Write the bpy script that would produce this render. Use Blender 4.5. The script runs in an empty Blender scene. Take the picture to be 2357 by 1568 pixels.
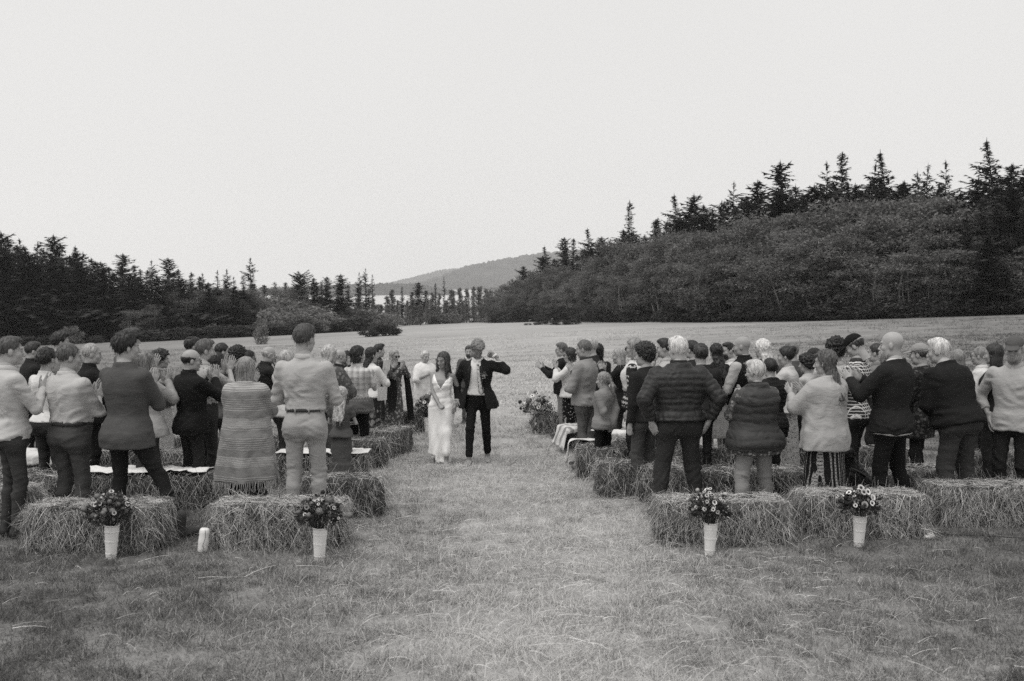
import bpy, math, random
import numpy as np
from mathutils import Vector, Matrix

# ------------------------------------------------------------------ camera, sky, sun, exposure
scene = bpy.context.scene
COL = scene.collection
R = math.radians
FPX = 2291.0          # 35 mm lens on a 36 mm sensor, expressed for a 2357 px wide picture
EYE = 1.95
PITCH = math.atan(144.0 / FPX)

cam_data = bpy.data.cameras.new("camera")
cam = bpy.data.objects.new("camera", cam_data)
COL.objects.link(cam)
cam.location = (0, 0, EYE)
cam.rotation_euler = (R(90) - PITCH, 0, 0)
cam_data.lens = 35.0
cam_data.sensor_width = 36.0
cam_data.clip_start = 0.1
cam_data.clip_end = 20000
cam_data.dof.use_dof = True
cam_data.dof.focus_distance = 13.0
cam_data.dof.aperture_fstop = 3.2
scene.camera = cam

SUN_EL, SUN_AZ = R(66), R(225)      # azimuth measured from +Y towards +X: behind the camera, to the left
world = bpy.data.worlds.new("World")
scene.world = world
world.use_nodes = True
wn, wl = world.node_tree.nodes, world.node_tree.links
wn.clear()
w_out = wn.new("ShaderNodeOutputWorld")
w_bg = wn.new("ShaderNodeBackground")
w_sky = wn.new("ShaderNodeTexSky")
w_sky.sky_type = 'NISHITA'
w_sky.sun_disc = False
w_sky.sun_elevation = SUN_EL
w_sky.sun_rotation = SUN_AZ
w_sky.air_density = 1.0
w_sky.dust_density = 4.0
w_bw = wn.new("ShaderNodeRGBToBW")
w_mix = wn.new("ShaderNodeMix"); w_mix.data_type = 'RGBA'
w_mix.inputs[0].default_value = 0.90               # thick even cloud over the clear sky
w_cloud = wn.new("ShaderNodeMix"); w_cloud.data_type = 'RGBA'
w_cloud.inputs[6].default_value = (7.15, 7.08, 6.97, 1)
w_cloud.inputs[7].default_value = (7.75, 7.69, 7.6, 1)
w_tc = wn.new("ShaderNodeTexCoord")
w_n = wn.new("ShaderNodeTexNoise"); w_n.inputs['Scale'].default_value = 2.2
w_n.inputs['Detail'].default_value = 3
wl.new(w_tc.outputs['Generated'], w_n.inputs['Vector'])
wl.new(w_n.outputs['Fac'], w_cloud.inputs[0])
wl.new(w_sky.outputs[0], w_bw.inputs[0])
wl.new(w_bw.outputs[0], w_mix.inputs[6])
wl.new(w_cloud.outputs[2], w_mix.inputs[7])
wl.new(w_mix.outputs[2], w_bg.inputs[0])
w_bg.inputs[1].default_value = 0.094
wl.new(w_bg.outputs[0], w_out.inputs[0])

sun_data = bpy.data.lights.new("sun", 'SUN')
sun_data.energy = 1.5
sun_data.angle = R(40)
sun_data.color = (1.0, 0.985, 0.96)
sun = bpy.data.objects.new("sun", sun_data)
COL.objects.link(sun)
_sd = Vector((math.sin(SUN_AZ) * math.cos(SUN_EL), math.cos(SUN_AZ) * math.cos(SUN_EL), math.sin(SUN_EL)))
sun.rotation_euler = (-_sd).to_track_quat('-Z', 'Y').to_euler()

scene.view_settings.view_transform = 'Standard'
scene.view_settings.look = 'None'
scene.view_settings.exposure = 0.30
scene.view_settings.gamma = 1.0
scene.view_settings.use_curve_mapping = False
scene.cycles.use_denoising = False
scene.cycles.use_adaptive_sampling = False
scene.cycles.max_bounces = 6
scene.cycles.diffuse_bounces = 3
scene.cycles.transparent_max_bounces = 8
scene.cycles.volume_bounces = 1

# ------------------------------------------------------------------ small helpers
def rng(seed):
    return np.random.default_rng(seed)


def at(px, py, y):
    """World point at distance y seen at (px, py) of the 2357 x 1568 photograph (used to read off positions)."""
    cx, cz = (px - 1178.5) / FPX, (784.0 - py) / FPX
    c, s = math.cos(PITCH), math.sin(PITCH)
    d = Vector((cx, c + cz * s, cz * c - s))
    k = y / d.y
    return Vector((d.x * k, y, EYE + d.z * k))


def gz(x, y):
    """Height of the meadow: slopes away from the camera, then flattens and tilts down to the left."""
    x = np.asarray(x, float); y = np.asarray(y, float)
    near = -0.051 * y
    far = -0.7 - 0.033 * y + 0.042 * x
    t = np.clip((y - 22) / 40, 0, 1); t = t * t * (3 - 2 * t)
    z = near * (1 - t) + far * t
    bump = 0.10 * np.sin(x * 0.11 + 1.3) * np.sin(y * 0.07) * np.clip((y - 25) / 40, 0, 1)
    d = np.clip((y - 300) / 420, 0, 1)
    z = z + bump - 24 * d * d * (3 - 2 * d)
    return z


def gzf(x, y):
    return float(gz(x, y))


def tone(v):
    """A grey of the print: very slightly warm."""
    return (v * 1.012, v, v * 0.985, 1)


def mk(name, V, Q=None, T=None, mat=None, parent=None, smooth=True, attr=None, attr_name='tint', matrix=None):
    V = np.asarray(V, np.float32).reshape(-1, 3)
    Q = np.zeros((0, 4), np.int32) if Q is None or len(Q) == 0 else np.asarray(Q, np.int32)
    T = np.zeros((0, 3), np.int32) if T is None or len(T) == 0 else np.asarray(T, np.int32)
    me = bpy.data.meshes.new(name)
    nq, nt = len(Q), len(T)
    me.vertices.add(len(V))
    me.vertices.foreach_set('co', V.ravel())
    me.loops.add(nq * 4 + nt * 3)
    me.loops.foreach_set('vertex_index', np.concatenate([Q.ravel(), T.ravel()]).astype(np.int32))
    me.polygons.add(nq + nt)
    me.polygons.foreach_set('loop_start', np.concatenate([np.arange(nq) * 4, nq * 4 + np.arange(nt) * 3]).astype(np.int32))
    if smooth:
        me.polygons.foreach_set('use_smooth', np.ones(nq + nt, bool))
    if attr is not None:
        a = me.attributes.new(attr_name, 'FLOAT', 'POINT')
        a.data.foreach_set('value', np.asarray(attr, np.float32))
    me.update(calc_edges=True)
    me.validate()
    if mat is not None:
        me.materials.append(mat)
    o = bpy.data.objects.new(name, me)
    COL.objects.link(o)
    if parent is not None:
        o.parent = parent
    if matrix is not None:
        o.matrix_basis = matrix
    return o


def tag(o, label=None, cat=None, group=None, kind=None):
    if label: o['label'] = label
    if cat: o['category'] = cat
    if group: o['group'] = group
    if kind: o['kind'] = kind
    return o


def empty(name, loc=(0, 0, 0), rz=0.0):
    o = bpy.data.objects.new(name, None)
    o.empty_display_size = 0.1
    COL.objects.link(o)
    o.location = loc
    o.rotation_euler = (0, 0, rz)
    return o


def copy_tree(o, parent=None):
    c = o.copy(); COL.objects.link(c)
    if parent is not None:
        mpi = o.matrix_parent_inverse.copy()
        c.parent = parent
        c.matrix_parent_inverse = mpi
    for ch in list(o.children):
        copy_tree(ch, c)
    return c


class Geo:
    """Collects vertices, quads, triangles and a float per vertex for one mesh."""
    def __init__(s):
        s.V, s.Q, s.T, s.A, s.n = [], [], [], [], 0

    def add(s, V, Q=None, T=None, a=1.0):
        V = np.asarray(V, np.float32).reshape(-1, 3)
        s.V.append(V)
        if Q is not None and len(Q): s.Q.append(np.asarray(Q, np.int64) + s.n)
        if T is not None and len(T): s.T.append(np.asarray(T, np.int64) + s.n)
        s.A.append(np.broadcast_to(np.asarray(a, np.float32), (len(V),)).copy())
        s.n += len(V)
        return s

    def arrays(s):
        V = np.concatenate(s.V) if s.V else np.zeros((0, 3))
        Q = np.concatenate(s.Q) if s.Q else None
        T = np.concatenate(s.T) if s.T else None
        A = np.concatenate(s.A) if s.A else None
        return V, Q, T, A

    def build(s, name, mat=None, parent=None, smooth=True, matrix=None):
        V, Q, T, A = s.arrays()
        return mk(name, V, Q, T, mat, parent, smooth, A, matrix=matrix)


def tube(pts, radii, sides=6, cap=True):
    P = np.asarray(pts, float); n = len(P)
    rad = np.broadcast_to(np.asarray(radii, float), (n,))
    tan = np.gradient(P, axis=0)
    tan /= np.linalg.norm(tan, axis=1, keepdims=True) + 1e-9
    ref = np.array([0, 0, 1.0]) if abs(tan[0][2]) < 0.9 else np.array([1.0, 0, 0])
    V = []
    u = np.cross(tan[0], ref); u /= np.linalg.norm(u)
    for i in range(n):
        u = u - tan[i] * np.dot(u, tan[i]); u /= np.linalg.norm(u) + 1e-9
        w = np.cross(tan[i], u)
        a = np.arange(sides) * 2 * math.pi / sides
        V.append(P[i] + rad[i] * (np.cos(a)[:, None] * u + np.sin(a)[:, None] * w))
    V = np.concatenate(V)
    Q = []
    for i in range(n - 1):
        for k in range(sides):
            k2 = (k + 1) % sides
            Q.append((i * sides + k, i * sides + k2, (i + 1) * sides + k2, (i + 1) * sides + k))
    T = []
    if cap:
        V = np.concatenate([V, P[:1], P[-1:]])
        a, b = n * sides, n * sides + 1
        for k in range(sides):
            k2 = (k + 1) % sides
            T.append((a, k2, k)); T.append((b, (n - 1) * sides + k, (n - 1) * sides + k2))
    return V, np.array(Q), (np.array(T) if T else None)


def lathe(profile, sides=24, cap=True):
    """profile: list of (radius, z)."""
    n = len(profile); V = []
    a = np.arange(sides) * 2 * math.pi / sides
    for r, z in profile:
        V.append(np.stack([r * np.cos(a), r * np.sin(a), np.full(sides, z)], 1))
    V = np.concatenate(V); Q = []
    for i in range(n - 1):
        for k in range(sides):
            k2 = (k + 1) % sides
            Q.append((i * sides + k, i * sides + k2, (i + 1) * sides + k2, (i + 1) * sides + k))
    return V, np.array(Q), None


# ------------------------------------------------------------------ materials
_MATS = {}


def base_mat(name):
    m = bpy.data.materials.new(name)
    m.use_nodes = True
    nt = m.node_tree
    b = nt.nodes['Principled BSDF']
    return m, nt.nodes, nt.links, b


def node(ns, kind, **kw):
    n = ns.new(kind)
    for k, v in kw.items():
        if k in n.inputs: n.inputs[k].default_value = v
        else: setattr(n, k, v)
    return n


def math_n(ns, ls, op, a, b=None, c=None, clamp=False):
    n = ns.new('ShaderNodeMath'); n.operation = op; n.use_clamp = clamp
    for i, v in enumerate((a, b, c)):
        if v is None: continue
        if isinstance(v, (int, float)): n.inputs[i].default_value = v
        else: ls.new(v, n.inputs[i])
    return n.outputs[0]


def ramp(ns, ls, fac, stops):
    n = ns.new('ShaderNodeValToRGB')
    els = n.color_ramp.elements
    while len(els) < len(stops): els.new(0.5)
    for e, (p, v) in zip(els, stops):
        e.position = p; e.color = tone(v)
    ls.new(fac, n.inputs[0])
    return n.outputs[0]


def scale_color(ns, ls, col, fac):
    """col * fac, both sockets."""
    n = ns.new('ShaderNodeVectorMath'); n.operation = 'SCALE'
    ls.new(col, n.inputs[0]); ls.new(fac, n.inputs['Scale'])
    return n.outputs[0]


def leaf_mat(name, v, spread=0.35, rough=0.7, trans=0.25):
    """Foliage: tone varies per leaf (attribute), per plant and slowly through space."""
    if name in _MATS: return _MATS[name]
    m, ns, ls, b = base_mat(name)
    at_ = node(ns, 'ShaderNodeAttribute', attribute_name='tint')
    oi = node(ns, 'ShaderNodeObjectInfo')
    k = math_n(ns, ls, 'MULTIPLY_ADD', oi.outputs['Random'], spread, 1 - spread / 2)
    geo = node(ns, 'ShaderNodeNewGeometry')
    nz = node(ns, 'ShaderNodeTexNoise', Scale=0.35, Detail=2.0)
    ls.new(geo.outputs['Position'], nz.inputs['Vector'])
    k2 = math_n(ns, ls, 'MULTIPLY_ADD', nz.outputs['Fac'], 0.7, 0.65)
    k = math_n(ns, ls, 'MULTIPLY', k, k2)
    k = math_n(ns, ls, 'MULTIPLY', k, at_.outputs['Fac'])
    rgb = node(ns, 'ShaderNodeRGB'); rgb.outputs[0].default_value = tone(v)
    col = scale_color(ns, ls, rgb.outputs[0], k)
    ls.new(col, b.inputs['Base Color'])
    b.inputs['Roughness'].default_value = rough
    b.inputs['Specular IOR Level'].default_value = 0.25
    if trans:
        tr = node(ns, 'ShaderNodeBsdfTranslucent')
        ls.new(col, tr.inputs['Color'])
        mx = node(ns, 'ShaderNodeMixShader'); mx.inputs[0].default_value = trans
        ls.new(b.outputs[0], mx.inputs[1]); ls.new(tr.outputs[0], mx.inputs[2])
        ls.new(mx.outputs[0], ns['Material Output'].inputs[0])
    _MATS[name] = m
    return m


def plain_mat(name, v, rough=0.7, noise=0.12, scale=30.0, bump=0.0, spec=0.3, metal=0.0):
    if name in _MATS: return _MATS[name]
    m, ns, ls, b = base_mat(name)
    tc = node(ns, 'ShaderNodeTexCoord')
    nz = node(ns, 'ShaderNodeTexNoise', Scale=scale, Detail=4.0)
    ls.new(tc.outputs['Object'], nz.inputs['Vector'])
    col = ramp(ns, ls, nz.outputs['Fac'], [(0.25, v * (1 - noise)), (0.75, v * (1 + noise))])
    ls.new(col, b.inputs['Base Color'])
    b.inputs['Roughness'].default_value = rough
    b.inputs['Specular IOR Level'].default_value = spec
    b.inputs['Metallic'].default_value = metal
    if bump:
        bp = node(ns, 'ShaderNodeBump', Strength=bump, Distance=0.01)
        ls.new(nz.outputs['Fac'], bp.inputs['Height']); ls.new(bp.outputs[0], b.inputs['Normal'])
    _MATS[name] = m
    return m


# ------------------------------------------------------------------ ground
def ground_material():
    m, ns, ls, b = base_mat('meadow')
    geo = node(ns, 'ShaderNodeNewGeometry')
    pos = geo.outputs['Position']
    # fine mown thatch
    mp = node(ns, 'ShaderNodeMapping'); mp.inputs['Scale'].default_value = (1, 0.45, 1)
    ls.new(pos, mp.inputs['Vector'])
    n1 = node(ns, 'ShaderNodeTexNoise', Scale=22.0, Detail=6.0, Roughness=0.7)
    ls.new(mp.outputs[0], n1.inputs['Vector'])
    # mowing swathes: long lines across the slope
    mp2 = node(ns, 'ShaderNodeMapping'); mp2.inputs['Scale'].default_value = (0.035, 0.42, 0.1)
    mp2.inputs['Rotation'].default_value = (0, 0, R(6))
    ls.new(pos, mp2.inputs['Vector'])
    n2 = node(ns, 'ShaderNodeTexNoise', Scale=1.6, Detail=5.0, Roughness=0.62)
    ls.new(mp2.outputs[0], n2.inputs['Vector'])
    n3 = node(ns, 'ShaderNodeTexNoise', Scale=0.09, Detail=3.0)
    ls.new(pos, n3.inputs['Vector'])
    n4 = node(ns, 'ShaderNodeTexNoise', Scale=1.4, Detail=4.0, Roughness=0.6)
    ls.new(pos, n4.inputs['Vector'])
    f = math_n(ns, ls, 'MULTIPLY', n1.outputs['Fac'], 0.30)
    f = math_n(ns, ls, 'MULTIPLY_ADD', n2.outputs['Fac'], 0.34, f)
    f = math_n(ns, ls, 'MULTIPLY_ADD', n3.outputs['Fac'], 0.18, f)
    f = math_n(ns, ls, 'MULTIPLY_ADD', n4.outputs['Fac'], 0.18, f)
    # the trodden strip between the seats is dry and pale, the grass beside it greener; darker sides farther out paint in lens vignette
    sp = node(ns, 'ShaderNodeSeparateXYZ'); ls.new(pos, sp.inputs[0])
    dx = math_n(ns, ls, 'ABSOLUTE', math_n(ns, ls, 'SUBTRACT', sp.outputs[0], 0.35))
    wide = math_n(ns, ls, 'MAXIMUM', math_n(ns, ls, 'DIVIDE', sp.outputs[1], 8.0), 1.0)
    aisle_vignette = math_n(ns, ls, 'MULTIPLY_ADD', math_n(ns, ls, 'DIVIDE', dx, wide), -0.30, 1.12, clamp=True)
    f = math_n(ns, ls, 'ADD', f, math_n(ns, ls, 'MULTIPLY_ADD', aisle_vignette, 0.19, -0.145))
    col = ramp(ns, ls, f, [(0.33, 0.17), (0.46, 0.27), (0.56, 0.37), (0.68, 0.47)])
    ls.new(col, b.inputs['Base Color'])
    b.inputs['Roughness'].default_value = 1.0
    b.inputs['Specular IOR Level'].default_value = 0.0
    bp = node(ns, 'ShaderNodeBump', Strength=0.5, Distance=0.05)
    ls.new(n1.outputs['Fac'], bp.inputs['Height']); ls.new(bp.outputs[0], b.inputs['Normal'])
    return m


def build_ground():
    ys = np.concatenate([np.linspace(-40, 20, 25), np.linspace(22, 70, 25), np.linspace(74, 330, 60), np.linspace(345, 760, 18)])
    us = np.linspace(-1, 1, 90)
    Yg, Ug = np.meshgrid(ys, us, indexing='ij')
    half = 60 + 0.9 * np.clip(Yg, 0, None) + 40
    Xg = Ug * half
    Z = gz(Xg, Yg)
    V = np.stack([Xg, Yg, Z], -1).reshape(-1, 3)
    ny, nx = Xg.shape
    i, j = np.meshgrid(np.arange(ny - 1), np.arange(nx - 1), indexing='ij')
    a = (i * nx + j).ravel()
    Q = np.stack([a, a + 1, a + nx + 1, a + nx], 1)
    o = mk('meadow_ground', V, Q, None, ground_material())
    tag(o, kind='structure')


build_ground()

# sea, headland, far hills
def build_far():
    m, ns, ls, b = base_mat('sea_water')
    b.inputs['Base Color'].default_value = tone(0.5)
    b.inputs['Roughness'].default_value = 0.32
    tc = node(ns, 'ShaderNodeNewGeometry')
    mp = node(ns, 'ShaderNodeMapping'); mp.inputs['Scale'].default_value = (0.02, 0.12, 1)
    ls.new(tc.outputs['Position'], mp.inputs['Vector'])
    nz = node(ns, 'ShaderNodeTexNoise', Scale=1.0, Detail=4.0)
    ls.new(mp.outputs[0], nz.inputs['Vector'])
    bp = node(ns, 'ShaderNodeBump', Strength=0.25, Distance=1.0)
    ls.new(nz.outputs['Fac'], bp.inputs['Height']); ls.new(bp.outputs[0], b.inputs['Normal'])
    W = 5200
    V = [(-W, 640, -33), (W, 640, -33), (W, 5600, -33), (-W, 5600, -33)]
    o = mk('sea', V, [(0, 1, 2, 3)], None, m, smooth=False)
    tag(o, kind='structure')

    hm, ns, ls, b = base_mat('wooded_hill')
    geo = node(ns, 'ShaderNodeNewGeometry')
    nz = node(ns, 'ShaderNodeTexNoise', Scale=0.035, Detail=6.0, Roughness=0.65)
    ls.new(geo.outputs['Position'], nz.inputs['Vector'])
    nz2 = node(ns, 'ShaderNodeTexNoise', Scale=0.004, Detail=3.0)
    ls.new(geo.outputs['Position'], nz2.inputs['Vector'])
    f = math_n(ns, ls, 'MULTIPLY_ADD', nz2.outputs['Fac'], 0.5, math_n(ns, ls, 'MULTIPLY', nz.outputs['Fac'], 0.5))
    col = ramp(ns, ls, f, [(0.35, 0.03), (0.5, 0.055), (0.64, 0.10)])
    ls.new(col, b.inputs['Base Color'])
    b.inputs['Roughness'].default_value = 1.0
    bp = node(ns, 'ShaderNodeBump', Strength=0.8, Distance=6.0)
    ls.new(nz.outputs['Fac'], bp.inputs['Height']); ls.new(bp.outputs[0], b.inputs['Normal'])

    def ridge(name, ctrl, y0, depth, seed, rough):
        """ctrl: skyline control points (px, py); the hill rises from the sea at y0 to the skyline at y0+depth/2."""
        g = rng(seed)
        px = np.array([c[0] for c in ctrl], float); py = np.array([c[1] for c in ctrl], float)
        n, mrow = 260, 14
        xs = np.linspace(px[0], px[-1], n)
        yt = np.interp(xs, px, py)
        ymid = y0 + depth * 0.5
        crest = np.array([at(x, y, ymid) for x, y in zip(xs, yt)])
        H = np.clip(crest[:, 2] + 33, 0, None)
        H = H + (g.random(n) - 0.5) * rough * np.clip(H / 20, 0, 1)
        V = []
        for r in range(mrow):
            t = r / (mrow - 1)
            prof = math.sin(math.pi * min(1.0, t * 1.0)) ** 0.75
            yy = y0 + depth * t + 0.12 * depth * np.sin(xs * 0.021 + 5 * t) * 0.4
            wob = (g.random(n) - 0.5) * rough * 0.8 * prof
            V.append(np.stack([crest[:, 0] * (0.93 + 0.14 * t) , yy, -34 + (H + 1) * prof + wob], 1))
        V = np.concatenate(V)
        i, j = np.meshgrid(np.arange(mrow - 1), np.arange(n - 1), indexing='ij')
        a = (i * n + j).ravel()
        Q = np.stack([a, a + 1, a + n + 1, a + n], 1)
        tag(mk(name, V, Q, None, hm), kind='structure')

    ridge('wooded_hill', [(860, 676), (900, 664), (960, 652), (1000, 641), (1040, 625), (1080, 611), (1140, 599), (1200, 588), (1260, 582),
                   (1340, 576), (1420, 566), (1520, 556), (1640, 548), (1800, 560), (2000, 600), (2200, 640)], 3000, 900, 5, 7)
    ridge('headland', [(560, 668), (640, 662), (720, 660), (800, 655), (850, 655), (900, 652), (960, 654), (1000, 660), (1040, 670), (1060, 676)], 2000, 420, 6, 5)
    ridge('far_island', [(830, 672), (860, 662), (899, 650), (940, 641), (980, 631), (1014, 622), (1050, 618), (1090, 622), (1160, 640)], 4800, 700, 7, 6)


build_far()
# ------------------------------------------------------------------ trees
BARK = plain_mat('bark', 0.07, 0.95, 0.3, 6.0, 0.4, 0.1)
PALE_BARK = plain_mat('pale_bark', 0.34, 0.9, 0.25, 6.0, 0.3, 0.1)
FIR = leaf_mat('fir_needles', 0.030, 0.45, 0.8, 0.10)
ALDER = leaf_mat('alder_leaves', 0.138, 0.30, 0.7, 0.30)
POPLAR = leaf_mat('poplar_leaves', 0.20, 0.30, 0.7, 0.25)
BUSH = leaf_mat('bush_leaves', 0.15, 0.45, 0.7, 0.25)
SCRUB = leaf_mat('scrub_leaves', 0.045, 0.4, 0.8, 0.2)


def frame_of(d):
    d = d / (np.linalg.norm(d) + 1e-9)
    s = np.cross(d, [0, 0, 1.0]); s = s / (np.linalg.norm(s) + 1e-9)
    return d, s, np.cross(s, d)


def fir_parts(seed, H=22.0, Rm=3.8, n=230, z0=0.10, sparse=0.0, lean=0.0, flat=False, droop=0.35):
    g = rng(seed)
    trunk = Geo(); crown = Geo()
    nz = 9
    zs = np.linspace(0, H, nz)
    cx = lean * H * (zs / H) ** 3
    pts = np.stack([cx + 0.08 * np.sin(zs * 0.7 + seed), 0.08 * np.cos(zs * 0.5), zs - 0.6 * (zs == 0)], 1)
    trunk.add(*tube(pts, np.linspace(0.34, 0.02, nz) * H / 22, 6))
    lumps = 1 + 0.30 * np.sin(np.linspace(0, 11, 60) + seed * 1.7) + 0.28 * g.standard_normal(60)
    T = []; A = []
    for i in range(n):
        t = z0 + (1 - z0) * (i + g.random()) / n
        if sparse and g.random() < sparse * (0.4 + 0.6 * t): continue
        z = t * H
        if flat:
            L = Rm * (0.25 + 1.1 * np.clip((t - 0.45) / 0.5, 0, 1) ** 0.8) * g.uniform(0.4, 1.15)
        else:
            L = Rm * ((1 - t) ** 0.62 * min(1.0, 0.72 + (t - z0) * 2.0) + 0.015) * g.uniform(0.45, 1.3) * np.clip(lumps[int(t * 59)], 0.5, 1.5)
        L = max(L, 0.28)
        phi = i * 2.399 + g.normal(0, 0.5)
        bx = lean * H * t ** 3
        base = np.array([bx, 0, z])
        if lean: L *= 1 + 0.35 * math.cos(phi) * np.sign(lean) * t
        up = g.normal(0.12, 0.16) + (0.55 * t if not flat else 0.15)
        out = np.array([math.cos(phi), math.sin(phi), 0])
        m = max(3, int(L / 0.42))
        s = np.linspace(0, 1, m + 1)
        zz = up * s * L - droop * L * s ** 2 * g.uniform(0.5, 1.5) + 0.16 * L * np.clip(s - 0.7, 0, 1) * 2
        br = base + s[:, None] * L * out + np.stack([0 * s, 0 * s, zz], 1)
        side = np.array([-out[1], out[0], 0])
        shade = g.uniform(0.7, 1.35)
        # spine of the branch: a thin hanging ribbon of twigs
        for k in range(1, m + 1):
            p = br[k]; q = br[k - 1]
            w = (0.26 + 0.36 * L * (1 - s[k] * 0.75) * 0.62)
            for sg in (-1, 1):
                ln = w * g.uniform(0.7, 1.5)
                tip = p + side * sg * ln + out * ln * g.uniform(0.2, 0.8) - np.array([0, 0, ln * g.uniform(0.05, 0.6)])
                T += [q, p, tip]; A += [shade * g.uniform(0.75, 1.3)] * 3
            if g.random() < 0.55:
                ln = g.uniform(0.25, 0.6) * (0.6 + 0.1 * L)
                T += [q, p, (p + q) / 2 - np.array([0, 0, ln]) + out * ln * 0.3]; A += [shade * 0.8] * 3
        d = br[-1] - br[-2]
        tip = br[-1] + d * g.uniform(0.5, 1.2) + side * g.normal(0, 0.1)
        T += [br[-1] + side * 0.10, br[-1] - side * 0.10, tip]; A += [shade * 1.2] * 3
    # leader
    top = np.array([lean * H, 0, H])
    for k in range(5):
        a = g.random() * 6.28
        o = np.array([math.cos(a), math.sin(a), 0]) * 0.16
        T += [top - [0, 0, 0.9] + o, top - [0, 0, 0.9] - o, top + np.array([g.normal(0, .1), 0, g.uniform(0.1, 0.7)])]; A += [1.0] * 3
    crown.add(np.array(T), None, np.arange(len(T)).reshape(-1, 3), np.array(A))
    return trunk, crown


def leaf_cloud(g, centers, radii, per, size, aspect=0.45, flat=0.6, droopy=0.3, Tout=None):
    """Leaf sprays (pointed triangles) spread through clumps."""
    V = []; A = []
    for c, r in zip(centers, radii):
        m = per
        d = g.standard_normal((m, 3)); d /= np.linalg.norm(d, axis=1, keepdims=True)
        rr = r * g.random(m) ** 0.45
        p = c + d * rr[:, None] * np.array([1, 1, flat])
        out = d * np.array([1, 1, 0.25]) + g.normal(0, 0.55, (m, 3)) - np.array([0, 0, droopy])
        out /= np.linalg.norm(out, axis=1, keepdims=True)
        sd = np.cross(out, g.standard_normal((m, 3))); sd /= np.linalg.norm(sd, axis=1, keepdims=True) + 1e-9
        L = size * g.uniform(0.6, 1.5, m)
        w = L * aspect * 0.5
        a = g.uniform(0.7, 1.35) * g.uniform(0.65, 1.4, m)
        V.append(np.stack([p - sd * w[:, None], p + sd * w[:, None], p + out * L[:, None]], 1))
        A.append(np.repeat(a, 3))
    V = np.concatenate(V).reshape(-1, 3)
    return V, np.arange(len(V)).reshape(-1, 3), np.concatenate(A)


def alder_parts(seed, H=12.0, W=3.6, nclump=72, per=112, size=0.30, stems=4):
    g = rng(seed)
    trunk = Geo(); crown = Geo()
    C = []; Rr = []
    for s in range(stems):
        a = g.random() * 6.28; sp = g.uniform(0.3, 1.0) * W * 0.5
        n = 6; t = np.linspace(0, 1, n)
        top = np.array([math.cos(a) * sp, math.sin(a) * sp, H * g.uniform(0.8, 0.98)])
        p0 = np.array([math.cos(a) * 0.4, math.sin(a) * 0.4, -0.4])
        P = p0 + (top - p0) * t[:, None] + np.stack([0.25 * np.sin(t * 5 + s), 0.25 * np.cos(t * 4 + s), 0 * t], 1)
        trunk.add(*tube(P, np.linspace(0.15, 0.04, n), 5))
        for k in range(9):
            tt = g.uniform(0.3, 0.95)
            b = p0 + (top - p0) * tt
            an = g.random() * 6.28; L = g.uniform(0.8, 2.2)
            e = b + np.array([math.cos(an) * L, math.sin(an) * L, L * 0.45])
            trunk.add(*tube([b, (b + e) / 2 + [0, 0, .1], e], [0.035, 0.025, 0.012], 3, cap=False))
    for i in range(nclump):
        t = g.random() ** 0.7
        z = H * (0.20 + 0.78 * t)
        wid = W * (0.40 + 0.80 * math.sin(math.pi * min(1, 0.05 + 0.78 * t))) * 0.72
        a = g.random() * 6.28; r = wid * math.sqrt(g.uniform(0.15, 1))
        C.append(np.array([math.cos(a) * r, math.sin(a) * r, z])); Rr.append(g.uniform(0.8, 1.7) * W / 3.6)
    V, T, A = leaf_cloud(g, C, Rr, per, size, 0.5, 0.62, 0.05)
    crown.add(V, None, T, A)
    return trunk, crown


def poplar_parts(seed, H=12.0, W=0.95):
    g = rng(seed); trunk = Geo(); crown = Geo()
    trunk.add(*tube([[0, 0, -0.4], [0.05, 0, H * .5], [0, 0, H * .96]], [0.16, 0.1, 0.02], 5))
    C = []; Rr = []
    for i in range(46):
        t = (i + g.random()) / 46
        z = H * (0.10 + 0.87 * t)
        w = W * (math.sin(math.pi * (0.12 + 0.85 * t) ** 0.8) ** 0.7) * 0.75
        a = g.random() * 6.28; r = w * math.sqrt(g.random())
        C.append(np.array([math.cos(a) * r, math.sin(a) * r, z])); Rr.append(0.5 * (1.1 - 0.6 * t))
    V, T, A = leaf_cloud(g, C, Rr, 24, 0.5, 0.4, 1.5, -0.7)
    crown.add(V, None, T, A)
    return trunk, crown


def bush_parts(seed, H=4.0, W=2.6, nclump=44, per=34, size=0.34, flat=0.8):
    g = rng(seed); trunk = Geo(); crown = Geo()
    C = []; Rr = []
    for s in range(5):
        a = g.random() * 6.28
        e = np.array([math.cos(a) * W * .5, math.sin(a) * W * .5, H * .7])
        trunk.add(*tube([[0, 0, -0.3], e * [.4, .4, .6], e], [0.07, 0.05, 0.015], 4, cap=False))
    for i in range(nclump):
        d = g.standard_normal(3); d /= np.linalg.norm(d)
        r = g.uniform(0.45, 1) ** 0.5
        C.append(np.array([d[0] * W * r * .8, d[1] * W * r * .8, H * (0.46 + 0.44 * d[2] * r)])); Rr.append(g.uniform(0.22, 0.40) * W)
    V, T, A = leaf_cloud(g, C, Rr, per, size, 0.55, flat, 0.0)
    crown.add(V, None, T, A)
    return trunk, crown


def proto(name, cat, parts, bark, leaf):
    r = empty(name)
    parts[0].build('trunk', bark, r)
    parts[1].build('crown', leaf, r, smooth=False)
    r['category'] = cat
    return r


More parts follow.
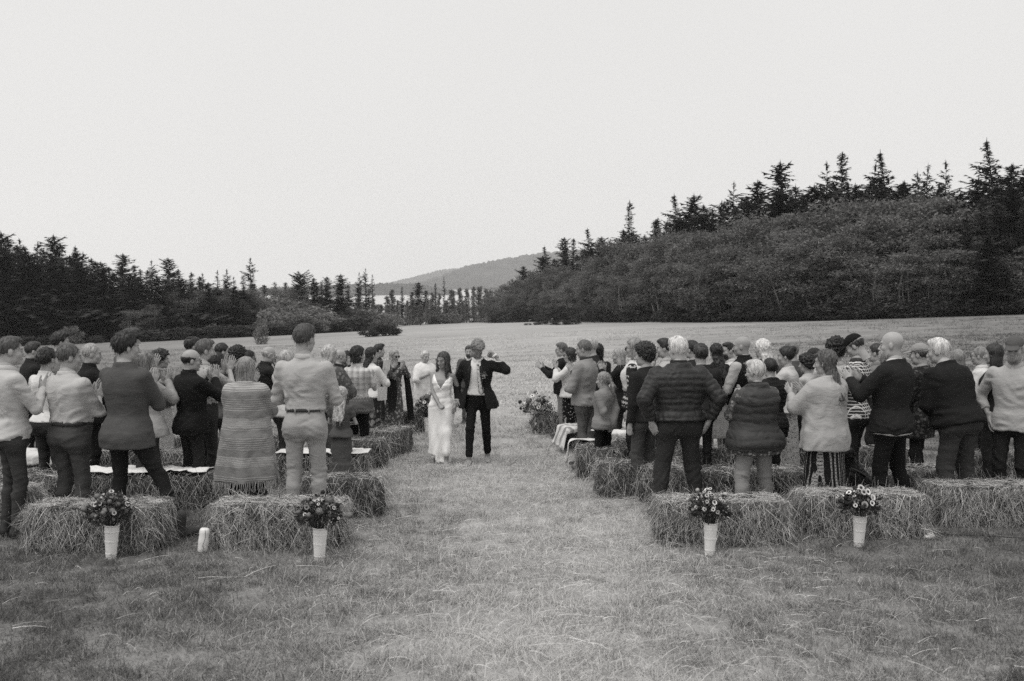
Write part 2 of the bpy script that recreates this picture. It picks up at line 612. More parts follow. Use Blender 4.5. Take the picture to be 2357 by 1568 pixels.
P_FIR = [dict(seed=1, H=22, Rm=3.7, n=250), dict(seed=2, H=22, Rm=4.6, n=270, droop=0.45), dict(seed=3, H=22, Rm=3.0, n=190, sparse=0.35),
         dict(seed=4, H=22, Rm=4.2, n=240, lean=-0.06), dict(seed=5, H=22, Rm=3.2, n=230, z0=0.05), dict(seed=6, H=22, Rm=5.4, n=300, droop=0.4, z0=0.06),
         dict(seed=7, H=22, Rm=2.3, n=150, sparse=0.5, z0=0.3), dict(seed=8, H=18, Rm=2.7, n=90, flat=True, z0=0.66, droop=0.1)]
_fir_mesh = {}
_protos = {}


def place_tree(kind, idx, px, py, y, label, group, name, cat, wscale=1.0, rot=None, href=None):
    """Tree whose top is seen at (px, py) and whose foot stands on the meadow at distance y."""
    key = (kind, idx)
    top = at(px, py, y)
    zb = gzf(top.x, y)
    h = top.z - zb
    if key not in _protos:
        if kind == 'fir': prt = fir_parts(**P_FIR[idx]); m = (BARK, FIR); H = P_FIR[idx]['H']
        elif kind == 'alder': prt = alder_parts(40 + idx, W=3.4 + 0.5 * (idx % 3)); m = (PALE_BARK, ALDER); H = 12.0
        elif kind == 'poplar': prt = poplar_parts(60 + idx); m = (BARK, POPLAR); H = 12.0
        elif kind == 'bush': prt = bush_parts(70 + idx); m = (BARK, BUSH); H = 4.0
        else: prt = bush_parts(80 + idx, nclump=36, per=30, size=0.42, flat=0.7); m = (BARK, SCRUB); H = 4.0
        r = proto(name, cat, prt, *m)
        _protos[key] = (r, H)
        o = r
    else:
        r, H = _protos[key]
        o = copy_tree(r)
    g = rng(int(px * 7 + py * 13 + idx))
    o.location = (top.x, y, zb - 0.1)
    s = h / H
    o.scale = (s * wscale, s * wscale, s)
    o.rotation_euler = (0, 0, g.random() * 6.28 if rot is None else rot)
    o['label'] = label; o['group'] = group
    return o


# --- left wood: dark firs behind a fringe of bushes
G_LEFT = 'firs of the left wood'
left_firs = [(3, 536, 1), (18, 548, 0), (45, 552, 2), (55, 566, 0), (87, 561, 4), (124, 543, 1), (139, 561, 0), (156, 568, 3), (175, 581, 1),
             (191, 583, 4), (210, 595, 0), (232, 603, 1), (251, 615, 4), (282, 585, 1), (309, 610, 0), (323, 620, 4), (349, 600, 2), (387, 594, 1),
             (410, 620, 0), (440, 628, 4), (466, 630, 2), (500, 622, 6), (522, 621, 2), (538, 636, 6), (560, 633, 4), (576, 595, 2)]
side_w = ['leftmost of the wood, cut by the photo edge', 'second from the left end of the wood']
for i, (px, py, k) in enumerate(left_firs):
    g = rng(900 + i)
    lab = ('dark dense fir tree in the front of the left wood' if k in (0, 1, 3, 4, 5) else 'thin sparse fir tree standing in the left wood')
    if (px, py) == (576, 595): lab = 'isolated tall thin fir rising above the low right end of the left wood'
    if (px, py) == (124, 543): lab = 'broad fir with the tallest pointed top of the left wood'
    if (px, py) == (282, 585): lab = 'broad fir standing clear above a dip in the middle of the left wood'
    if (px, py) == (3, 536): lab = 'dark fir at the far left edge of the left wood'
    place_tree('fir', k, px, py, 196 + 8 * g.random() + (0 if px < 300 else 8), lab, G_LEFT, 'fir_tree', 'tree', 1.5 if k in (0, 1, 4) else 1.25)
for i, px in enumerate(range(-60, 600, 20)):       # second rank closing the wood
    py = np.interp(px, [-60, 0, 120, 200, 300, 400, 520, 600], [556, 566, 588, 606, 628, 636, 655, 664]) + 10 * math.sin(i * 2.1)
    place_tree('fir', [1, 5, 0][i % 3], px, py, 184 + 5 * ((i * 7) % 3), ('low dark fir closing the foot of the ' + ('left half' if px < 270 else 'right half') + ' of the left wood'), 'lower firs of the left wood', 'fir_tree', 'tree', 1.9)
for i, px in enumerate(range(-620, -60, 34)):     # the wood goes on beyond the photograph
    place_tree('fir', [1, 5, 0][i % 3], px, 545 + 12 * math.sin(i * 2.1), 188 + 6 * (i % 3), 'dark fir of the left wood just beyond the left edge of the photograph', 'firs beyond the left edge', 'fir_tree', 'tree', 1.7)
for i, px in enumerate(range(585, 850, 24)):       # far low ridge of wood
    place_tree('fir', [0, 1, 4][i % 3], px, 652 + 4 * math.sin(i * 1.9) + (8 if px > 700 else 0), 262, 'distant dark fir on the low ridge behind the bushes', 'distant firs on the low ridge', 'fir_tree', 'tree', 1.6)

mid = [('fir', 7, 692, 632, 225, 'gnarled flat-topped pine with a bare lower trunk above the bushes'),
       ('fir', 5, 722, 640, 215, 'dense round-shouldered dark fir left of the pair by the water'),
       ('fir', 0, 740, 650, 220, 'narrow dark fir wedged between two dense firs by the water'),
       ('fir', 1, 753, 637, 216, 'pointed dark fir in the middle of the clump before the water'),
       ('fir', 5, 784, 632, 214, 'dense dark fir with a bulging crown nearest the left end of the water'),
       ('fir', 2, 827, 628, 238, 'ragged fir, left of the group of three standing against the water'),
       ('fir', 2, 841, 618, 240, 'ragged fir, tallest of the group of three standing against the water'),
       ('fir', 6, 857, 631, 239, 'thin ragged fir, right of the group of three standing against the water'),
       ('fir', 4, 925, 660, 262, 'narrow dark fir among the pale poplars before the water'),
       ('fir', 1, 948, 672, 268, 'dark fir half hidden behind the poplars'),
       ('fir', 5, 963, 650, 262, 'broad flat-topped dark fir in the middle of the far poplars'),
       ('fir', 1, 980, 668, 264, 'broad dark fir right beside the flat-topped one among the poplars'),
       ('fir', 4, 1002, 652, 270, 'small pointed fir left of the tall ragged one by the shore'),
       ('fir', 6, 1022, 637, 272, 'tall ragged fir standing highest of the trees before the water'),
       ('fir', 0, 1045, 678, 276, 'low dark fir between poplars near the right end of the water')]
for k, i, px, py, y, lab in mid:
    place_tree(k, i, px, py, y, lab, 'firs before the water', 'fir_tree', 'tree', 1.35 if i in (5, 1) else 1.0)
for i, (px, py, y) in enumerate([(859, 685, 232), (877, 700, 226), (891, 680, 240), (902, 665, 246), (915, 690, 240), (938, 690, 250), (950, 687, 250), (850, 716, 220), (943, 714, 240),
                              (995, 671, 252), (1011, 674, 255), (1028, 690, 256), (1040, 665, 258), (1058, 661, 262), (1074, 663, 264), (1090, 658, 266), (1104, 658, 268),
                              (1119, 663, 270), (1066, 690, 258), (984, 688, 248), (1132, 680, 262), (968, 700, 240)]):
    place_tree('poplar', i % 3, px, py, y, 'slim upright poplar in the row at the far end of the meadow', 'poplars at the end of the meadow', 'poplar_tree', 'tree',
               [1.2, 1.7, 1.35, 2.0, 1.5][(i * 3) % 5])
# low trees and scrub along the far edge of the meadow
for i, (px, py, y, w) in enumerate([(868, 722, 235, 1.6), (905, 722, 240, 1.3), (990, 716, 252, 1.8), (1012, 718, 255, 1.8), (1035, 715, 255, 1.7), (1060, 726, 262, 1.6),
                                 (1090, 722, 262, 1.6), (1120, 722, 255, 1.8), (930, 730, 246, 1.4), (960, 730, 250, 1.6), (1145, 716, 240, 1.7),
                                 (800, 700, 222, 1.3), (840, 706, 222, 1.4), (862, 712, 228, 1.5), (890, 716, 232, 1.6), (812, 728, 205, 1.6)]):
    place_tree('bush', i % 3, px, py, y, 'low spreading tree at the far edge of the meadow', 'low trees at the far edge of the meadow', 'small_tree', 'tree', w)
# rounded bushes in front of the left wood
for i, (px, py, y, w, k) in enumerate([(626, 706, 184, 1.15, 'bush'), (612, 728, 180, 1.2, 'bush'), (640, 736, 179, 1.1, 'bush'), (662, 700, 192, 1.3, 'bush'), (690, 712, 186, 1.35, 'bush'),
                                    (725, 702, 192, 1.3, 'bush'), (757, 716, 188, 1.3, 'bush'), (735, 730, 184, 1.2, 'bush'), (700, 690, 205, 1.5, 'bush'), (585, 700, 196, 1.4, 'bush'),
                                    (556, 704, 196, 1.4, 'bush'), (780, 722, 192, 1.1, 'scrub'), (822, 727, 196, 1.2, 'scrub'), (520, 742, 182, 1.2, 'bush'), (490, 742, 180, 1.0, 'bush'),
                                    (455, 752, 178, 1.2, 'scrub'), (535, 752, 178, 1.2, 'scrub'), (410, 756, 176, 1.3, 'scrub'), (350, 760, 175, 1.3, 'scrub'), (165, 745, 172, 1.0, 'bush'),
                                    (280, 764, 172, 1.4, 'scrub'), (220, 768, 172, 1.4, 'scrub'), (60, 770, 172, 1.5, 'scrub'), (110, 768, 172, 1.5, 'scrub'), (8, 772, 172, 1.5, 'scrub'),
                                    (645, 676, 215, 1.6, 'bush'), (605, 680, 214, 1.6, 'bush')]):
    lab = 'rounded leafy bush at the foot of the left wood'
    place_tree(k, i % 3, px, py, y, lab if k == 'bush' else 'low dark scrub bush at the foot of the left wood',
               'bushes along the left wood' if k == 'bush' else 'scrub along the left wood', 'bush', 'bush', w)

# --- right wood: firs on the skyline behind a mass of alders
def right_y(px):
    return float(np.interp(px, [1100, 1160, 1280, 1400, 1600, 1800, 2000, 2200, 2400, 2700], [250, 236, 205, 172, 140, 126, 117, 110, 105, 100]))


def edge_py(px):
    return float(np.interp(px, [1130, 1250, 1400, 1600, 1800, 2000, 2200, 2400], [738, 748, 746, 742, 738, 735, 728, 724]))


right_firs = [(1205, 613, 5, 'flat-topped dark conifer at the left foot of the right wood'), (1225, 625, 1, None), (1264, 568, 3, 'leaning dark fir at the left end of the right wood skyline'),
              (1298, 547, 1, 'left one of twin fir tops where the right wood meets the hill'), (1320, 549, 0, 'right one of twin fir tops where the right wood meets the hill'),
              (1345, 575, 5, None), (1366, 527, 3, 'fir with a bent leaning top right of the twin firs'), (1384, 545, 1, None), (1405, 553, 4, None), (1435, 530, 5, None),
              (1449, 466, 4, 'single slender fir standing out alone on the right skyline'), (1514, 502, 0, 'small pointed fir in the gap right of the slender lone fir'),
              (1542, 513, 1, None), (1570, 450, 3, 'ragged fir with its top swept far to the left'), (1598, 450, 1, 'bushy fir beside the one with the swept top'), (1620, 475, 5, None),
              (1640, 500, 1, None), (1661, 466, 4, 'thin fir between two broader ones on the right skyline'), (1689, 421, 2, 'open-branched fir with a clear pointed top'), (1717, 453, 1, None),
              (1745, 418, 5, 'round-shouldered fir just left of the broad pyramid fir'), (1797, 375, 1, 'broad pyramid-shaped fir with drooping skirts'), (1830, 430, 5, None), (1847, 447, 0, None),
              (1903, 377, 2, 'half-bare fir with a crooked top bending left'), (1918, 420, 5, None), (1939, 352, 0, 'tall fir beside the crooked half-bare one'), (1968, 425, 1, None),
              (2015, 380, 2, 'sparse fir between the two tallest of the middle group'), (2050, 352, 3, 'dark tall fir with a hooked top in the middle of the right skyline'), (2080, 420, 5, None),
              (2112, 398, 4, None), (2136, 380, 2, 'left one of two open-crowned firs near the right end'), (2177, 374, 2, 'right one of two open-crowned firs near the right end'),
              (2160, 440, 5, None), (2205, 450, 1, None), (2253, 412, 5, None), (2296, 325, 3, 'tallest and broadest fir at the right end of the wood'), (2330, 380, 5, None), (2362, 385, 1, None),
              (2400, 360, 1, None)]
for i, (px, py, k, lab) in enumerate(right_firs):
    y = right_y(px) + 22 + 6 * ((i * 5) % 3)
    rot = 0.0 if k == 3 else None
    place_tree('fir', k, px, py, y, lab or ('dark fir filling the skyline ' + ('at the left end' if px < 1500 else 'in the middle' if px < 2000 else 'at the right end') + ' of the right wood'), 'firs of the right wood', 'fir_tree', 'tree',
               1.35 if k == 5 else (1.2 if k == 1 else 1.05), rot)

for i, px in enumerate(range(1250, 2420, 26)):      # lower ranks of firs showing between the tall ones
    py = float(np.interp(px, [1250, 1400, 1560, 1700, 1850, 1960, 2100, 2200, 2420], [590, 568, 496, 472, 444, 430, 438, 450, 425])) + 14 * math.sin(i * 2.3)
    y = right_y(px) + 20 + 5 * (i % 3)
    lab = 'lower fir between the tall firs ' + ('at the left end' if px < 1600 else 'in the middle' if px < 2000 else 'at the right end') + ' of the right wood'
    place_tree('fir', [1, 5, 0, 4][i % 4], px, py, y, lab, 'lower firs of the right wood', 'fir_tree', 'tree', 1.7)

# canopy of the alders
can_x = [1130, 1170, 1200, 1260, 1330, 1400, 1480, 1560, 1640, 1720, 1800, 1900, 2000, 2100, 2200, 2300, 2420]
can_y = [672, 652, 645, 628, 604, 570, 540, 530, 512, 508, 500, 482, 466, 458, 490, 498, 500]
i = 0
px = 1120.0
while px < 2440:
    y = right_y(px)
    step = 2.9 * FPX / y
    for rank, (dy, f) in enumerate([(0, 0.70), (3.5, 0.88), (7.5, 1.01)]):
        x = px + rank * step * 0.37
        base = edge_py(min(x, 2400)); topy = np.interp(x, can_x, can_y)
        g = rng(2000 + i)
        py = base - (base - topy) * (f + g.uniform(-0.24, 0.05))
        lab = ['feathery alder at the meadow edge', 'feathery alder half way up', 'pale feathery alder crowning the top'][rank]
        lab += ' of the low left tail of the right thicket' if x < 1420 else (' of the middle of the right thicket' if x < 1900 else ' of the tall right end of the right thicket')
        place_tree('alder', i % 4, x, py, y + dy, lab, 'alders of the right wood', 'alder_tree', 'tree', 1.15 if rank else 1.5)
        i += 1
    px += step
for i, px in enumerate(np.linspace(1150, 2420, 44)):   # bramble skirt closing the edge
    y = right_y(px) - 2.5
    place_tree('scrub', i % 3, px, edge_py(min(px, 2400)) - 26 - 10 * ((i * 7) % 3), y, 'low dark bramble bush along the foot of the ' + ('left' if px < 1500 else 'middle' if px < 2000 else 'right') + ' alders', 'brambles along the right wood', 'bush', 'bush', 1.9)

# dark conifers coming down to the meadow at the right end
for i, (px, py, dy) in enumerate([(2150, 520, 3), (2190, 470, 6), (2225, 500, 1), (2262, 455, 5), (2300, 470, 2), (2330, 430, 6), (2362, 470, 1), (2400, 420, 4), (2120, 560, 5), (2275, 540, -2)]):
    place_tree('fir', [1, 5, 0, 4][i % 4], px, py, right_y(px) + dy, 'dark fir standing down among the alders at the right end of the right wood', 'firs among the right alders', 'fir_tree', 'tree', 1.5)
# leafy trees softening the right half of the left wood
for i, (px, py, y, w) in enumerate([(402, 672, 186, 1.1), (432, 690, 183, 1.3), (462, 668, 188, 1.1), (492, 682, 185, 1.3), (520, 664, 190, 1.1), (548, 690, 187, 1.3), (575, 668, 192, 1.1), (600, 688, 196, 1.2), (352, 700, 181, 1.2), (305, 715, 179, 1.2), (655, 664, 230, 1.3), (680, 668, 226, 1.3)]):
    place_tree('alder', i % 4, px, py, y, 'loose leafy tree in front of the firs of the left wood', 'leafy trees of the left wood', 'alder_tree', 'tree', w)
for i, px in enumerate(range(300, 830, 17)):
    y = float(np.interp(px, [300, 500, 640, 830], [170, 178, 176, 196]))
    base = float(np.interp(px, [300, 500, 640, 830], [786, 776, 770, 752]))
    place_tree('scrub', i % 3, px, base - 12 - 6 * ((i * 5) % 4), y, 'low shrub in the continuous fringe along the left edge of the meadow', 'fringe of shrubs along the left edge', 'bush', 'bush', 2.2)
for i, (px, py) in enumerate([(870, 700), (898, 704), (922, 700), (944, 706), (958, 698), (985, 700), (1004, 706), (1030, 702), (1052, 704), (1070, 700), (1096, 706), (1112, 698)]):
    place_tree('alder', i % 4, px, py, 272 + 3 * (i % 3), 'broad leafy tree behind the poplar row at the end of the meadow', 'leafy trees behind the poplars', 'alder_tree', 'tree', 1.2)

# lone bits in the meadow
for px, py, y, w, k in [(848, 750, 132, 1.1, 'scrub'), (866, 744, 134, 1.2, 'scrub'), (886, 742, 134, 1.3, 'scrub'), (905, 748, 133, 0.9, 'scrub')]:
    place_tree(k, int(px) % 3, px, py, y, 'clump of a low dark shrub island out in the meadow', 'shrub island in the meadow', 'shrub', 'shrub', w * 1.35)
place_tree('bush', 1, 880, 728, 150, 'small flat-topped tree behind the shrub island', 'lone young trees in the meadow', 'small_tree', 'tree', 1.0)
place_tree('bush', 0, 601, 741, 118, 'young sapling on a thin trunk before the left wood', 'lone young trees in the meadow', 'small_tree', 'tree', 0.55)
for px, py, y in [(1215, 742, 178), (1240, 738, 176), (1265, 735, 172), (1290, 733, 168), (1315, 732, 166)]:
    place_tree('scrub', 0, px, py, y, 'dark scrub at the low left tip of the right wood', 'scrub tip of the right wood', 'bush', 'bush', 2.4)
# ------------------------------------------------------------------ surface nets: signed distance -> mesh
_CORN = np.array([(i, j, k) for i in (0, 1) for j in (0, 1) for k in (0, 1)])
_EDGES = [(a, b) for a in range(8) for b in range(a + 1, 8) if np.abs(_CORN[a] - _CORN[b]).sum() == 1]


def surface_nets(f, lo, h):
    nx, ny, nz = f.shape
    c = [f[i:nx - 1 + i, j:ny - 1 + j, k:nz - 1 + k] for i, j, k in _CORN]
    neg = [x < 0 for x in c]
    cnt = sum(n.astype(np.int8) for n in neg)
    mixed = (cnt > 0) & (cnt < 8)
    n = int(mixed.sum())
    if n == 0: return np.zeros((0, 3)), np.zeros((0, 4), int)
    idx = np.full(mixed.shape, -1, np.int64); idx[mixed] = np.arange(n)
    cell = np.argwhere(mixed)
    cv = [x[mixed] for x in c]
    acc = np.zeros((n, 3)); num = np.zeros(n)
    for a, b in _EDGES:
        fa, fb = cv[a], cv[b]
        x = (fa < 0) != (fb < 0)
        t = np.where(x, fa / np.where(np.abs(fa - fb) < 1e-12, 1, fa - fb), 0)
        p = _CORN[a] + t[:, None] * (_CORN[b] - _CORN[a])
        acc += np.where(x[:, None], p, 0); num += x
    V = lo + (cell + acc / num[:, None]) * h
    Q = []
    s = f < 0
    # x edges
    for ax in range(3):
        o = [0, 0, 0]; o[ax] = 1
        A = s[: nx - o[0], : ny - o[1], : nz - o[2]]; B = s[o[0]:, o[1]:, o[2]:]
        cr = A != B
        b, d = [(1, 2), (2, 0), (0, 1)][ax]
        sl = [slice(None)] * 3
        sl[b] = slice(1, cr.shape[b] - 1); sl[d] = slice(1, cr.shape[d] - 1)
        E = np.argwhere(cr[tuple(sl)])
        if len(E) == 0: continue
        E[:, b] += 1; E[:, d] += 1
        def cidx(db, dd):
            F = E.copy(); F[:, b] -= db; F[:, d] -= dd
            return idx[F[:, 0], F[:, 1], F[:, 2]]
        q = np.stack([cidx(1, 1), cidx(0, 1), cidx(0, 0), cidx(1, 0)], 1)
        inside = A[E[:, 0], E[:, 1], E[:, 2]]
        q = np.where(inside[:, None], q, q[:, ::-1])
        Q.append(q)
    Q = np.concatenate(Q)
    Q = Q[(Q >= 0).all(1)]
    return V, Q


def relax(V, Q, it=1, lam=0.5):
    e = np.concatenate([Q[:, [0, 1]], Q[:, [1, 2]], Q[:, [2, 3]], Q[:, [3, 0]]])
    n = len(V)
    deg = np.bincount(e.ravel(), minlength=n).astype(float)
    deg[deg == 0] = 1
    for _ in range(it):
        m = np.stack([np.bincount(e[:, 0], V[e[:, 1], k], n) + np.bincount(e[:, 1], V[e[:, 0], k], n) for k in range(3)], 1) / deg[:, None]
        V = V + lam * (m - V)
    return V


def normals(V, Q):
    a = V[Q[:, 2]] - V[Q[:, 0]]; b = V[Q[:, 3]] - V[Q[:, 1]]
    nf = np.cross(a, b)
    n = len(V)
    N = np.stack([sum(np.bincount(Q[:, c], nf[:, k], n) for c in range(4)) for k in range(3)], 1)
    return N / (np.linalg.norm(N, axis=1, keepdims=True) + 1e-12)


def mesh_sdf(fn, lo, hi, h, smooth=1, lam=0.5):
    lo = np.asarray(lo, float); hi = np.asarray(hi, float)
    n = np.maximum(np.ceil((hi - lo) / h).astype(int) + 1, 3)
    ax = [(lo[k] + h * np.arange(n[k])).astype(np.float32) for k in range(3)]
    P = np.stack(np.meshgrid(*ax, indexing='ij'), -1).reshape(-1, 3)
    f = fn(P).reshape(n)
    V, Q = surface_nets(f, lo, h)
    if smooth and len(V): V = relax(V, Q, smooth, lam)
    return V, Q


def smin(a, b, k):
    h = np.maximum(k - np.abs(a - b), 0) / k
    return np.minimum(a, b) - h * h * k * 0.25


def smax(a, b, k):
    return -smin(-a, -b, k)


def rcone(P, a, b, r1, r2):
    a = np.asarray(a, np.float32); b = np.asarray(b, np.float32)
    ba = b - a
    pa = P - a
    t = np.clip(pa @ ba / max(float(ba @ ba), 1e-9), 0, 1)
    d = pa - t[:, None] * ba
    return np.sqrt((d * d).sum(1)) - (r1 + (r2 - r1) * t)


def ell(P, c, r):
    c = np.asarray(c, np.float32); r = np.asarray(r, np.float32)
    q = (P - c) / r
    k0 = np.sqrt((q * q).sum(1)); k1 = np.sqrt(((q / r) ** 2).sum(1)) + 1e-9
    return k0 * (k0 - 1) / k1


def loft(P, zs, A, B, Y, n=2.3, fold=None):
    z = P[:, 2]
    a = np.interp(z, zs, A).astype(np.float32); b = np.interp(z, zs, B).astype(np.float32); y0 = np.interp(z, zs, Y).astype(np.float32)
    x = np.abs(P[:, 0] / a); y = (P[:, 1] - y0) / b
    r = 1.0
    if fold is not None:
        amp, cnt, ph, z0, z1 = fold
        th = np.arctan2(y, P[:, 0] / a)
        w = np.clip((z - z0) / (z1 - z0), 0, 1)
        r = 1 + amp * w * (np.cos(cnt * th + ph + 1.2 * np.sin(2 * th + ph)) + 0.4 * np.cos((cnt * 2 + 1) * th + 2 * ph))
    q = (x ** n + np.abs(y) ** n) ** (1 / n)
    d = (q - r) * np.minimum(a, b)
    return np.maximum(d, np.maximum(zs[0] - z, z - zs[-1]))


def vnoise(P, seed, wave, n=5, aniso=(1, 1, 1)):
    """Cheap smooth noise: domain-warped sines, mean 0, about +-1."""
    g = rng(seed)
    P = np.asarray(P, float) * np.asarray(aniso)
    k = 2 * math.pi / wave
    W = P + 0.25 * wave * np.sin(P[:, [1, 2, 0]] * k * 0.6 + g.random(3) * 6.28)
    out = 0
    for i in range(n):
        d = g.standard_normal(3); d /= np.linalg.norm(d)
        out = out + np.sin(W @ d * k * g.uniform(0.7, 1.4) + g.random() * 6.28 + 1.3 * np.sin(W @ d[[2, 0, 1]] * k * 0.5))
    return out / (n ** 0.5) * 0.9
# ------------------------------------------------------------------ cloth, skin, hair
def cloth(v, pat=None, v2=None, sc=1.0, rough=0.92, grain=0.10, sheen=0.0, spec=0.15):
    if v < .13: v = max(v * .78, .010)
    elif v < .58: v = v * .90
    key = ('cloth', round(v, 3), pat, v2, sc, rough, grain, spec)
    if key in _MATS: return _MATS[key]
    m, ns, ls, b = base_mat('cloth_' + (pat or 'plain'))
    tc = node(ns, 'ShaderNodeTexCoord'); P = tc.outputs['Object']
    big = node(ns, 'ShaderNodeTexNoise', Scale=7.0, Detail=3.0); ls.new(P, big.inputs['Vector'])
    fine = node(ns, 'ShaderNodeTexNoise', Scale=140.0, Detail=2.0); ls.new(P, fine.inputs['Vector'])
    fac = None
    if pat:
        sep = node(ns, 'ShaderNodeSeparateXYZ'); ls.new(P, sep.inputs[0])
        u = math_n(ns, ls, 'MULTIPLY_ADD', sep.outputs[1], 0.55, math_n(ns, ls, 'MULTIPLY', sep.outputs[0], 0.85))
        z = sep.outputs[2]
        warp = math_n(ns, ls, 'MULTIPLY_ADD', big.outputs['Fac'], 0.02, -0.01)
        u = math_n(ns, ls, 'ADD', u, warp); z = math_n(ns, ls, 'ADD', z, warp)
        def band(c, freq, duty, ph=0.0):
            f = math_n(ns, ls, 'FRACT', math_n(ns, ls, 'MULTIPLY_ADD', c, freq * sc, ph))
            return math_n(ns, ls, 'LESS_THAN', f, duty)
        if pat == 'plaid':
            a = math_n(ns, ls, 'ADD', band(u, 11, 0.45), band(z, 11, 0.45))
            a2 = math_n(ns, ls, 'ADD', band(u, 22, 0.16, .3), band(z, 22, 0.16, .3))
            fac = math_n(ns, ls, 'MULTIPLY_ADD', a2, 0.2, math_n(ns, ls, 'MULTIPLY', a, 0.38), clamp=True)
        elif pat == 'check':
            fac = math_n(ns, ls, 'MAXIMUM', band(u, 28, 0.24), band(z, 28, 0.24))
        elif pat == 'poncho':
            s1 = band(z, 46, 0.26); g1 = band(z, 5.2, 0.62, 0.15)
            s2 = band(z, 90, 0.40); g2 = band(z, 2.6, 0.22, 0.5)
            fac = math_n(ns, ls, 'MAXIMUM', math_n(ns, ls, 'MULTIPLY', s1, g1), math_n(ns, ls, 'MULTIPLY', s2, g2))
        elif pat == 'stripes':
            fac = math_n(ns, ls, 'ADD', math_n(ns, ls, 'MULTIPLY', band(u, 7, 0.42), 0.75), math_n(ns, ls, 'MULTIPLY', band(u, 14, 0.2, .55), 0.25), clamp=True)
        elif pat == 'knitbands':
            zig = math_n(ns, ls, 'PINGPONG', math_n(ns, ls, 'MULTIPLY', u, 26 * sc), 0.5)
            zz = math_n(ns, ls, 'MULTIPLY_ADD', zig, 0.045, z)
            fac = math_n(ns, ls, 'MULTIPLY', band(zz, 17, 0.35), band(z, 4.0, 0.62, 0.2))
        elif pat == 'leafstripe':
            zig = math_n(ns, ls, 'PINGPONG', math_n(ns, ls, 'MULTIPLY', z, 30 * sc), 0.5)
            uu = math_n(ns, ls, 'FRACT', math_n(ns, ls, 'MULTIPLY', u, 27 * sc))
            dist = math_n(ns, ls, 'ABSOLUTE', math_n(ns, ls, 'SUBTRACT', uu, 0.5))
            fac = math_n(ns, ls, 'MULTIPLY', math_n(ns, ls, 'LESS_THAN', dist, 0.17),
                         math_n(ns, ls, 'LESS_THAN', math_n(ns, ls, 'ABSOLUTE', math_n(ns, ls, 'MULTIPLY_ADD', zig, -0.5, dist)), 0.10))
            fac = math_n(ns, ls, 'MAXIMUM', fac, math_n(ns, ls, 'MULTIPLY', math_n(ns, ls, 'LESS_THAN', dist, 0.03), 0.7))
        else:
            vo = node(ns, 'ShaderNodeTexVoronoi', Scale={'dots': 26, 'floral': 26, 'bigfloral': 13, 'ditsy': 44}[pat] * sc)
            wv = node(ns, 'ShaderNodeTexNoise', Scale=30.0 * sc, Detail=2.0); ls.new(P, wv.inputs['Vector'])
            mx = node(ns, 'ShaderNodeMix', data_type='RGBA'); mx.inputs[0].default_value = 0.03 if pat != 'dots' else 0.008
            ls.new(P, mx.inputs[6]); ls.new(wv.outputs['Color'], mx.inputs[7])
            ls.new(mx.outputs[2], vo.inputs['Vector'])
            if pat == 'dots':
                fac = math_n(ns, ls, 'LESS_THAN', vo.outputs['Distance'], 0.24)
            else:
                petals = math_n(ns, ls, 'LESS_THAN', vo.outputs['Distance'], 0.42)
                sepc = node(ns, 'ShaderNodeSeparateColor'); ls.new(vo.outputs['Color'], sepc.inputs[0])
                fac = math_n(ns, ls, 'MULTIPLY', petals, math_n(ns, ls, 'MULTIPLY_ADD', sepc.outputs[0], 0.9, 0.1), clamp=True)
    mixc = node(ns, 'ShaderNodeMix', data_type='RGBA')
    mixc.inputs[6].default_value = tone(v); mixc.inputs[7].default_value = tone(v2 if v2 is not None else v)
    if fac is None: mixc.inputs[0].default_value = 0
    else: ls.new(fac, mixc.inputs[0])
    k = math_n(ns, ls, 'MULTIPLY_ADD', big.outputs['Fac'], grain * 1.6, 1 - grain * 0.8)
    k = math_n(ns, ls, 'MULTIPLY', k, math_n(ns, ls, 'MULTIPLY_ADD', fine.outputs['Fac'], grain * 2.4, 1 - grain * 1.2))
    ls.new(scale_color(ns, ls, mixc.outputs[2], k), b.inputs['Base Color'])
    b.inputs['Roughness'].default_value = rough
    b.inputs['Specular IOR Level'].default_value = spec
    if sheen: b.inputs['Sheen Weight'].default_value = sheen
    mp = node(ns, 'ShaderNodeMapping'); mp.inputs['Scale'].default_value = (0.7, 0.7, 1.35); mp.inputs['Rotation'].default_value = (0.3, 0.75, 0.3)
    ls.new(P, mp.inputs['Vector'])
    wr = node(ns, 'ShaderNodeTexNoise', Scale=10.0, Detail=4.0, Distortion=1.4); ls.new(mp.outputs[0], wr.inputs['Vector'])
    bp = node(ns, 'ShaderNodeBump', Strength=0.6, Distance=0.014)
    ls.new(wr.outputs['Fac'], bp.inputs['Height'])
    bp2 = node(ns, 'ShaderNodeBump', Strength=0.25, Distance=0.002)
    ls.new(fine.outputs['Fac'], bp2.inputs['Height']); ls.new(bp.outputs[0], bp2.inputs['Normal'])
    ls.new(bp2.outputs[0], b.inputs['Normal'])
    _MATS[key] = m
    return m


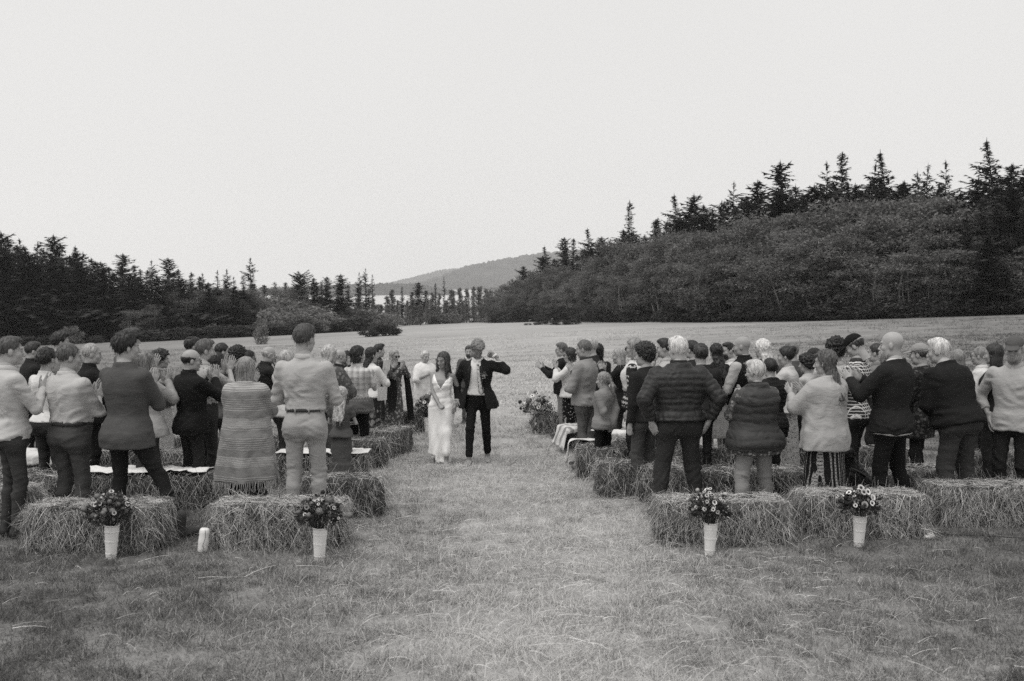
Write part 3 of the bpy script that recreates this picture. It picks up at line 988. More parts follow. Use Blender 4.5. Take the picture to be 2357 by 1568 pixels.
def skin(v):
    key = ('skin', v)
    if key in _MATS: return _MATS[key]
    m, ns, ls, b = base_mat('skin')
    a = node(ns, 'ShaderNodeAttribute', attribute_name='tint')
    tc = node(ns, 'ShaderNodeTexCoord')
    nz = node(ns, 'ShaderNodeTexNoise', Scale=28.0, Detail=4.0); ls.new(tc.outputs['Object'], nz.inputs['Vector'])
    k = math_n(ns, ls, 'MULTIPLY', a.outputs['Fac'], math_n(ns, ls, 'MULTIPLY_ADD', nz.outputs['Fac'], 0.3, 0.85))
    rgb = node(ns, 'ShaderNodeRGB'); rgb.outputs[0].default_value = tone(v)
    ls.new(scale_color(ns, ls, rgb.outputs[0], k), b.inputs['Base Color'])
    b.inputs['Roughness'].default_value = 0.5
    b.inputs['Specular IOR Level'].default_value = 0.4
    bp = node(ns, 'ShaderNodeBump', Strength=0.15, Distance=0.003)
    ls.new(nz.outputs['Fac'], bp.inputs['Height']); ls.new(bp.outputs[0], b.inputs['Normal'])
    _MATS[key] = m
    return m


def hair_mat(v):
    key = ('hair', v)
    if key in _MATS: return _MATS[key]
    m, ns, ls, b = base_mat('hair')
    tc = node(ns, 'ShaderNodeTexCoord')
    mp = node(ns, 'ShaderNodeMapping'); mp.inputs['Scale'].default_value = (1, 1, 0.14)
    ls.new(tc.outputs['Object'], mp.inputs['Vector'])
    nz = node(ns, 'ShaderNodeTexNoise', Scale=120.0, Detail=3.0, Distortion=0.6); ls.new(mp.outputs[0], nz.inputs['Vector'])
    n2 = node(ns, 'ShaderNodeTexNoise', Scale=34.0, Detail=2.0, Distortion=0.8); ls.new(mp.outputs[0], n2.inputs['Vector'])
    f = math_n(ns, ls, 'MULTIPLY_ADD', n2.outputs['Fac'], 0.5, math_n(ns, ls, 'MULTIPLY', nz.outputs['Fac'], 0.5))
    col = ramp(ns, ls, f, [(0.36, v * 0.55), (0.5, v), (0.64, v * 1.5 + 0.004)])
    ls.new(col, b.inputs['Base Color'])
    b.inputs['Roughness'].default_value = 0.45
    b.inputs['Specular IOR Level'].default_value = 0.35
    bp = node(ns, 'ShaderNodeBump', Strength=0.7, Distance=0.004)
    ls.new(f, bp.inputs['Height']); ls.new(bp.outputs[0], b.inputs['Normal'])
    _MATS[key] = m
    return m


LEATHER = plain_mat('dark_leather', 0.025, 0.5, 0.3, 40, 0.2, 0.4)
BLACK_PLASTIC = plain_mat('black_plastic', 0.012, 0.3, 0.1, 40, 0.0, 0.5)
WHITE_PAPER = plain_mat('white_paper', 0.72, 0.8, 0.05, 20, 0.0, 0.2)

# ------------------------------------------------------------------ heads, hands, feet (built once, re-used as arrays)
_heads = {}


def head_arrays(kind, cell):
    key = (kind, cell)
    if key in _heads: return _heads[key]
    fem = kind != 'male'
    jw = {'male': 1.06, 'female': 0.92, 'child': 0.90}[kind]

    def fn(P):
        P = P.copy(); P[:, 0] = np.abs(P[:, 0])
        d = ell(P, (0, -.014, .034), (.076, .098, .089))
        d = smin(d, ell(P, (0, .026, -.036), (.060 * jw, .064, .078)), .03)
        d = smin(d, ell(P, (.040 * jw, .012, -.078), (.022, .034, .026)), .03)
        d = smin(d, ell(P, (0, .068, -.100), (.022 * jw, .020, .017)), .03)
        d = smin(d, ell(P, (.040, .056, -.030), (.024, .024, .022)), .02)
        d = smin(d, rcone(P, (.012, .086, .024), (.040, .074, .026), .010, .008), .014)
        d = smax(d, -ell(P, (.031, .104, .000), (.017, .020, .012)), .014)
        d = smin(d, ell(P, (.031, .077, -.001), (.013, .012, .011)), .006)
        d = smin(d, rcone(P, (0, .088, .006), (0, .113, -.036), .007, .012), .014)
        d = smin(d, ell(P, (.012, .101, -.040), (.009, .010, .008)), .006)
        d = smin(d, ell(P, (0, .089, -.063), (.022, .011, .006)), .006)
        d = smin(d, ell(P, (0, .087, -.073), (.019, .012, .007)), .006)
        d = smin(d, ell(P, (.078, -.010, -.010), (.010, .020, .032)), .006)
        d = smin(d, rcone(P, (0, -.022, -.04), (0, -.030, -.20), .056 if not fem else .047, .058 if not fem else .050), .03)
        return d
    V, Q = mesh_sdf(fn, (-.11, -.135, -.19), (.11, .145, .145), cell, 1, .4)
    t = np.ones(len(V))
    ax = np.abs(V[:, 0])
    eye = (((ax - .031) / .0145) ** 2 + ((V[:, 2] + .001) / .0075) ** 2 < 1) & (V[:, 1] > .05)
    brow = (((ax - .032) / .019) ** 2 + ((V[:, 2] - .0235 + .25 * np.abs(ax - .03)) / .006) ** 2 < 1) & (V[:, 1] > .05)
    lip = ((V[:, 0] / .023) ** 2 + ((V[:, 2] + .068) / .0095) ** 2 < 1) & (V[:, 1] > .06)
    t[brow] = .45; t[eye] = .22; t[lip] = .62
    _heads[key] = (V, Q, t)
    return _heads[key]


_hands = {}


def hand_arrays(pose, cell):
    """Left hand: thumb +X, fingers +Y, back +Z, wrist at the origin."""
    key = (pose, cell)
    if key in _hands: return _hands[key]
    bend = {'flat': (0.10, 0.12, 0.10), 'relaxed': (0.35, 0.45, 0.35), 'fist': (1.35, 1.5, 1.1), 'curl': (0.7, 0.8, 0.6)}[pose]
    chains = []
    for x, L, fan, b in [(.031, .070, .10, .9), (.011, .079, .02, 1.0), (-.010, .074, -.05, 1.06), (-.029, .057, -.14, 1.15)]:
        p = np.array([x, .086 - abs(x) * .15, .001]); ang = 0.0
        pts = [p]
        for seg, f in enumerate((.46, .31, .25)):
            ang += bend[seg] * b
            dirv = np.array([math.sin(fan) * math.cos(ang), math.cos(fan) * math.cos(ang), -math.sin(ang)])
            pts.append(pts[-1] + dirv * L * f)
        chains.append((pts, (.0093, .0084, .0076, .0066)))
    if pose == 'fist':
        th = [np.array([.026, .022, -.006]), np.array([.046, .052, -.020]), np.array([.030, .078, -.036]), np.array([.010, .082, -.040])]
    else:
        k = {'flat': 0.0, 'relaxed': .5, 'curl': .8}[pose]
        th = [np.array([.024, .018, -.004]), np.array([.050, .044, -.010 - .008 * k]), np.array([.064 - .012 * k, .074, -.014 - .02 * k]), np.array([.068 - .02 * k, .096, -.016 - .03 * k])]
    chains.append((th, (.0135, .0115, .0095, .0075)))

    def fn(P):
        d = ell(P, (.000, .050, .000), (.043, .056, .0165))
        d = smin(d, ell(P, (.022, .030, -.006), (.020, .030, .015)), .01)
        d = smin(d, rcone(P, (0, -.035, 0), (0, .015, 0), .0255, .027), .02)
        for pts, rr in chains:
            f = None
            for i in range(3):
                c = rcone(P, pts[i], pts[i + 1], rr[i], rr[i + 1])
                f = c if f is None else np.minimum(f, c)
            d = smin(d, f, .006)
        return d
    V, Q = mesh_sdf(fn, (-.075, -.065, -.075), (.09, .19, .035), cell, 1, .3)
    _hands[key] = (V, Q)
    return _hands[key]


_shoes = {}


def shoe_arrays(kind, cell=.019):
    if kind in _shoes: return _shoes[kind]
    def fn(P):
        d = rcone(P, (0, -.045, .035), (.004, .085, .032), .040, .044)
        d = smin(d, ell(P, (.004, .145, .026), (.043, .070, .030)), .04)
        d = smin(d, rcone(P, (0, -.03, .05), (0, -.02, .12 if kind != 'boot' else .19), .042, .042 if kind != 'boot' else .05), .03)
        if kind == 'bare':
            d = smin(d, ell(P, (-.012, .19, .014), (.017, .028, .014)), .015)
            d = d + .006
        return np.maximum(d, -P[:, 2])
    V, Q = mesh_sdf(fn, (-.07, -.11, -.02), (.07, .24, .26), cell, 1, .4)
    _shoes[kind] = (V, Q)
    return _shoes[kind]


# ------------------------------------------------------------------ hair, beards, hats
_hair = {}


def hair_arrays(style, cell, seed=0):
    key = (style, cell, seed)
    if key in _hair: return _hair[key]

    def hairline(P, d, k=.010, lift=0.0):
        zl = np.interp(P[:, 1], [-.13, -.06, -.03, .004, .030, .052, .085, .12], [-.075, -.068, -.02, -.012 + lift, .018 + lift, .058 + lift, .086 + lift, .10 + lift]).astype(np.float32)
        return smax(d, zl - P[:, 2], k)

    def cap(P, t, up=0.0):
        return ell(P, (0, -.016, .036 + up), (.077 + t, .099 + t, .090 + t))

    def curtain(P, z0, a0, a1, b0, b1, y0, y1, front, n=2.0):
        zs = np.array([z0, z0 * .5, -.02, .05]); A = np.array([a1, (a0 + a1) / 2 + .004, a0, a0 - .006]); B = np.array([b1, (b0 + b1) / 2, b0, b0])
        d = loft(P, zs, A, B, np.array([y1, (y0 + y1) / 2, y0, y0]), n, (.035, 9, seed * 1.3, .0, z0))
        fr = np.interp(P[:, 2], [z0, -.06, .0, .06], [front[1], front[0], front[0], .05]).astype(np.float32)
        return smax(d, P[:, 1] - fr, .012)

    amp, wave = .0026, .032
    aniso = (1, 1, .35)
    lo, hi = [-.15, -.2, -.16], [.15, .15, .19]
    if style == 'short':
        fn = lambda P: hairline(P, smin(cap(P, .007), ell(P, (0, .012, .092), (.068, .082, .043)), .02))
    elif style == 'quiff':
        fn = lambda P: hairline(P, smin(cap(P, .006), ell(P, (0, .040, .108), (.060, .058, .034)), .02))
    elif style == 'crew':
        fn = lambda P: hairline(P, smin(cap(P, .003), ell(P, (0, .012, .098), (.060, .080, .034)), .015), .006)
    elif style == 'thick':
        fn = lambda P: hairline(P, smin(cap(P, .016), ell(P, (0, .015, .098), (.075, .092, .050)), .02), .012); amp = .006
    elif style == 'thin':
        fn = lambda P: hairline(P, smax(cap(P, .006), -ell(P, (0, .085, .125), (.050, .060, .05)), .01), .008); amp = .003
    elif style == 'fringe':
        fn = lambda P: smax(hairline(P, cap(P, .007)), P[:, 2] - np.interp(P[:, 1], [-.12, -.06, .04], [.040, .045, .035]).astype(np.float32), .012)
    elif style == 'curly':
        fn = lambda P: hairline(P, smin(cap(P, .026, .008), ell(P, (0, -.055, -.015), (.082, .062, .075)), .03), .015); amp = .012; wave = .030; aniso = (1, 1, 1)
    elif style == 'bob':
        fn = lambda P: smin(hairline(P, cap(P, .012)), curtain(P, -.145, .090, .098, .078, .070, -.026, -.026, (.028, .030)), .015); lo[2] = -.19
    elif style == 'long':
        fn = lambda P: smin(hairline(P, cap(P, .012)), curtain(P, -.38, .088, .080, .066, .040, -.034, -.150, (.022, -.05)), .02); lo[2] = -.43; lo[1] = -.27; amp = .006
    elif style == 'longfront':
        def fn(P):
            d = smin(hairline(P, cap(P, .011)), curtain(P, -.30, .084, .085, .066, .045, -.034, -.075, (.020, -.02)), .02)
            for sg in (-1, 1):
                d = smin(d, rcone(P, (sg * .080, .030, .02), (sg * .088, .045, -.14), .018, .024), .02)
                d = smin(d, rcone(P, (sg * .088, .045, -.14), (sg * .080, .075, -.27), .024, .010), .02)
            return d
        lo[2] = -.35; amp = .006
    elif style == 'bun':
        fn = lambda P: smin(hairline(P, cap(P, .010)), ell(P, (0, -.100, .092), (.046, .046, .042)), .015)
    elif style == 'updo':
        fn = lambda P: smin(hairline(P, cap(P, .012)), ell(P, (0, -.110, .0), (.055, .040, .055)), .03); amp = .006
    elif style == 'pony':
        def fn(P):
            d = smin(hairline(P, cap(P, .009)), ell(P, (0, -.118, .005), (.026, .024, .026)), .012)
            d = smin(d, rcone(P, (0, -.125, .0), (0, -.155, -.10), .022, .036), .015)
            return smin(d, rcone(P, (0, -.155, -.10), (.01, -.135, -.30), .036, .012), .02)
        lo[1] = -.23; lo[2] = -.34; amp = .005
    elif style == 'shag':
        fn = lambda P: smin(hairline(P, cap(P, .016)), curtain(P, -.10, .088, .088, .074, .070, -.028, -.04, (.016, .0)), .02); amp = .007
    elif style == 'beard':
        def fn(P):
            d = ell(P, (0, .036, -.072), (.064, .069, .060))
            d = smax(d, P[:, 2] + .040 - .55 * np.maximum(np.abs(P[:, 0]) - .02, 0), .008)
            return smax(d, .012 - P[:, 1], .01)
        lo[2] = -.16; amp = .002
    elif style == 'longbeard':
        def fn(P):
            d = ell(P, (0, .038, -.078), (.066, .072, .064))
            d = smin(d, ell(P, (0, .078, -.125), (.042, .036, .060)), .03)
            d = smax(d, P[:, 2] + .040 - .55 * np.maximum(np.abs(P[:, 0]) - .02, 0), .008)
            return smax(d, .010 - P[:, 1], .01)
        lo[2] = -.22; amp = .004
    elif style == 'cap':
        def fn(P):
            d = np.maximum(ell(P, (0, -.012, .045), (.085, .106, .089)), .043 - .12 * P[:, 1] - P[:, 2])
            Pb = P.copy(); Pb[:, 2] = Pb[:, 2] - .040 + .25 * (Pb[:, 1] - .09) + 2.2 * Pb[:, 0] ** 2
            br = ell(Pb, (0, .100, 0), (.072, .085, .0075))
            return smin(d, br, .006)
        hi[1] = .22; amp = .0012; wave = .06; aniso = (1, 1, 1)
    elif style == 'kippah':
        fn = lambda P: np.maximum(ell(P, (0, -.02, .048), (.084, .106, .092)), .105 - P[:, 2]); amp = 0
    V, Q = mesh_sdf(fn, lo, hi, cell, 1, .45)
    if amp:
        N = normals(V, Q)
        V = V + N * (amp * vnoise(V, seed + 3, wave, 5, aniso) + amp * .4 * vnoise(V, seed + 4, wave * .45, 5, aniso))[:, None]
    if style not in ('cap', 'kippah'):
        g = rng(seed + 77)
        N = normals(V, Q)
        long_ = style in ('long', 'longfront', 'bob', 'pony', 'shag')
        n = {'beard': 160, 'longbeard': 260, 'fringe': 160}.get(style, 520 if not long_ else 620)
        if cell > .0095: n = int(n * .4)
        ii = g.integers(0, len(V), n)
        p = V[ii]; nn = N[ii]
        ok = nn[:, 1] < .93
        p, nn = p[ok], nn[ok]; n = len(p)
        flow = p - np.array([.01, -.045, .135])
        flow = flow / (np.linalg.norm(flow, axis=1, keepdims=True) + 1e-6) + np.array([0, 0, -.55])
        if 'beard' in style: flow = np.array([0, .25, -1.0]) + 0 * p
        if style == 'curly': flow = g.standard_normal((n, 3))
        flow = flow + g.normal(0, .28, (n, 3))
        flow = flow - nn * (flow * nn).sum(1, keepdims=True); flow /= np.linalg.norm(flow, axis=1, keepdims=True) + 1e-9
        L = g.uniform(.4, 1.2, n) * (.085 if long_ else .038)
        lift = g.uniform(.02, .22, n) * (1.0 if not long_ else .6)
        t = np.linspace(0, 1, 4)[None, :, None]
        P = p[:, None] + nn[:, None] * (.0008 + lift[:, None, None] * L[:, None, None] * t) + flow[:, None] * L[:, None, None] * t
        P[:, :, 2] -= (t[:, :, 0] ** 2) * L[:, None] * .25
        sd = np.cross(flow, nn); sd /= np.linalg.norm(sd, axis=1, keepdims=True) + 1e-9
        tp_ = np.linspace(1, .3, 4)[None, :, None]
        w_ = g.uniform(.0012, .0026, n)[:, None, None] * tp_
        A_ = P - sd[:, None] * w_; B_ = P + sd[:, None] * w_
        Vs = np.stack([A_, B_], 2).reshape(n, 8, 3)
        q = np.array([[2 * i, 2 * i + 1, 2 * i + 3, 2 * i + 2] for i in range(3)]).reshape(1, -1)
        Qs = ((np.arange(n) * 8)[:, None] + q).reshape(-1, 4)
        V, Q = np.concatenate([V, Vs.reshape(-1, 3)]), np.concatenate([Q, Qs + len(V)])
    _hair[key] = (V, Q)
    return _hair[key]


# ------------------------------------------------------------------ one person
ZS = np.array([.38, .42, .46, .49, .52, .56, .60, .64, .68, .72, .755, .78, .80, .815, .83, .845, .862])
MA = np.array([.092, .093, .094, .095, .093, .087, .082, .086, .094, .101, .104, .101, .092, .076, .050, .0345, .031])
MB = np.array([.064, .066, .070, .073, .073, .066, .061, .062, .066, .069, .069, .065, .057, .048, .038, .031, .029])
MY = np.array([0, 0, -.003, -.007, -.007, 0, .003, .003, .001, -.002, -.005, -.007, -.009, -.011, -.012, -.012, -.012])
FA = np.array([.094, .096, .099, .101, .098, .085, .074, .075, .081, .088, .091, .088, .079, .063, .042, .030, .027])
FB = np.array([.066, .070, .075, .078, .076, .064, .055, .057, .063, .071, .070, .061, .052, .043, .033, .027, .025])
FY = np.array([0, 0, -.004, -.009, -.009, 0, .003, .004, .006, .008, .003, -.005, -.009, -.011, -.012, -.012, -.012])
TRB = np.interp(ZS, [.44, .475, .50, .53], [.5, .68, .90, 1.0])


def back_shape(Pt, d, H, k=1.0):
    """Shoulder blades, the hollow of the spine and the seat, added to a trunk distance field."""
    x = Pt[:, 0] / H; z = Pt[:, 2] / H
    back = np.clip(-Pt[:, 1] / (.03 * H), 0, 1)
    blade = np.exp(-((np.abs(x) - .046) / .026) ** 2 - ((z - .735) / .040) ** 2)
    spine = np.exp(-(x / .017) ** 2) * np.exp(-((z - .675) / .085) ** 2)
    lum = np.exp(-((z - .605) / .035) ** 2)
    chest = np.clip(Pt[:, 1] / (.03 * H), 0, 1) * np.exp(-((np.abs(x) - .045) / .035) ** 2 - ((z - .735) / .035) ** 2)
    return d - k * H * (back * (.0065 * blade - .006 * spine - .006 * lum) + .004 * chest).astype(np.float32)


def seat(Pt, d, H, w, e):
    for sg in (-1, 1):
        d = smin(d, ell(Pt, (sg * .043 * H * w, -.031 * H, .500 * H), ((.046 * w) * H + e, .044 * H + e, .056 * H + e)), .05)
    return d


def ik(S, T, a, b, pole):
    D = T - S; L = np.linalg.norm(D); n = D / (L + 1e-9)
    L = min(L, (a + b) * .995); T = S + n * L
    x = (a * a - b * b + L * L) / (2 * L); hh = math.sqrt(max(a * a - x * x, 0))
    p = np.asarray(pole, float) - n * np.dot(pole, n); p /= np.linalg.norm(p) + 1e-9
    return S + n * x + p * hh, T


def unit(v):
    v = np.asarray(v, float); return v / (np.linalg.norm(v) + 1e-9)


def rot_z(a):
    c, s = math.cos(a), math.sin(a); return np.array([[c, -s, 0], [s, c, 0], [0, 0, 1]])


def rot_x(a):
    c, s = math.cos(a), math.sin(a); return np.array([[1, 0, 0], [0, c, -s], [0, s, c]])


def rot_y(a):
    c, s = math.cos(a), math.sin(a); return np.array([[c, 0, s], [0, 1, 0], [-s, 0, c]])


def arm_preset(name, g):
    """wrist (x for the right side, y, z as a share of height), pole, finger direction, back-of-hand direction, hand pose"""
    j = lambda s=.012: g.normal(0, s)
    if name == 'clap':
        z = .725 + g.uniform(-.02, .03)
        gap = g.uniform(.022, .055)
        return dict(x=gap, y=.27 + j(), z=z, pole=(.75, -.25, -1), f=(-.02, .55, .85), b=(1, -.1 + j(.1), 0), pose='flat')
    if name == 'clap_high':
        return dict(x=.035, y=.27 + j(), z=.80, pole=(.8, .1, -1), f=(0, .35, .95), b=(1, 0, 0), pose='flat')
    if name == 'clap_wide':
        return dict(x=.10, y=.36, z=.735, pole=(.8, -.2, -1), f=(-.25, .75, .6), b=(.9, -.2, -.2), pose='flat')
    if name == 'face':
        return dict(x=.035, y=.155, z=.835, pole=(.9, .2, -1), f=(-.05, .10, 1), b=(.9, .3, 0), pose='flat')
    if name == 'hold':
        return dict(x=.055, y=.235, z=.615, pole=(1, -.5, -.6), f=(-.8, .45, .05), b=(.3, .8, .3), pose='curl')
    if name == 'chest':
        return dict(x=.06, y=.19, z=.70, pole=(1, -.1, -.9), f=(-.7, .25, .5), b=(.5, .8, 0), pose='curl')
    if name == 'hips':
        return dict(x=.235, y=-.05, z=.548, pole=(1, -.75, .1), f=(-.40, .05, -1), b=(.75, -.65, 0), pose='relaxed')
    if name == 'behind':
        return dict(x=.06, y=-.165, z=.50, pole=(1, -.8, 0), f=(-.75, -.1, -.5), b=(.1, -1, .2), pose='relaxed')
    if name == 'pocket':
        return dict(x=.20, y=.03, z=.535, pole=(1, -.8, 0), f=(-.1, .15, -1), b=(1, 0, 0), pose='relaxed')
    return dict(x=.235, y=.03 + j(.02), z=.475 + j(.006), pole=(.6, -1, 0), f=(-.05, .15, -1), b=(1, .1, 0), pose='relaxed')


_pn = 0


def person(px, ytop, d, face, label, sex='m', w=1.0, lean=0, tilt=0, hyaw=0, hpitch=4, arms='clap', hair='short', ht=.05, beard=None, hat=None, hat_t=.03,
           glasses=None, top=None, over=None, bottom=None, legs=None, skin_v=.34, belly=0.0, group='wedding guests standing among the bales', child=False, h=None, extra=None,
           shoes='shoe', shoe_t=None, bare=False, armL=None, armR=None, hands=True, roll=0):
    global _pn
    _pn += 1
    g = rng(5000 + _pn * 17)
    # hidden, distant figures need fewer facets
    cg = float(np.clip(d * .00132, .0132, .0240))
    ch = .0072 if d < 11.8 else (.0088 if d < 15.5 else .0105)
    if 14.2 < d < 14.35: ch = .0075
    chand = .0060 if d < 12 else .0074
    P0 = at(px, ytop, d)
    zg = gzf(P0.x, d)
    target = P0.z - zg
    az = math.atan2(-P0.x, d)
    rz = R(face) + az
    lean_r, tilt_r = R(lean), R(tilt)
    M = rot_x(-lean_r) @ rot_y(tilt_r)
    fixed = h is not None
    H = h or target
    for _ in range(4):
        hip = np.array([0, 0, .52 * H])
        hs = (H / 1.75) ** (0.75 if not child else .35) * (1.0 if not child else .93)
        headc = hip + M @ (np.array([0, .004 * H, H - .128 * hs]) - hip) + np.array([0, .012, 0])
        topz = headc[2] + .128 * hs + (.008 if hair not in (None, 'fringe') else 0)
        if fixed: break
        H *= target / topz
    off = rot_z(rz) @ np.array([headc[0], headc[1], 0])
    root = empty('person', (P0.x - off[0], d - off[1], gzf(P0.x - off[0], d - off[1])), rz)
    tag(root, label, 'person', group)
    fem = sex == 'f'
    A0, B0, Y0 = (FA, FB, FY) if fem else (MA, MB, MY)
    bell = np.exp(-((ZS - .60) / .075) ** 2) * belly
    A = (A0 * w + bell * .55) * H; B = (B0 * (w * .85 + .15) + bell) * H; Y = (Y0 + bell * .45) * H
    Zs = ZS * H
    toT = lambda P: (P - hip.astype(np.float32)) @ M.astype(np.float32) + hip.astype(np.float32)   # world -> torso frame (M is a rotation)
    T = lambda p: hip + M @ (np.asarray(p, float) - hip)
    ws = (.106 if not fem else .093) * H * (.45 + .55 * w)
    s175 = H / 1.75
    # --- arms
    joints = []
    la, lf = .170 * H, .150 * H
    for sg, ov in ((-1, armL), (1, armR)):
        p = dict(arm_preset(arms, g))
        if isinstance(ov, str): p = dict(arm_preset(ov, g))
        elif ov: p.update(ov)
        S = T((sg * ws, -.008 * H, .792 * H))
        W = T((sg * p['x'] * s175, p['y'] * s175 * (1 + belly * 4), p['z'] * H)) if not p.get('abs') else np.array([sg * p['x'], p['y'], p['z']])
        pole = np.array([sg * p['pole'][0], p['pole'][1], p['pole'][2]])
        E, W = ik(S, W, la, lf, pole)
        f = unit([sg * p['f'][0], p['f'][1], p['f'][2]]); bk = np.array([sg * p['b'][0], p['b'][1], p['b'][2]], float)
        bk = unit(bk - f * np.dot(bk, f))
        joints.append(dict(sg=sg, S=S, E=E, W=W, f=f, b=bk, pose=p['pose']))
    # --- legs
    lg = dict(stance=.105, step=g.uniform(-.05, .05), bend=0.0); lg.update(legs or {})
    leg = []
    for sg in (-1, 1):
        hj = np.array([sg * .050 * H * (.6 + .4 * w), -.002 * H, .50 * H])
        fx, fy = lg.get('L' if sg < 0 else 'R', (sg * lg['stance'] * (.5 + .5 * w), sg * lg['step']))
        an = np.array([fx, fy - .02, .075 * s175 + lg.get('lift' + ('L' if sg < 0 else 'R'), 0)])
        dl = np.linalg.norm(an - hj) * (1.004 + lg['bend'])
        K, an = ik(hj, an, .485 * dl, .515 * dl, (sg * .12, 1, 0))
        leg.append(dict(sg=sg, H=hj, K=K, A=an))
    sk = skin(skin_v)
    # --- body: one mesh - head, neck, trunk, limbs, hands
    body = Geo()
    hV, hQ, hT = head_arrays('child' if child else ('female' if fem else 'male'), ch)
    RH = rot_z(R(hyaw)) @ rot_x(-R(hpitch)) @ rot_y(R(roll))
    hx = lambda V: (V * hs) @ RH.T + headc
    body.add(hx(hV), hQ, None, hT)
    bs = 1.0 if bare else .90
    bkind0 = (bottom or {}).get('kind', 'trousers')
    neck_b = T((0, -.014 * H, .80 * H)); neck_t = headc + RH @ np.array([0, -.022, -.05]) * hs

    def body_fn(P):
        Pt = toT(P)
        dd = np.maximum(loft(Pt, Zs, A * bs, B * TRB * bs, Y, 2.2), .475 * H - Pt[:, 2])
        dd = smin(dd, rcone(P, neck_b, neck_t, .058 * hs if not fem else .052 * hs, .050 * hs if not fem else .042 * hs), .05 * hs)
        for J in joints:
            k = 1.0 if bare else .92
            fk = .88 if fem else 1.0
            dd = smin(dd, rcone(P, J['S'], J['E'], .050 * k * s175 * fk * (.5 + .5 * w), .039 * k * s175 * fk), .03)
            dd = smin(dd, rcone(P, J['E'], J['W'], .039 * s175 * fk, .026 * s175), .01)
        for Lg in leg:
            kl = .84 if bkind0 == 'trousers' and not bare else 1.0
            dd = smin(dd, rcone(P, Lg['H'], Lg['K'], .073 * kl * s175, .050 * kl * s175), .02)
            calf = Lg['K'] + (Lg['A'] - Lg['K']) * .3
            dd = smin(dd, rcone(P, Lg['K'], calf, .049 * kl * s175, .052 * kl * s175), .02)
            dd = smin(dd, rcone(P, calf, Lg['A'], .050 * kl * s175, .034 * s175), .02)
        return dd
    allj = np.array([J[k] for J in joints for k in 'SEW'] + [Lg[k] for Lg in leg for k in 'HKA'] + [neck_t, hip])
    lo = allj.min(0) - .2 * s175; hi = allj.max(0) + .2 * s175
    lo[2] = -.03; hi[2] = neck_t[2] + .02
    bV, bQ = mesh_sdf(body_fn, lo, hi, .0125 if bare else (.017 if (bottom or {}).get('kind') == 'shorts' or (top or {}).get('sleeve', 2) < 1.5 else .026), 1, .4)
    body.add(bV, bQ)
    if hands:
        for J in joints:
            V, Q = hand_arrays(J['pose'], chand)
            th = np.cross(J['f'], J['b']) if J['sg'] < 0 else np.cross(J['b'], J['f'])
            sc = s175 * (.93 if fem else 1.03)
            if child: sc *= 1.1
            Wv = (V[:, :1] * th + V[:, 1:2] * J['f'] + V[:, 2:] * J['b']) * sc + J['W'] - J['f'] * .004
            det = np.dot(np.cross(th, J['f']), J['b'])
            body.add(Wv, Q if det > 0 else Q[:, ::-1], None, .95)
    if shoes == 'bare':
        V, Q = shoe_arrays('bare', .011)
        for Lg in leg:
            yaw = -Lg['sg'] * .14
            body.add((V * s175) @ rot_z(yaw).T + np.array([Lg['A'][0], Lg['A'][1] + .02, Lg['A'][2] - .075 * s175]), Q)
    body.build('body', sk, root)
    # --- shoes
    if shoes in ('shoe', 'boot'):
        V, Q = shoe_arrays(shoes)
        for Lg in leg:
            yaw = -Lg['sg'] * .16
            mk('shoe', (V * s175 * (.92 if fem else 1.05)) @ rot_z(yaw).T + np.array([Lg['A'][0], Lg['A'][1] + .02, Lg['A'][2] - .075 * s175]), Q, None,
               plain_mat('shoe_%.2f' % shoe_t, shoe_t, .6, .2, 30, .2) if shoe_t else LEATHER, root)

    seed = _pn * 31

    def finish(V, Q, amp, wave=.10, an=(.42, .42, 1.6)):
        if np.any(amp):
            N = normals(V, Q)
            R1 = rot_y(.55 + .25 * math.sin(seed)); R2 = rot_y(-.45 - .3 * math.cos(seed))
            n1 = vnoise(V @ R1.T, seed, wave * 1.35, 3, an); n2 = vnoise(V @ R2.T, seed + 1, wave, 3, an)
            m1 = np.clip(.5 + .8 * vnoise(V, seed + 2, .34, 3), 0, 1.1); m2 = np.clip(.4 - .8 * vnoise(V, seed + 5, .30, 3), 0, 1.1)
            sharp = lambda n: np.abs(np.clip(n, -1.2, 1.2)) ** 1.4 * np.sign(n)
            V = V + N * np.maximum(np.asarray(amp) * (m1 * sharp(n1) + .8 * m2 * sharp(n2)), -.0055)[:, None]
        return V, Q

    # --- lower garment
    bt = dict(kind='trousers', v=.05, e=.010, fit=1.0); bt.update(bottom or {})
    bkind = bt['kind']
    if bkind in ('trousers', 'shorts'):
        fit = bt['fit']
        stop = bt.get('stop', .045 if bkind == 'trousers' else .27) * H

        def tr_fn(P):
            Pt = toT(P)
            dd = back_shape(Pt, loft(Pt, Zs, A + bt['e'], B * TRB + bt['e'], Y, 2.3), H, .9)
            dd = seat(Pt, dd, H, w, bt['e'])
            dd = np.maximum(smax(dd, .45 * H - Pt[:, 2], .06), Pt[:, 2] - .602 * H)
            ll = None
            for Lg in leg:
                th_r = (.083 * (.55 + .45 * w) * (1 + .12 * (fit - 1))) * s175
                c = rcone(P, Lg['H'] + [0, -.002, .0], Lg['K'], th_r, .058 * fit * s175 * (.8 + .2 * w))
                lowr = Lg['A'] + (Lg['K'] - Lg['A']) * .08
                c = smin(c, rcone(P, Lg['K'], Lg['K'] + (lowr - Lg['K']) * .3 + np.array([0, -.012, 0]), .058 * fit * s175 * (.8 + .2 * w), .057 * fit * s175), .02)
                c = smin(c, rcone(P, Lg['K'] + (lowr - Lg['K']) * .3 + np.array([0, -.012, 0]), lowr, .056 * fit * s175, .047 * fit * s175), .02)
                c = smin(c, dd, .07)
                ll = c if ll is None else smin(ll, c, .012)
            dd = smin(ll, dd, .01)
            return smax(dd, stop - P[:, 2], .006)
        lj = np.array([Lg[k] for Lg in leg for k in 'HKA'])
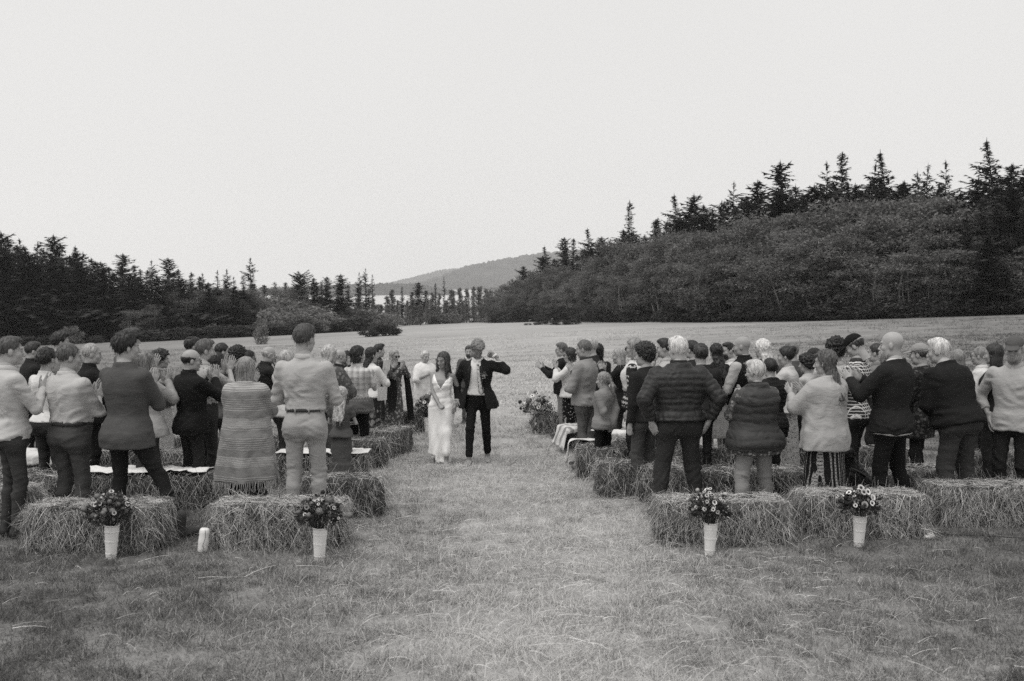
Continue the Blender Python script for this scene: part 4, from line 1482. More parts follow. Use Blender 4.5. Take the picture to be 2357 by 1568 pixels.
        lo = np.minimum(lj.min(0) - .14 * s175, [-A.max() - .05, Y.min() - B.max() - .05, 0]); hi = np.maximum(lj.max(0) + .14 * s175, [A.max() + .05, Y.max() + B.max() + .06, 0])
        wz = T((0, 0, .61 * H)); lo[2] = max(stop - .03, 0); hi[2] = wz[2] + .04
        lo = lo - abs(math.sin(lean_r)) * .1; hi = hi + abs(math.sin(lean_r)) * .1; lo[2] = max(stop - .03, 0)
        V, Q = mesh_sdf(tr_fn, lo, hi, cg * (1.0 if d < 12 else 1.4), 1)
        km = np.zeros(len(V))
        for Lg in leg:
            km = np.maximum(km, np.exp(-((V[:, 2] - Lg['K'][2]) / .11) ** 2)); km = np.maximum(km, 1.25 * np.exp(-((V[:, 2] - .10) / .13) ** 2))
        km = np.maximum(km, .8 * np.exp(-((V[:, 2] - .45 * H) / .06) ** 2))
        V, Q = finish(V, Q, .0034 + .0066 * km, .085, (.40, .40, 1.4))
        trs = mk('shorts' if bkind == 'shorts' else 'trousers', V, Q, None, cloth(bt['v'], bt.get('pat'), bt.get('v2'), grain=bt.get('grain', .14)), root)
        if bt.get('belt'):
            def belt_fn(P):
                Pt = toT(P)
                dd = loft(Pt, Zs, A + bt['e'] + .012, B + bt['e'] + .012, Y, 2.3)
                return np.maximum(dd, np.abs(Pt[:, 2] - .592 * H) - .017)
            V, Q = mesh_sdf(belt_fn, (-A.max() - .06, -B.max() - .08, .55 * H), (A.max() + .06, B.max() + .12, .64 * H), .010, 1, .3)
            blt = mk('belt', V, Q, None, LEATHER, root)
            for a in (-2.5, -1.9, -1.2, -.5, .6, 1.3, 2.0):
                aw = float(np.interp(.592, ZS, A / 1)) + .026; bw = float(np.interp(.592, ZS, B)) + .026
                c = np.array([aw * math.cos(a), bw * math.sin(a) + float(np.interp(.592, ZS, Y)), .592 * H])
                Vb, Qb, Tb = tube([T(c + [0, 0, -.028]), T(c), T(c + [0, 0, .024])], .007, 4)
                mk('belt_loop', Vb, Qb, Tb, cloth(bt['v'], grain=.14), trs)
        if bt.get('pockets'):
            for sg in (-1, 1):
                px_, pz = sg * .055 * H, .508 * H
                g2 = Geo()
                pts = []
                for uu in np.linspace(-1, 1, 7):
                    x = px_ + uu * .036 * H
                    bb = float(np.interp(pz / H, ZS, B)) + bt['e'] + .008; aa = float(np.interp(pz / H, ZS, A)) + bt['e'] + .008
                    y = -bb * max(0, 1 - abs(x / aa) ** 2.3) ** (1 / 2.3) + float(np.interp(pz / H, ZS, Y))
                    pts.append(T((x, y - .012, pz + .022 * H - .006 * abs(uu))))
                g2.add(*tube(pts, .0035, 4)); g2.build('pocket_seam', cloth(bt['v'] * .75, grain=.1), trs)
    elif bkind in ('skirt', 'dress'):
        prof = bt['prof']         # list of (z, a, b) shares of height, rising
        z_ = np.array([p[0] for p in prof]) * H; a_ = np.array([p[1] for p in prof]) * H; b_ = np.array([p[2] for p in prof]) * H
        y_ = np.array([(p[3] if len(p) > 3 else 0) for p in prof]) * H
        nf, am = bt.get('folds', (11, .07))
        def sk_fn(P):
            Pt = P if bkind == 'skirt' else toT(P)
            return loft(Pt, z_, a_, b_, y_, 2.1, (am, nf, seed * .7, z_[-1] - .03 * H, z_[0]))
        lo = np.array([-a_.max() * 1.15, (y_ - b_ * 1.2).min() - .02, max(z_[0] - .03, 0)]); hi = np.array([a_.max() * 1.15, (y_ + b_ * 1.2).max() + .02, z_[-1] + .04])
        V, Q = mesh_sdf(sk_fn, lo, hi, cg, 1)
        V, Q = finish(V, Q, bt.get('amp', .004), .11, (1.2, 1.2, .45))
        mk(bkind, V, Q, None, cloth(bt['v'], bt.get('pat'), bt.get('v2'), bt.get('sc', 1.0)), root)

    # --- upper garments
    def upper(tp, layer):
        tp = dict(dict(kind='shirt', v=.5, e=.014, hem=.585, sleeve=2.0, fold=.0065, loose=1.0), **tp)
        e = tp['e']; hem = tp['hem'] * H; sl = tp['sleeve']; lo_k = tp['loose']
        flare = tp.get('flare', 0.0)
        seam_k = tp.get('anat', .5 if e > .022 else .9)
        over_tr = .014 * np.clip((.60 - ZS) / .03, 0, 1) if hem < .57 * H else 0 * ZS
        def up_fn(P):
            Pt = toT(P)
            Ae = A * lo_k + e + over_tr + flare * H * np.clip(.64 - ZS, 0, 1); Be = B * lo_k + e + over_tr + flare * H * .8 * np.clip(.64 - ZS, 0, 1)
            if tp.get('blouse'):
                bb = np.exp(-((ZS - tp['hem'] - .022) / .03) ** 2) * tp['blouse']; Ae = Ae + bb; Be = Be + bb
            dd = back_shape(Pt, loft(Pt, Zs, Ae, Be, Y, 2.3), H, seam_k)
            if hem < .57 * H: dd = seat(Pt, dd, H, w, max(e * .8, .016))
            if sl > 0:
                for J in joints:
                    up_r = (.053 * (.45 + .55 * w) * (.88 if fem else 1.0)) * s175 + e * .7
                    el = .043 * (.6 + .4 * w) * s175 + e * .6; cu = (tp.get('cuff', .031)) * s175 + e * .5
                    t1 = min(sl, 1.0)
                    Ecut = J['S'] + (J['E'] - J['S']) * t1
                    s_ = rcone(P, J['S'], Ecut, up_r, up_r + (el - up_r) * t1 if sl >= 1 else up_r * 1.02)
                    if sl <= 1:
                        ax = unit(J['E'] - J['S']); s_ = smax(s_, (P - Ecut.astype(np.float32)) @ ax.astype(np.float32), .006)
                    if sl > 1:
                        Wc = J['E'] + (J['W'] - J['E']) * min(sl - 1, 1.0)
                        rr = el + (cu - el) * min(sl - 1, 1.0)
                        f_ = rcone(P, J['E'], Wc, el, rr)
                        ax = unit(J['W'] - J['E']); f_ = smax(f_, (P - Wc.astype(np.float32)) @ ax.astype(np.float32), .006)
                        s_ = smin(s_, f_, .02)
                    dd = smin(dd, s_, .030)
            else:
                for J in joints:     # arm holes
                    dd = smax(dd, -rcone(P, J['S'] + np.array([J['sg'] * .028 * s175, 0, 0]), J['E'], .062 * s175, .060 * s175), .012)
            # neck opening
            dd = smax(dd, Pt[:, 2] - tp.get('neck', .850) * H + .25 * np.minimum(Pt[:, 1], 0.06), .006)
            hz = hem + tp.get('curve', 0) * H * np.abs(Pt[:, 0]) / (.1 * H) * .5
            dd = smax(dd, hz - Pt[:, 2], .006)
            if tp.get('open'):
                o0, o1 = tp['open']       # half gap at the hem and at the collar
                gap = np.interp(Pt[:, 2], [hem, .70 * H, .83 * H], [o0, o1, o1 * .7]).astype(np.float32)
                dd = smax(dd, np.minimum(gap - np.abs(Pt[:, 0] - tp.get('openx', 0)), Pt[:, 1] - .01), .008)
            if tp.get('vneck'):
                vz, vs = tp['vneck']
                dd = smax(dd, np.minimum((Pt[:, 2] - vz * H) * vs - np.abs(Pt[:, 0]), Pt[:, 1] - .0), .006)
            return dd
        aj = np.array([J[k] for J in joints for k in ('SEW' if sl > 1 else ('SE' if sl > 0 else 'S'))])
        tc = np.array([T((sx * A.max() * 1.15 * max(lo_k, 1), sy, zz)) for sx in (-1, 1) for sy in ((Y - B).min() - .05, (Y + B).max() + .06) for zz in (hem, .85 * H)])
        lo = np.minimum(aj.min(0) - .085 * s175 - e, tc.min(0) - e - flare * .2); hi = np.maximum(aj.max(0) + .085 * s175 + e, tc.max(0) + e + flare * .2)
        V, Q = mesh_sdf(up_fn, lo, hi, cg, 1)
        if tp.get('puff'):
            N = normals(V, Q)
            Pt = (V - hip) @ M + hip
            s_ = Pt[:, 2].copy()
            for J in joints:
                if sl <= 0: break
                for a_, b_ in ((J['S'], J['E']), (J['E'], J['W'])):
                    ax = b_ - a_; L = np.linalg.norm(ax); t = ((V - a_) @ ax) / L ** 2
                    dist = np.linalg.norm(V - a_ - np.clip(t, 0, 1)[:, None] * ax, axis=1)
                    m = (dist < .085 * s175) & (np.abs((V - J['S'])[:, 0] * 0 + 1) > 0) & (t > .12) & (t < 1.05)
                    s_[m] = (t[m] * L)
            s_ = s_ + .010 * vnoise(V, seed + 8, .30, 3) 
            ph = np.abs(np.sin(math.pi * s_ / tp['puff']))
            V = V + N * ((.0125 + .004 * vnoise(V, seed + 9, .16, 3)) * (np.sqrt(ph) - .6))[:, None]
            V, Q = finish(V, Q, .004, .07, (1, 1, 1))
        else:
            zz = (V[:, 2] / H - tp['hem']) / .10
            fm = .45 + .75 * np.exp(-((zz - .35) / .8) ** 2)
            for J in joints:
                fm = np.maximum(fm, 1.1 * np.exp(-(np.linalg.norm(V - J['E'], axis=1) / .10) ** 2)); fm = np.maximum(fm, .9 * np.exp(-(np.linalg.norm(V - J['S'] - [0, 0, -.06], axis=1) / .09) ** 2))
            V, Q = finish(V, Q, tp['fold'] * .98 * fm, tp.get('wave', .10), (.6, .6, 1.3))
        name = tp.get('name', tp['kind'])
        mt = cloth(tp['v'], tp.get('pat'), tp.get('v2'), tp.get('sc', 1.0), rough=tp.get('rough', .92), grain=tp.get('grain', .10), spec=tp.get('spec', .15))
        o = mk(name, V, Q, None, mt, root)
        if tp.get('vent'):
            def bk(x, z):
                aa = float(np.interp(z / H, ZS, A)) * lo_k + e + flare * H * max(0, .64 - z / H); bb = float(np.interp(z / H, ZS, B)) * lo_k + e + flare * H * .8 * max(0, .64 - z / H)
                bb2 = max(bb, .082 * H + e * .8 - .004) if z < .54 * H and abs(x) < .08 * H else bb
                return -bb2 * max(.02, 1 - abs(x / aa) ** 2.3) ** (1 / 2.3) + float(np.interp(z / H, ZS, Y))
            zz_ = np.linspace(hem + .006, .535 * H, 8)
            Vb, Qb, Tb = tube([T((.004, bk(.0, z) - .006, z)) for z in zz_], .0032, 4); mk('vent_seam', Vb, Qb, Tb, cloth(tp['v'] * .35), o)
        if tp.get('collar'):
            cv = tp.get('collar_v', tp['v'])
            high = tp['collar'] == 'high'
            hgt = .055 if high else .036
            prof = [(.066, -.016), (.058, hgt * .9), (.061, hgt), (.067, hgt * .75), (.082 if not high else .070, .000), (.074, -.018)]
            nseg = 26; Vc = []
            for i in range(nseg):
                a = math.pi / 2 + .22 + (2 * math.pi - .44) * i / (nseg - 1)
                drop = -.018 * max(0, math.sin(a)) - .02 * max(0, math.sin(a)) ** 6
                for r_, z in prof:
                    k = hs * (1.0 if not fem else .92)
                    Vc.append(T((math.cos(a) * (r_ + e * .4) * k, -.014 * H + math.sin(a) * (r_ + e * .4) * k * 1.02 + .012, .842 * H + (z + drop) * k)))
            m = len(prof); Qc = []
            for i in range(nseg - 1):
                for j in range(m):
                    j2 = (j + 1) % m
                    Qc.append((i * m + j, i * m + j2, (i + 1) * m + j2, (i + 1) * m + j))
            mk('collar', np.array(Vc), np.array(Qc)[:, ::-1], None, cloth(cv), o)
        return o
    tops = []
    if top: tops.append(upper(dict(top, fold=.0012, e=min(top.get('e', .014), .016)) if over and (over if isinstance(over, dict) else over[0])['kind'] not in ('vest', 'sweater_waist') else top, 0))
    for k, ov in enumerate(over if isinstance(over, list) else ([over] if over else [])):
        if ov['kind'] in ('poncho', 'shawl', 'cape'):
            prof = ov['prof']
            z_ = np.array([p[0] for p in prof]) * H; a_ = np.array([p[1] for p in prof]) * H; b_ = np.array([p[2] for p in prof]) * H
            y_ = np.array([(p[3] if len(p) > 3 else 0) for p in prof]) * H
            nf, am = ov.get('folds', (7, .06))
            def po_fn(P):
                Pt = toT(P)
                dd = loft(Pt, z_, a_, b_, y_, 2.15, (am, nf, seed * .7 + 1, z_[-1] - .08 * H, z_[0]))
                under = np.maximum(loft(Pt, Zs, A + .046, B + .046, Y, 2.4), z_[0] - Pt[:, 2])
                dd = smin(dd, under, .05)
                if ov.get('arms', True):
                    for J in joints:
                        dd = smin(dd, rcone(P, J['S'], J['E'], .086 * s175, .080 * s175), .07)
                        if ov.get('fore'): dd = smin(dd, rcone(P, J['E'], J['E'] + (J['W'] - J['E']) * ov['fore'], .06 * s175, .052 * s175), .05)
                dd = smax(dd, Pt[:, 2] - .848 * H + .25 * np.minimum(Pt[:, 1], .06), .006)
                hz = z_[0] + ov.get('slant', 0) * Pt[:, 0]
                dd = smax(dd, hz - Pt[:, 2], .006)
                if ov.get('open'):
                    gap = np.interp(Pt[:, 2], [z_[0], .80 * H], ov['open']).astype(np.float32)
                    dd = smax(dd, np.minimum(gap - np.abs(Pt[:, 0]), Pt[:, 1] - .01), .01)
                return dd
            aj = np.array([J[q] for J in joints for q in 'SE'])
            ext = np.array([[-a_.max() * 1.2, (y_ - b_ * 1.2).min(), z_[0] - .05], [a_.max() * 1.2, (y_ + b_ * 1.2).max(), .86 * H]])
            lo = np.minimum(aj.min(0) - .14, ext[0]) - .03 - abs(math.sin(lean_r)) * .12; hi = np.maximum(aj.max(0) + .14, ext[1]) + .03 + abs(math.sin(lean_r)) * .12
            lo[2] = max(ext[0][2], 0); hi[2] = max(.88 * H, aj[:, 2].max() + .1)
            V, Q = mesh_sdf(po_fn, lo, hi, cg, 1)
            V, Q = finish(V, Q, ov.get('amp', .006), .12, (1.1, 1.1, .5))
            o = mk(ov.get('name', ov['kind']), V, Q, None, cloth(ov['v'], ov.get('pat'), ov.get('v2'), ov.get('sc', 1.0), grain=.08), root)
            if ov.get('fringe'):
                fr = Geo(); n = 150
                for i in range(n):
                    th = 2 * math.pi * (i + g.random() * .6) / n
                    rr = 1 + am * (math.cos(nf * th + seed * .7 + 1 + 1.2 * math.sin(2 * th + seed * .7 + 1)) + .4 * math.cos((nf * 2 + 1) * th + 2 * (seed * .7 + 1)))
                    x = a_[0] * math.cos(th) * rr * .985; y = b_[0] * math.sin(th) * rr * .985 + y_[0]
                    z = z_[0] + ov.get('slant', 0) * x
                    L = g.uniform(.075, .115)
                    p = T((x, y, z + .012)); q = T((x * 1.01 + g.normal(0, .008), y * 1.01 + g.normal(0, .008), z - L * .5)); r_ = T((x * 1.0 + g.normal(0, .014), y + g.normal(0, .014), z - L))
                    fr.add(*tube([p, q, r_], [.0042, .0038, .003], 4, cap=False))
                tag(fr.build('fringe', cloth(ov['v2'] if ov.get('v2') else ov['v'], grain=.08), o), kind='stuff')
        else:
            tops.append(upper(ov, 1))
    # --- hair, beard, hat, glasses
    if hat == 'cap' and hair == 'short': hair = 'fringe'
    if hair:
        V, Q = hair_arrays(hair, ch * 1.15, 1 + _pn % 3)
        mk('hair', hx(V), Q, None, hair_mat(ht), root)
    if beard:
        V, Q = hair_arrays(beard, ch * 1.1, 1)
        mk('beard', hx(V), Q, None, hair_mat(ht if beard == 'beard' else max(ht, .3)), root)
    if hat:
        V, Q = hair_arrays(hat, ch, 1)
        mk('cap', hx(V), Q, None, cloth(hat_t), root)
    if glasses:
        gg = Geo()
        for sg in (-1, 1):
            a = np.linspace(0, 2 * math.pi, 13)
            ring = np.stack([sg * .034 + .023 * np.cos(a), .100 - .08 * np.abs(.012 * np.cos(a)), -.002 + .019 * np.sin(a)], 1)
            gg.add(*tube(hx(ring), .0022 * hs if glasses == 'clear' else .003 * hs, 4, cap=False))
            gg.add(*tube(hx(np.array([[sg * .057, .098, .004], [sg * .078, .06, .004], [sg * .082, -.005, .0]])), .0022 * hs, 4))
        gg.add(*tube(hx(np.array([[-.011, .103, .002], [0, .106, .005], [.011, .103, .002]])), .0022 * hs, 4))
        go = gg.build('glasses', BLACK_PLASTIC, root)
        if glasses == 'dark':
            for sg in (-1, 1):
                a = np.arange(14) * 2 * math.pi / 14
                Vf = np.stack([sg * .034 + .023 * np.cos(a), np.full(14, .1005), -.002 + .019 * np.sin(a)], 1)
                Vf = np.concatenate([Vf, Vf - [0, .003, 0], [[sg * .034, .1025, -.002]], [[sg * .034, .0965, -.002]]])
                Tf = [(28, i, (i + 1) % 14) for i in range(14)] + [(29, 14 + (i + 1) % 14, 14 + i) for i in range(14)]
                Qf = [(i, 14 + i, 14 + (i + 1) % 14, (i + 1) % 14) for i in range(14)]
                mk('lens', hx(Vf), Qf, Tf, BLACK_PLASTIC, go)
    info = dict(root=root, H=H, T=T, hx=hx, joints=joints, leg=leg, hip=hip, A=A, B=B, Y=Y, tops=tops, headc=headc, s=s175, M=M)
    return info
# ------------------------------------------------------------------ hay bales
def straw_mat(name, lo, mid, hi):
    m, ns, ls, b = base_mat(name)
    a = node(ns, 'ShaderNodeAttribute', attribute_name='tint')
    col = ramp(ns, ls, a.outputs['Fac'], [(0.0, lo), (0.5, mid), (1.0, hi)])
    ls.new(col, b.inputs['Base Color'])
    b.inputs['Roughness'].default_value = .6
    b.inputs['Specular IOR Level'].default_value = .25
    return m


STRAW = straw_mat('hay_strand', .05, .32, .78)


def bale_core_mat():
    m, ns, ls, b = base_mat('packed_hay')
    tc = node(ns, 'ShaderNodeTexCoord')
    mp = node(ns, 'ShaderNodeMapping'); mp.inputs['Scale'].default_value = (2.2, 2.2, .6)
    ls.new(tc.outputs['Object'], mp.inputs['Vector'])
    n1 = node(ns, 'ShaderNodeTexNoise', Scale=26.0, Detail=5.0, Roughness=.7, Distortion=1.0); ls.new(mp.outputs[0], n1.inputs['Vector'])
    col = ramp(ns, ls, n1.outputs['Fac'], [(.36, .02), (.5, .07), (.62, .18)])  # core coloured dark to stand in for shade between the strands
    ls.new(col, b.inputs['Base Color']); b.inputs['Roughness'].default_value = 1.0; b.inputs['Specular IOR Level'].default_value = .1
    bp = node(ns, 'ShaderNodeBump', Strength=1.0, Distance=.03); ls.new(n1.outputs['Fac'], bp.inputs['Height']); ls.new(bp.outputs[0], b.inputs['Normal'])
    return m


HAYCORE = bale_core_mat()


def ribbons(P, w, side):
    """P (n, k, 3) polylines, w (n,), side (n, 3): thin folded strips."""
    n, k, _ = P.shape
    tp = np.linspace(1, .35, k)[None, :, None]
    A = P - side[:, None, :] * (w[:, None, None] * tp); B = P + side[:, None, :] * (w[:, None, None] * tp)
    V = np.stack([A, B], 2).reshape(n, k * 2, 3)
    base = (np.arange(n) * k * 2)[:, None]
    q = np.array([[2 * i, 2 * i + 1, 2 * i + 3, 2 * i + 2] for i in range(k - 1)]).reshape(1, -1)
    Q = (base + q).reshape(-1, 4)
    return V.reshape(-1, 3), Q


def bale_mesh(seed, L=1.20, W=.50, Hh=.40, n=2600, shaggy=1.0):
    g = rng(seed)
    hx_, hy_, hz_ = L / 2, W / 2, Hh / 2
    def fn(P):
        q = np.abs(P - np.array([0, 0, hz_], np.float32)) - np.array([hx_ - .06, hy_ - .06, hz_ - .06], np.float32)
        d = np.sqrt((np.maximum(q, 0) ** 2).sum(1)) + np.minimum(q.max(1), 0) - .05 - .0 
        return d
    V, Q = mesh_sdf(fn, (-hx_ - .06, -hy_ - .06, -.05), (hx_ + .06, hy_ + .06, Hh + .06), .036, 1)
    N = normals(V, Q)
    V = V + N * (.016 * vnoise(V, seed, .45, 4) + .018 * vnoise(V, seed + 2, .22, 5) + .010 * vnoise(V, seed + 1, .08, 5))[:, None]
    V[:, 2] -= np.clip(V[:, 2], 0, 1) * .22 * (np.abs(V[:, 0]) / hx_) ** 4 * g.uniform(.5, 1.2)
    V[:, 2] -= .014 * np.cos(V[:, 0] * 2 * math.pi / (L * .5)) * (V[:, 2] > Hh * .5)
    V[:, 2] = np.maximum(V[:, 2], -.02)
    core = (V, Q)
    # strands
    area = np.array([L * W, L * Hh, L * Hh, W * Hh, W * Hh]); pr = area / area.sum()
    pr = np.array([.30, .25, .25, .10, .10])
    face = g.choice(5, n, p=pr)
    u, v = g.uniform(-1, 1, n), g.uniform(-1, 1, n)
    p = np.zeros((n, 3)); nrm = np.zeros((n, 3)); d = np.zeros((n, 3))
    ang = g.uniform(0, 2 * math.pi, n)
    for f in range(5):
        m = face == f; k = m.sum()
        if f == 0:
            p[m] = np.stack([u[m] * hx_, v[m] * hy_, np.full(k, Hh)], 1); nrm[m] = (0, 0, 1)
            d[m] = np.stack([np.cos(ang[m]), np.sin(ang[m]) * .8, g.normal(.02, .10, k)], 1)
        elif f in (1, 2):
            s = -1 if f == 1 else 1
            zz = Hh * (1 - g.random(k) ** 1.25)
            p[m] = np.stack([u[m] * hx_, np.full(k, s * hy_), zz], 1); nrm[m] = (0, s, 0)
            d[m] = np.stack([g.normal(0, .55, k), np.full(k, s * .10), -np.abs(g.normal(.8, .45, k)) * np.where(g.random(k) < .84, 1, -1)], 1)
        else:
            s = -1 if f == 3 else 1
            zz = Hh * (1 - g.random(k) ** 1.25)
            p[m] = np.stack([np.full(k, s * hx_), u[m] * hy_, zz], 1); nrm[m] = (s, 0, 0)
            d[m] = np.stack([np.full(k, s * .15), g.normal(0, .55, k), -np.abs(g.normal(.8, .45, k)) * np.where(g.random(k) < .84, 1, -1)], 1)
    d /= np.linalg.norm(d, axis=1, keepdims=True)
    Ln = g.gamma(3.0, .036, n) * (1 + .25 * (face > 0)) * shaggy
    Ln = np.clip(Ln, .03, .24)
    lift = np.where(g.random(n) < .12, g.uniform(.05, .35, n), g.uniform(.0, .10, n)) * shaggy
    p = p + nrm * g.uniform(-.006, .028, n)[:, None]
    # tufts share a direction
    tuft = vnoise(p * 1.0, seed + 9, .25, 4)
    d[:, 0] += .5 * tuft; d /= np.linalg.norm(d, axis=1, keepdims=True)
    K = 4
    t = np.linspace(0, 1, K)[None, :, None]
    P = p[:, None, :] + d[:, None, :] * Ln[:, None, None] * t + nrm[:, None, :] * (lift * Ln)[:, None, None] * t
    P[:, :, 2] -= (t[:, :, 0] ** 2) * (Ln * Ln * g.uniform(.3, 1.6, n))[:, None]
    # overhang: strands leaving the top edge bend down over the side
    over = (np.abs(P[:, :, 1]) > hy_ + .01) | (np.abs(P[:, :, 0]) > hx_ + .01)
    ex = np.maximum(np.abs(P[:, :, 1]) - hy_, 0) + np.maximum(np.abs(P[:, :, 0]) - hx_, 0)
    P[:, :, 2] -= np.where(over & (face == 0)[:, None], ex * 1.1, 0)
    P[:, :, 2] = np.maximum(P[:, :, 2], .004)
    side = np.cross(d, nrm + g.normal(0, .4, (n, 3))); side /= np.linalg.norm(side, axis=1, keepdims=True) + 1e-9
    w = g.uniform(.0007, .0019, n)
    Vs, Qs = ribbons(P, w, side)
    tint = np.clip(g.normal(.44, .30, n) + .18 * (face == 0) + .12 * tuft, 0.02, 1)  # top strands toned lighter, standing in for light from above
    tint = np.where(g.random(n) < .05, 1.0, tint)
    return core, (Vs, Qs, np.repeat(tint, K * 2))


BALES = {}


def bale(px, py_bottom, d, label, rz=0.0, kind=0, x=None, group='hay bales set out as seats', z=0.0):
    if x is None:
        x = at(px, 784, d).x
    key = kind
    if key not in BALES:
        core, st = bale_mesh(300 + kind * 7, L=1.14 if kind < 4 else 1.05, n=11000 if kind < 4 else 3200, shaggy=.68 if kind < 4 else .75)
        r = empty('hay_bale')
        mk('packed_hay', core[0], core[1], None, HAYCORE, r)
        s = mk('loose_hay', st[0], st[1], None, STRAW, r, smooth=False, attr=st[2])
        tag(s, kind='stuff')
        if kind < 4:                                   # two twines round the bale
            for yy in (-.12, .12):
                Vt, Qt, Tt = tube([[-.59, yy, .02], [-.60, yy, .2], [-.575, yy, .375], [-.3, yy, .42], [0, yy, .412], [.3, yy, .42], [.575, yy, .385], [.60, yy, .2], [.59, yy, .02]], .0035, 4)
                mk('twine', Vt, Qt, Tt, plain_mat('sisal_twine', .40, .9, .2, 60), r)
        BALES[key] = r; o = r
    else:
        o = copy_tree(BALES[key])
    slope = math.atan(.051)
    o.location = (x, d, gzf(x, d) - .012 + z)
    o.rotation_euler = (0, 0, rz)
    o.matrix_basis = Matrix.Translation(o.location) @ Matrix.Rotation(-slope, 4, 'X') @ Matrix.Rotation(rz, 4, 'Z')
    tag(o, label, 'hay bale', group)
    return o


bale(218, 0, 8.75, 'front row hay bale left of the gap, behind the leftmost flower bucket', .03, 0)
bale(640, 0, 8.85, 'front row hay bale beside the aisle on the left, white canister at its end', -.02, 1)
bale(-70, 0, 9.55, 'hay bale cut by the left photo edge, behind the leftmost flower bucket', .12, 2)
bale(1662, 0, 8.98, 'front row hay bale right of the aisle, flower bucket against its left half', .02, 2)
bale(1985, 0, 9.32, 'front row hay bale with a flower bucket before its middle, right of the aisle', -.03, 3)
bale(2282, 0, 9.85, 'hay bale at the right edge of the photo, set back from the front row', .0, 0)
rows = [
    # px, d, rz, kind, label
    (765, 10.35, .05, 4, 'second row hay bale behind the pale chinos, open end to the aisle'),
    (430, 10.75, .0, 5, 'second row hay bale behind the boots of the fleece-jacket man'),
    (275, 10.7, .04, 6, 'second row hay bale with white cloth between the jeans and the tweed blazer'),
    (95, 10.5, -.06, 7, 'second row hay bale left of the stout man, behind the front bales'),
    (-60, 10.6, .1, 5, 'second row hay bale at the far left edge'),
    (745, 12.35, .04, 5, 'third row hay bale under the long white cloth beside the aisle'),
    (480, 12.5, .0, 6, 'third row hay bale behind the striped poncho'),
    (290, 12.6, .06, 4, 'third row hay bale seen between tweed blazer and fleece jacket'),
    (110, 12.5, .0, 7, 'third row hay bale under the printed cloth on the left'),
    (800, 13.9, -.05, 7, 'fourth row hay bale at the feet of the woman in plaid'),
    (600, 14.2, .03, 4, 'fourth row hay bale mostly hidden by the striped poncho'),
    (415, 14.2, .03, 6, 'fourth row hay bale mostly hidden by the fleece jacket'),
    (893, 15.3, 1.35, 6, 'hay bale turned end-on to the aisle below the floral dress'),
    (800, 16.4, .1, 5, 'fifth row hay bale behind the black shorts'),
    (955, 18.7, .2, 4, 'far hay bale behind the left aisle bouquet'),
    (1478, 11.55, .1, 4, 'second row hay bale beside the aisle at the curly-haired boy'),
    (1590, 10.95, -.35, 6, 'hay bale behind the front row at the big man in the quilted jacket'),
    (1800, 10.9, .05, 5, 'second row hay bale between the quilted vest and the leaf-striped skirt'),
    (2110, 10.9, .45, 7, 'second row hay bale between the bearded man and the bending man'),
    (1374, 13.15, 1.5, 5, 'third row hay bale end beside the aisle below the pale fleece'),
    (1490, 14.0, .1, 6, 'third row hay bale behind the girl with the ponytail'),
    (1660, 12.9, .0, 7, 'third row hay bale below the woman in the pale skirt'),
    (1840, 12.9, .08, 4, 'third row hay bale at the floral skirt'),
    (2010, 13.0, .0, 6, 'third row hay bale behind the black dog'),
    (2285, 12.3, .06, 5, 'third row hay bale between the bending man and the capped man'),
    (1380, 15.75, .25, 4, 'fourth row hay bale under the striped blanket beside the aisle'),
    (1520, 15.8, .0, 7, 'fourth row hay bale behind the curly-haired boy'),
    (1290, 18.5, .3, 6, 'far hay bale behind the right aisle bouquet'),
]
for px, d, rz, k, lab in rows:
    bale(px, 0, d, lab, rz, k)


